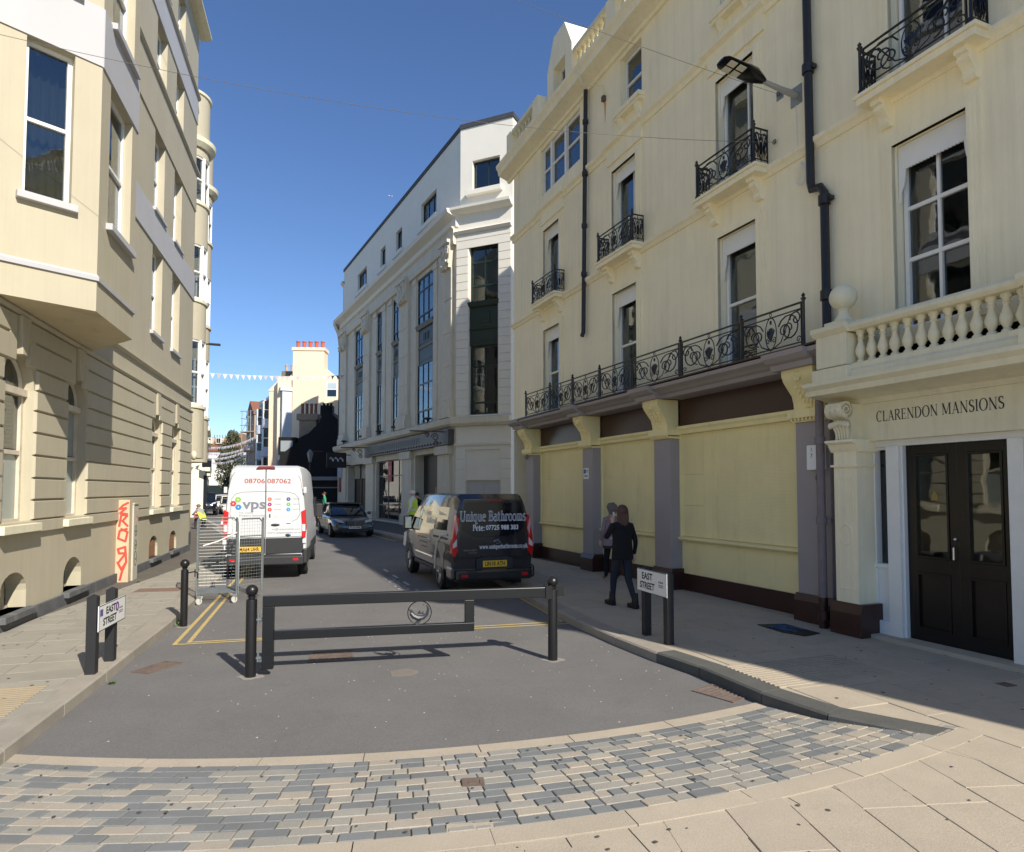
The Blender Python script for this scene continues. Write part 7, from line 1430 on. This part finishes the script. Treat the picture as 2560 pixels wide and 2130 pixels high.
for x in (-h_ + .04, h_ - .04):
    for y in (-d_ + .05, d_ - .05):
        mb = MB(); mb.lathe([(.0, -.018), (.058, -.018), (.062, -.01), (.062, .01), (.058, .018), (0, .018)], 14); mb.xf(Matrix.Translation((x, y, .062)) @ Matrix.Rotation(R(90), 4, 'X') @ Matrix.Rotation(R(30), 4, 'Y')); c = mb.build('castor', CAST, rc, smooth=30)
        mb = MB(); mb.box(x - .03, x + .03, y - .03, y + .03, .12, .17); mb.box(x - .035, x - .027, y - .03, y + .03, .05, .13); mb.box(x + .027, x + .035, y - .03, y + .03, .05, .13); mb.build('fork', GALV, c)
# ---- cone
p = G(556, 1312); r = empty('traffic_cone', p, 0, 'orange and white traffic cone beside the white van', 'cone'); OR = mat('orange cone', srgb(214, 92, 66), .6); mb = MB(); mb.box(-.15, .15, -.15, .15, 0, .03); mb.build('base', OR, r); mb = MB(); mb.lathe([(.11, .03), (.09, .2)], 12); mb.build('white_band', PLW, r); mb = MB(); mb.lathe([(.09, .2), (.04, .5), (.0, .5)], 12); mb.build('tip', OR, r)
p = G(491, 1311, PZ); r = empty('road_works_sign', p, R(-30), 'small red and white works sign beside the kneeling workman', 'sign'); BOX(-.25, .25, -.02, .02, .15, .6).build('board', mat('faded red board', srgb(226, 150, 140), .6), r); mb = MB(); mb.lathe([(0, -.02), (.17, -.02), (.17, .02), (0, .02)], 14); mb.xf(Matrix.Translation((0.08, 0, .78)) @ Matrix.Rotation(R(90), 4, 'X')); mb.build('red_disc', mat('bright red disc', srgb(214, 70, 60), .5), r); mb = MB(); [mb.tube([(x, 0, 0), (x, 0, .2)], .015, 5) for x in (-.18, .18)]; mb.build('legs', GALV, r)
# blue rubber mat by the entrance pilaster
p = G(2000, 1582, PZ); r = empty('blue_mat', (p.x, p.y, PZ), az, 'blue and black rag mat on the paving at the foot of the rainwater pipe', 'mat'); mb = MB(); mb.prism([(-.15, -.2), (.5, -.24), (.62, .16), (.1, .22), (-.2, .12)], 'z', 0, .012); mb.build('mat_base', TEXTB, r); mb = MB(); rg = random.Random(6)
for k in range(16): x, y = rg.uniform(-.05, .4), rg.uniform(-.15, .12); mb.tube([(x, y, .016), (x + .09, y + .03, .02), (x + .15, y + rg.uniform(-.03, .05), .016)], .012, 4)
mb.build('blue_rags', mat('blue rag', srgb(40, 72, 104), .8, .3, 20), r)
# ------------------------------------------------------------------ people
def skin_body(J, E, mats_of, mats, name, parent):
    """J: joint -> (pos, radius); E: list of (a, b, material index)"""
    ids = {k: i for i, k in enumerate(J)}; me = bpy.data.meshes.new('tmp'); me.from_pydata([J[k][0] for k in J], [(ids[a], ids[b]) for a, b, _ in E], [])
    o = bpy.data.objects.new('tmp', me); S.collection.objects.link(o); md = o.modifiers.new('skin', 'SKIN'); md.use_smooth_shade = True
    if not me.skin_vertices:
        bpy.context.view_layer.objects.active = o; bpy.ops.mesh.customdata_skin_add()
    for k, i in ids.items():
        r = J[k][1]; r = r if isinstance(r, tuple) else (r, r); me.skin_vertices[0].data[i].radius = r; me.skin_vertices[0].data[i].use_root = (k == 'pelvis')
    sb = o.modifiers.new('sub', 'SUBSURF'); sb.levels = 2; sb.render_levels = 2
    bpy.context.view_layer.update(); out = bpy.data.meshes.new_from_object(o.evaluated_get(bpy.context.evaluated_depsgraph_get()))
    bpy.data.objects.remove(o)
    out.materials.clear(); [out.materials.append(m) for m in mats]; P = {k: Vector(J[k][0]) for k in J}; RR = {k: (max(J[k][1]) if isinstance(J[k][1], tuple) else J[k][1]) for k in J}
    for f in out.polygons:
        c = f.center; best = 1e9; bi = 0
        for a, b, m in E:
            d = P[b] - P[a]; t = max(0, min(1, (c - P[a]).dot(d) / max(d.length_squared, 1e-9))); dist = (c - P[a] - d * t).length / (RR[a] + (RR[b] - RR[a]) * t)
            if dist < best: best, bi = dist, m
        f.material_index = bi; f.use_smooth = True
    ob = bpy.data.objects.new(name, out); return link(ob, parent)
def hand(root, wrist, d, side, curl=.5, m=None):
    """palm and five bent fingers at the wrist, pointing along d"""
    d = Vector(d).normalized(); s = Vector((0, 1, 0)) if abs(d.y) < .8 else Vector((1, 0, 0)); s = (s - d * s.dot(d)).normalized(); n = d.cross(s) * side; w = Vector(wrist); mb = MB()
    mb.tube([w - d * .02, w + d * .03, w + d * .08], [.022, .032, .034], 8)
    for k, ln in enumerate((.062, .075, .07, .055)):
        o = w + d * .08 + s * (.024 - .016 * k); b = o + (d - n * curl * .5).normalized() * ln * .55; mb.tube([o - d * .02, o, b, b + (d * (1 - curl) - n * curl).normalized() * ln * .5], [.009, .009, .008, .006], 5)
    o = w + d * .03 + s * .03; mb.tube([w + d * .02 + s * .015, o, o + (d + s * .6 - n * .5).normalized() * .035, o + (d * 1.3 + s * .2 - n * .8).normalized() * .06], [.011, .011, .009, .007], 5)
    return mb.build('hand', m or SKIN, root, smooth=True)
def head_detail(root, c, fwd, hair, style='short', r=.1):
    """nose, ears, eyes and hair round the head centre"""
    f = Vector((fwd[0], fwd[1], 0)).normalized(); s = Vector((f.y, -f.x, 0)); c = Vector(c)
    mb = MB(); mb.tube([c + f * .085 + Vector((0, 0, .02)), c + f * .118 + Vector((0, 0, -.02)), c + f * .09 + Vector((0, 0, -.03))], [.008, .014, .012], 6); [mb.sphere(c + s * k * .086 - f * .005 + Vector((0, 0, -.005)), .028, 7, 6, (.5, .6, 1)) for k in (-1, 1)]; mb.build('nose_and_ears', SKIN, root, smooth=True)
    mb = MB(); [mb.sphere(c + f * .086 + s * k * .034 + Vector((0, 0, .012)), .01, 6, 5) for k in (-1, 1)]; mb.build('eyes', TEXTB, root); mb = MB(); mb.tube([c + f * .09 - s * .022 + Vector((0, 0, -.055)), c + f * .097 + Vector((0, 0, -.057)), c + f * .09 + s * .022 + Vector((0, 0, -.055))], .005, 4); mb.build('mouth', mat('lips', srgb(160, 90, 84), .6), root)
    mb = MB(); hm = mat('hair %s' % (hair,), srgb(*hair), .6, .25, 60)
    if style in ('short', 'curly', 'long'):
        mb.sphere(c - f * .018 + Vector((0, 0, .03)), .108, 14, 10, (.92, 1.0, 1.0)); mb.sphere(c - f * .04 + Vector((0, 0, -.035)), .085, 12, 8, (1, .8, 1))
        rg = random.Random(3)
        if style == 'curly':
            for k in range(46): a, b = rg.random() * 6.28, rg.uniform(-.3, 1.4); v = Vector((math.cos(a) * math.cos(b), math.sin(a) * math.cos(b), math.sin(b))); v = v if v.dot(f) < .45 else -v; mb.sphere(c + v * .1 + Vector((0, 0, .015)) - f * .02, rg.uniform(.026, .045), 6, 5)
        if style == 'long':
            for k in range(15):
                t = (k - 7) / 7; o = c - f * (.075 - .05 * t * t) + s * t * .085; mb.tube([o + Vector((0, 0, .04)), o - f * .02 + Vector((0, 0, -.09)), o - f * .01 + s * t * .02 + Vector((0, 0, -.2 - rg.random() * .06))], [.03, .028, .008], 5)
    mb.build('hair', hm, root, smooth=True)
    if style == 'cap':
        mb = MB(); mb.sphere(c + Vector((0, 0, .035)), .112, 14, 8, (1, 1, .8)); mb.prism([((c + f * .08 + s * .08).x, (c + f * .08 + s * .08).y), ((c + f * .17 + s * .05).x, (c + f * .17 + s * .05).y), ((c + f * .17 - s * .05).x, (c + f * .17 - s * .05).y), ((c + f * .08 - s * .08).x, (c + f * .08 - s * .08).y)], 'z', c.z + .03, c.z + .045); mb.build('cap', mat('white cap', srgb(220, 220, 218), .7) if hair[0] > 100 else mat('grey cap', srgb(110, 110, 112), .8), root, smooth=40)
def stander(name, p, rz, label, H, cols, hair, style, step=.16, arms='hang', shoe=TEXTB, bag=False):
    """cols: (top, legs) materials; faces +y before rotation"""
    r = empty(name, p, rz, label, 'person'); k = H / 1.68; top, leg = cols; V = lambda x, y, z: (x * k, y * k, z * k)
    J = dict(pelvis=(V(0, 0, .93), .145 * k), waist=(V(0, .01, 1.1), .125 * k), chest=(V(0, .0, 1.28), (.165 * k, .12 * k)), upper=(V(0, -.01, 1.38), (.14 * k, .1 * k)), neck=(V(0, 0, 1.45), .052 * k), jaw=(V(0, .02, 1.53), .072 * k), skull=(V(0, .015, 1.6), .088 * k), crown=(V(0, .0, 1.655), .055 * k),
             hipL=(V(-.09, 0, .87), .1 * k), kneeL=(V(-.085, step * .75, .48), .066 * k), ankL=(V(-.08, step, .09), .042 * k), toeL=(V(-.085, step + .13, .035), .035 * k), hipR=(V(.09, 0, .87), .1 * k), kneeR=(V(.085, -step * .2, .48), .066 * k), ankR=(V(.08, -step * 1.25, .12), .042 * k), toeR=(V(.085, -step * 1.25 + .12, .035), .035 * k),
             shL=(V(-.17, 0, 1.37), .058 * k), shR=(V(.17, 0, 1.37), .058 * k), elR=(V(.235, -.05, 1.1), .045 * k), wrR=(V(.25, .02, .87), .03 * k))
    if arms == 'phone': J['elL'] = (V(-.27, .1, 1.15), .047 * k); J['wrL'] = (V(-.13, .1, 1.42), .032 * k)
    else: J['elL'] = (V(-.235, -.02, 1.1), .045 * k); J['wrL'] = (V(-.235, .1, .88), .03 * k)
    E = [('pelvis', 'waist', 0), ('waist', 'chest', 0), ('chest', 'upper', 0), ('upper', 'neck', 2), ('neck', 'jaw', 2), ('jaw', 'skull', 2), ('skull', 'crown', 2), ('pelvis', 'hipL', 1), ('hipL', 'kneeL', 1), ('kneeL', 'ankL', 1), ('ankL', 'toeL', 3), ('pelvis', 'hipR', 1), ('hipR', 'kneeR', 1), ('kneeR', 'ankR', 1), ('ankR', 'toeR', 3),
         ('upper', 'shL', 0), ('shL', 'elL', 0), ('elL', 'wrL', 0), ('upper', 'shR', 0), ('shR', 'elR', 0), ('elR', 'wrR', 0)]
    skin_body(J, E, None, [top, leg, SKIN, shoe], 'body', r)
    hand(r, J['wrR'][0], (.0, .15, -1), 1); hand(r, J['wrL'][0], (.05, -.1, 1) if arms == 'phone' else (0, .15, -1), -1, .9 if arms == 'phone' else .5)
    head_detail(r, V(0, .015, 1.59), (0, 1), hair, style)
    return r, k
away = math.atan2(-FR.d.x, FR.d.y)
KNIT = mat('black knit', srgb(13, 13, 15), .9, .1, 40); JEAN = mat('dark denim', srgb(34, 38, 48), .85, .1, 40); BOOT = mat('black boot', srgb(18, 17, 17), .5)
r, k = stander('person', G(1557, 1517, PZ), away, 'person in black jumper and boots walking away, phone held to the ear', 1.64, (KNIT, JEAN), (84, 52, 42), 'long', .2, 'phone', BOOT)
mb = MB(); mb.loft([[(a * .2 * k * w, b * .135 * k * w, z * k) for a, b in [(math.cos(t * .5236), math.sin(t * .5236)) for t in range(12)]] for z, w in ((.8, 1.0), (.9, .98), (1.1, .9), (1.3, .96))], cap=False); mb.build('jumper_hem', KNIT, r, smooth=True)
mb = MB(); mb.box(-.125 * k, -.1 * k, .08 * k, .1 * k, 1.46 * k, 1.6 * k); mb.build('phone', PLW, r)
for s, y, z in ((-1, .2, .03), (1, -.25, .05)): mb = MB(); mb.lathe([(.055, 0), (.06, .06), (.05, .2)], 10, (s * .082, y * k, z)); mb.box(s * .085 - .045, s * .085 + .045, y * k - .06, y * k + .19 * k, 0, .075); mb.build('boot', BOOT, r, bevel=.02)
MAUVE = mat('mauve knit', srgb(140, 122, 126), .9, .12, 30)
r, k = stander('person', G(1530, 1450, PZ), away, 'person with grey hair in a mauve flowered jacket walking ahead', 1.6, (MAUVE, mat('black trousers', srgb(16, 16, 18), .9)), (112, 106, 102), 'curly', .12, 'hang', mat('tan shoe', srgb(150, 104, 72), .7))
mb = MB(); mb.loft([[(a * .215 * k * w, b * .15 * k * w, z * k) for a, b in [(math.cos(t * .5236), math.sin(t * .5236)) for t in range(12)]] for z, w in ((.78, 1.05), (.95, 1.0), (1.15, .92), (1.3, .95))], cap=False); mb.build('jacket_skirt', MAUVE, r, smooth=True)
mb = MB(); mb.loft([[(a * .215 * k, b * .15 * k, z * k) for a, b in [(math.cos(t * .5236), math.sin(t * .5236)) for t in range(12)]] for z in (.72, .8)], cap=False); mb.build('black_hem', TEXTB, r, smooth=True)
for x, z in ((-.1, .95), (.06, .88), (-.12, 1.15), (.1, 1.2), (.02, 1.05)): mb = MB(); y = -math.sqrt(max(.0004, 1 - (x / .215) ** 2)) * .16 * k; mb.tube([(x * k + .025 * math.cos(q), y - .004, z * k + .025 * math.sin(q)) for q in range(7)], .009, 4, closed=True); mb.build('flower_print', mat('cream print', srgb(206, 196, 186), .9), r)
HIV = mat('hi-vis yellow', srgb(212, 232, 70), .7, .05, 10); GREYJ = mat('grey sweatshirt', srgb(150, 150, 150), .9, .08, 20); DKT = mat('dark work trousers', srgb(52, 52, 54), .9, .1, 20)
def vest(r, k, m=HIV):
    mb = MB(); mb.loft([[(a * .185 * k * w, b * .15 * k * w, z * k) for a, b in [(math.cos(t * .5236), math.sin(t * .5236)) for t in range(12)]] for z, w in ((.86, 1.02), (1.0, .98), (1.2, 1.0), (1.36, .98), (1.41, .78))], cap=False); v = mb.build('hi_vis_vest', m, r, smooth=True)
    mb = MB(); mb.loft([[(a * .188 * k, b * .153 * k, z * k) for a, b in [(math.cos(t * .5236), math.sin(t * .5236)) for t in range(12)]] for z in (1.0, 1.05)], cap=False); mb.build('reflective_band', PLW, v, smooth=True)
r, k = stander('person', (-3.86, 25.6, PZ), R(75), 'person in a white cap and hi-vis vest standing beyond the charcoal van', 1.9, (PLW, DKT), (150, 150, 150), 'cap', .05); vest(r, k)
r, k = stander('person', (-3.95, 27.4, PZ), R(160), 'person in dark clothes with dark hair, facing the hi-vis workman', 1.8, (KNIT, DKT), (40, 32, 28), 'short', .05)
r, k = stander('person', (-11.7, 41.0, PZ), R(110), 'person in a green shirt by the black house', 1.78, (mat('green shirt', srgb(60, 150, 112), .9), DKT), (60, 48, 40), 'short', .14)
# kneeling workman
kp = G(503, 1322, PZ); r = empty('person', kp, R(62), 'person in hi-vis vest and cap kneeling on the left pavement', 'person')
J = dict(pelvis=((0, -.12, .5), .15), waist=((0, -.04, .66), .135), chest=((0, .08, .84), (.17, .13)), upper=((0, .13, .93), (.14, .11)), neck=((0, .17, 1.0), .055), jaw=((0, .22, 1.05), .072), skull=((0, .23, 1.12), .088), crown=((0, .22, 1.17), .055),
         hipL=((-.1, -.1, .46), .105), kneeL=((-.13, .28, .5), .075), ankL=((-.12, .3, .1), .05), toeL=((-.12, .43, .04), .04), hipR=((.1, -.12, .45), .105), kneeR=((.12, .1, .08), .075), ankR=((.11, -.3, .09), .05), toeR=((.11, -.36, .03), .04), shL=((-.18, .12, .92), .06), elL=((-.24, .3, .74), .048), wrL=((-.14, .46, .7), .034), shR=((.18, .12, .92), .06), elR=((.24, .28, .72), .048), wrR=((.1, .44, .66), .034))
E = [('pelvis', 'waist', 0), ('waist', 'chest', 0), ('chest', 'upper', 0), ('upper', 'neck', 2), ('neck', 'jaw', 2), ('jaw', 'skull', 2), ('skull', 'crown', 2), ('pelvis', 'hipL', 1), ('hipL', 'kneeL', 1), ('kneeL', 'ankL', 1), ('ankL', 'toeL', 3), ('pelvis', 'hipR', 1), ('hipR', 'kneeR', 1), ('kneeR', 'ankR', 1), ('ankR', 'toeR', 3), ('upper', 'shL', 0), ('shL', 'elL', 0), ('elL', 'wrL', 0), ('upper', 'shR', 0), ('shR', 'elR', 0), ('elR', 'wrR', 0)]
skin_body(J, E, None, [GREYJ, DKT, SKIN, mat('tan work boot', srgb(170, 130, 92), .8)], 'body', r); hand(r, (-.14, .46, .7), (.2, 1, -.1), -1); hand(r, (.1, .44, .66), (-.1, 1, -.1), 1); head_detail(r, (0, .235, 1.11), (0, 1), (90, 88, 86), 'cap')
mb = MB(); mb.loft([[(a * .195 * w, b * .17 * w + yo, z + b * .05) for a, b in [(math.cos(t * .5236), math.sin(t * .5236)) for t in range(12)]] for z, w, yo in ((.5, 1.02, -.12), (.62, .98, -.07), (.8, 1.02, .06), (.92, .9, .13))], cap=False); mb.build('hi_vis_vest', HIV, r, smooth=True)
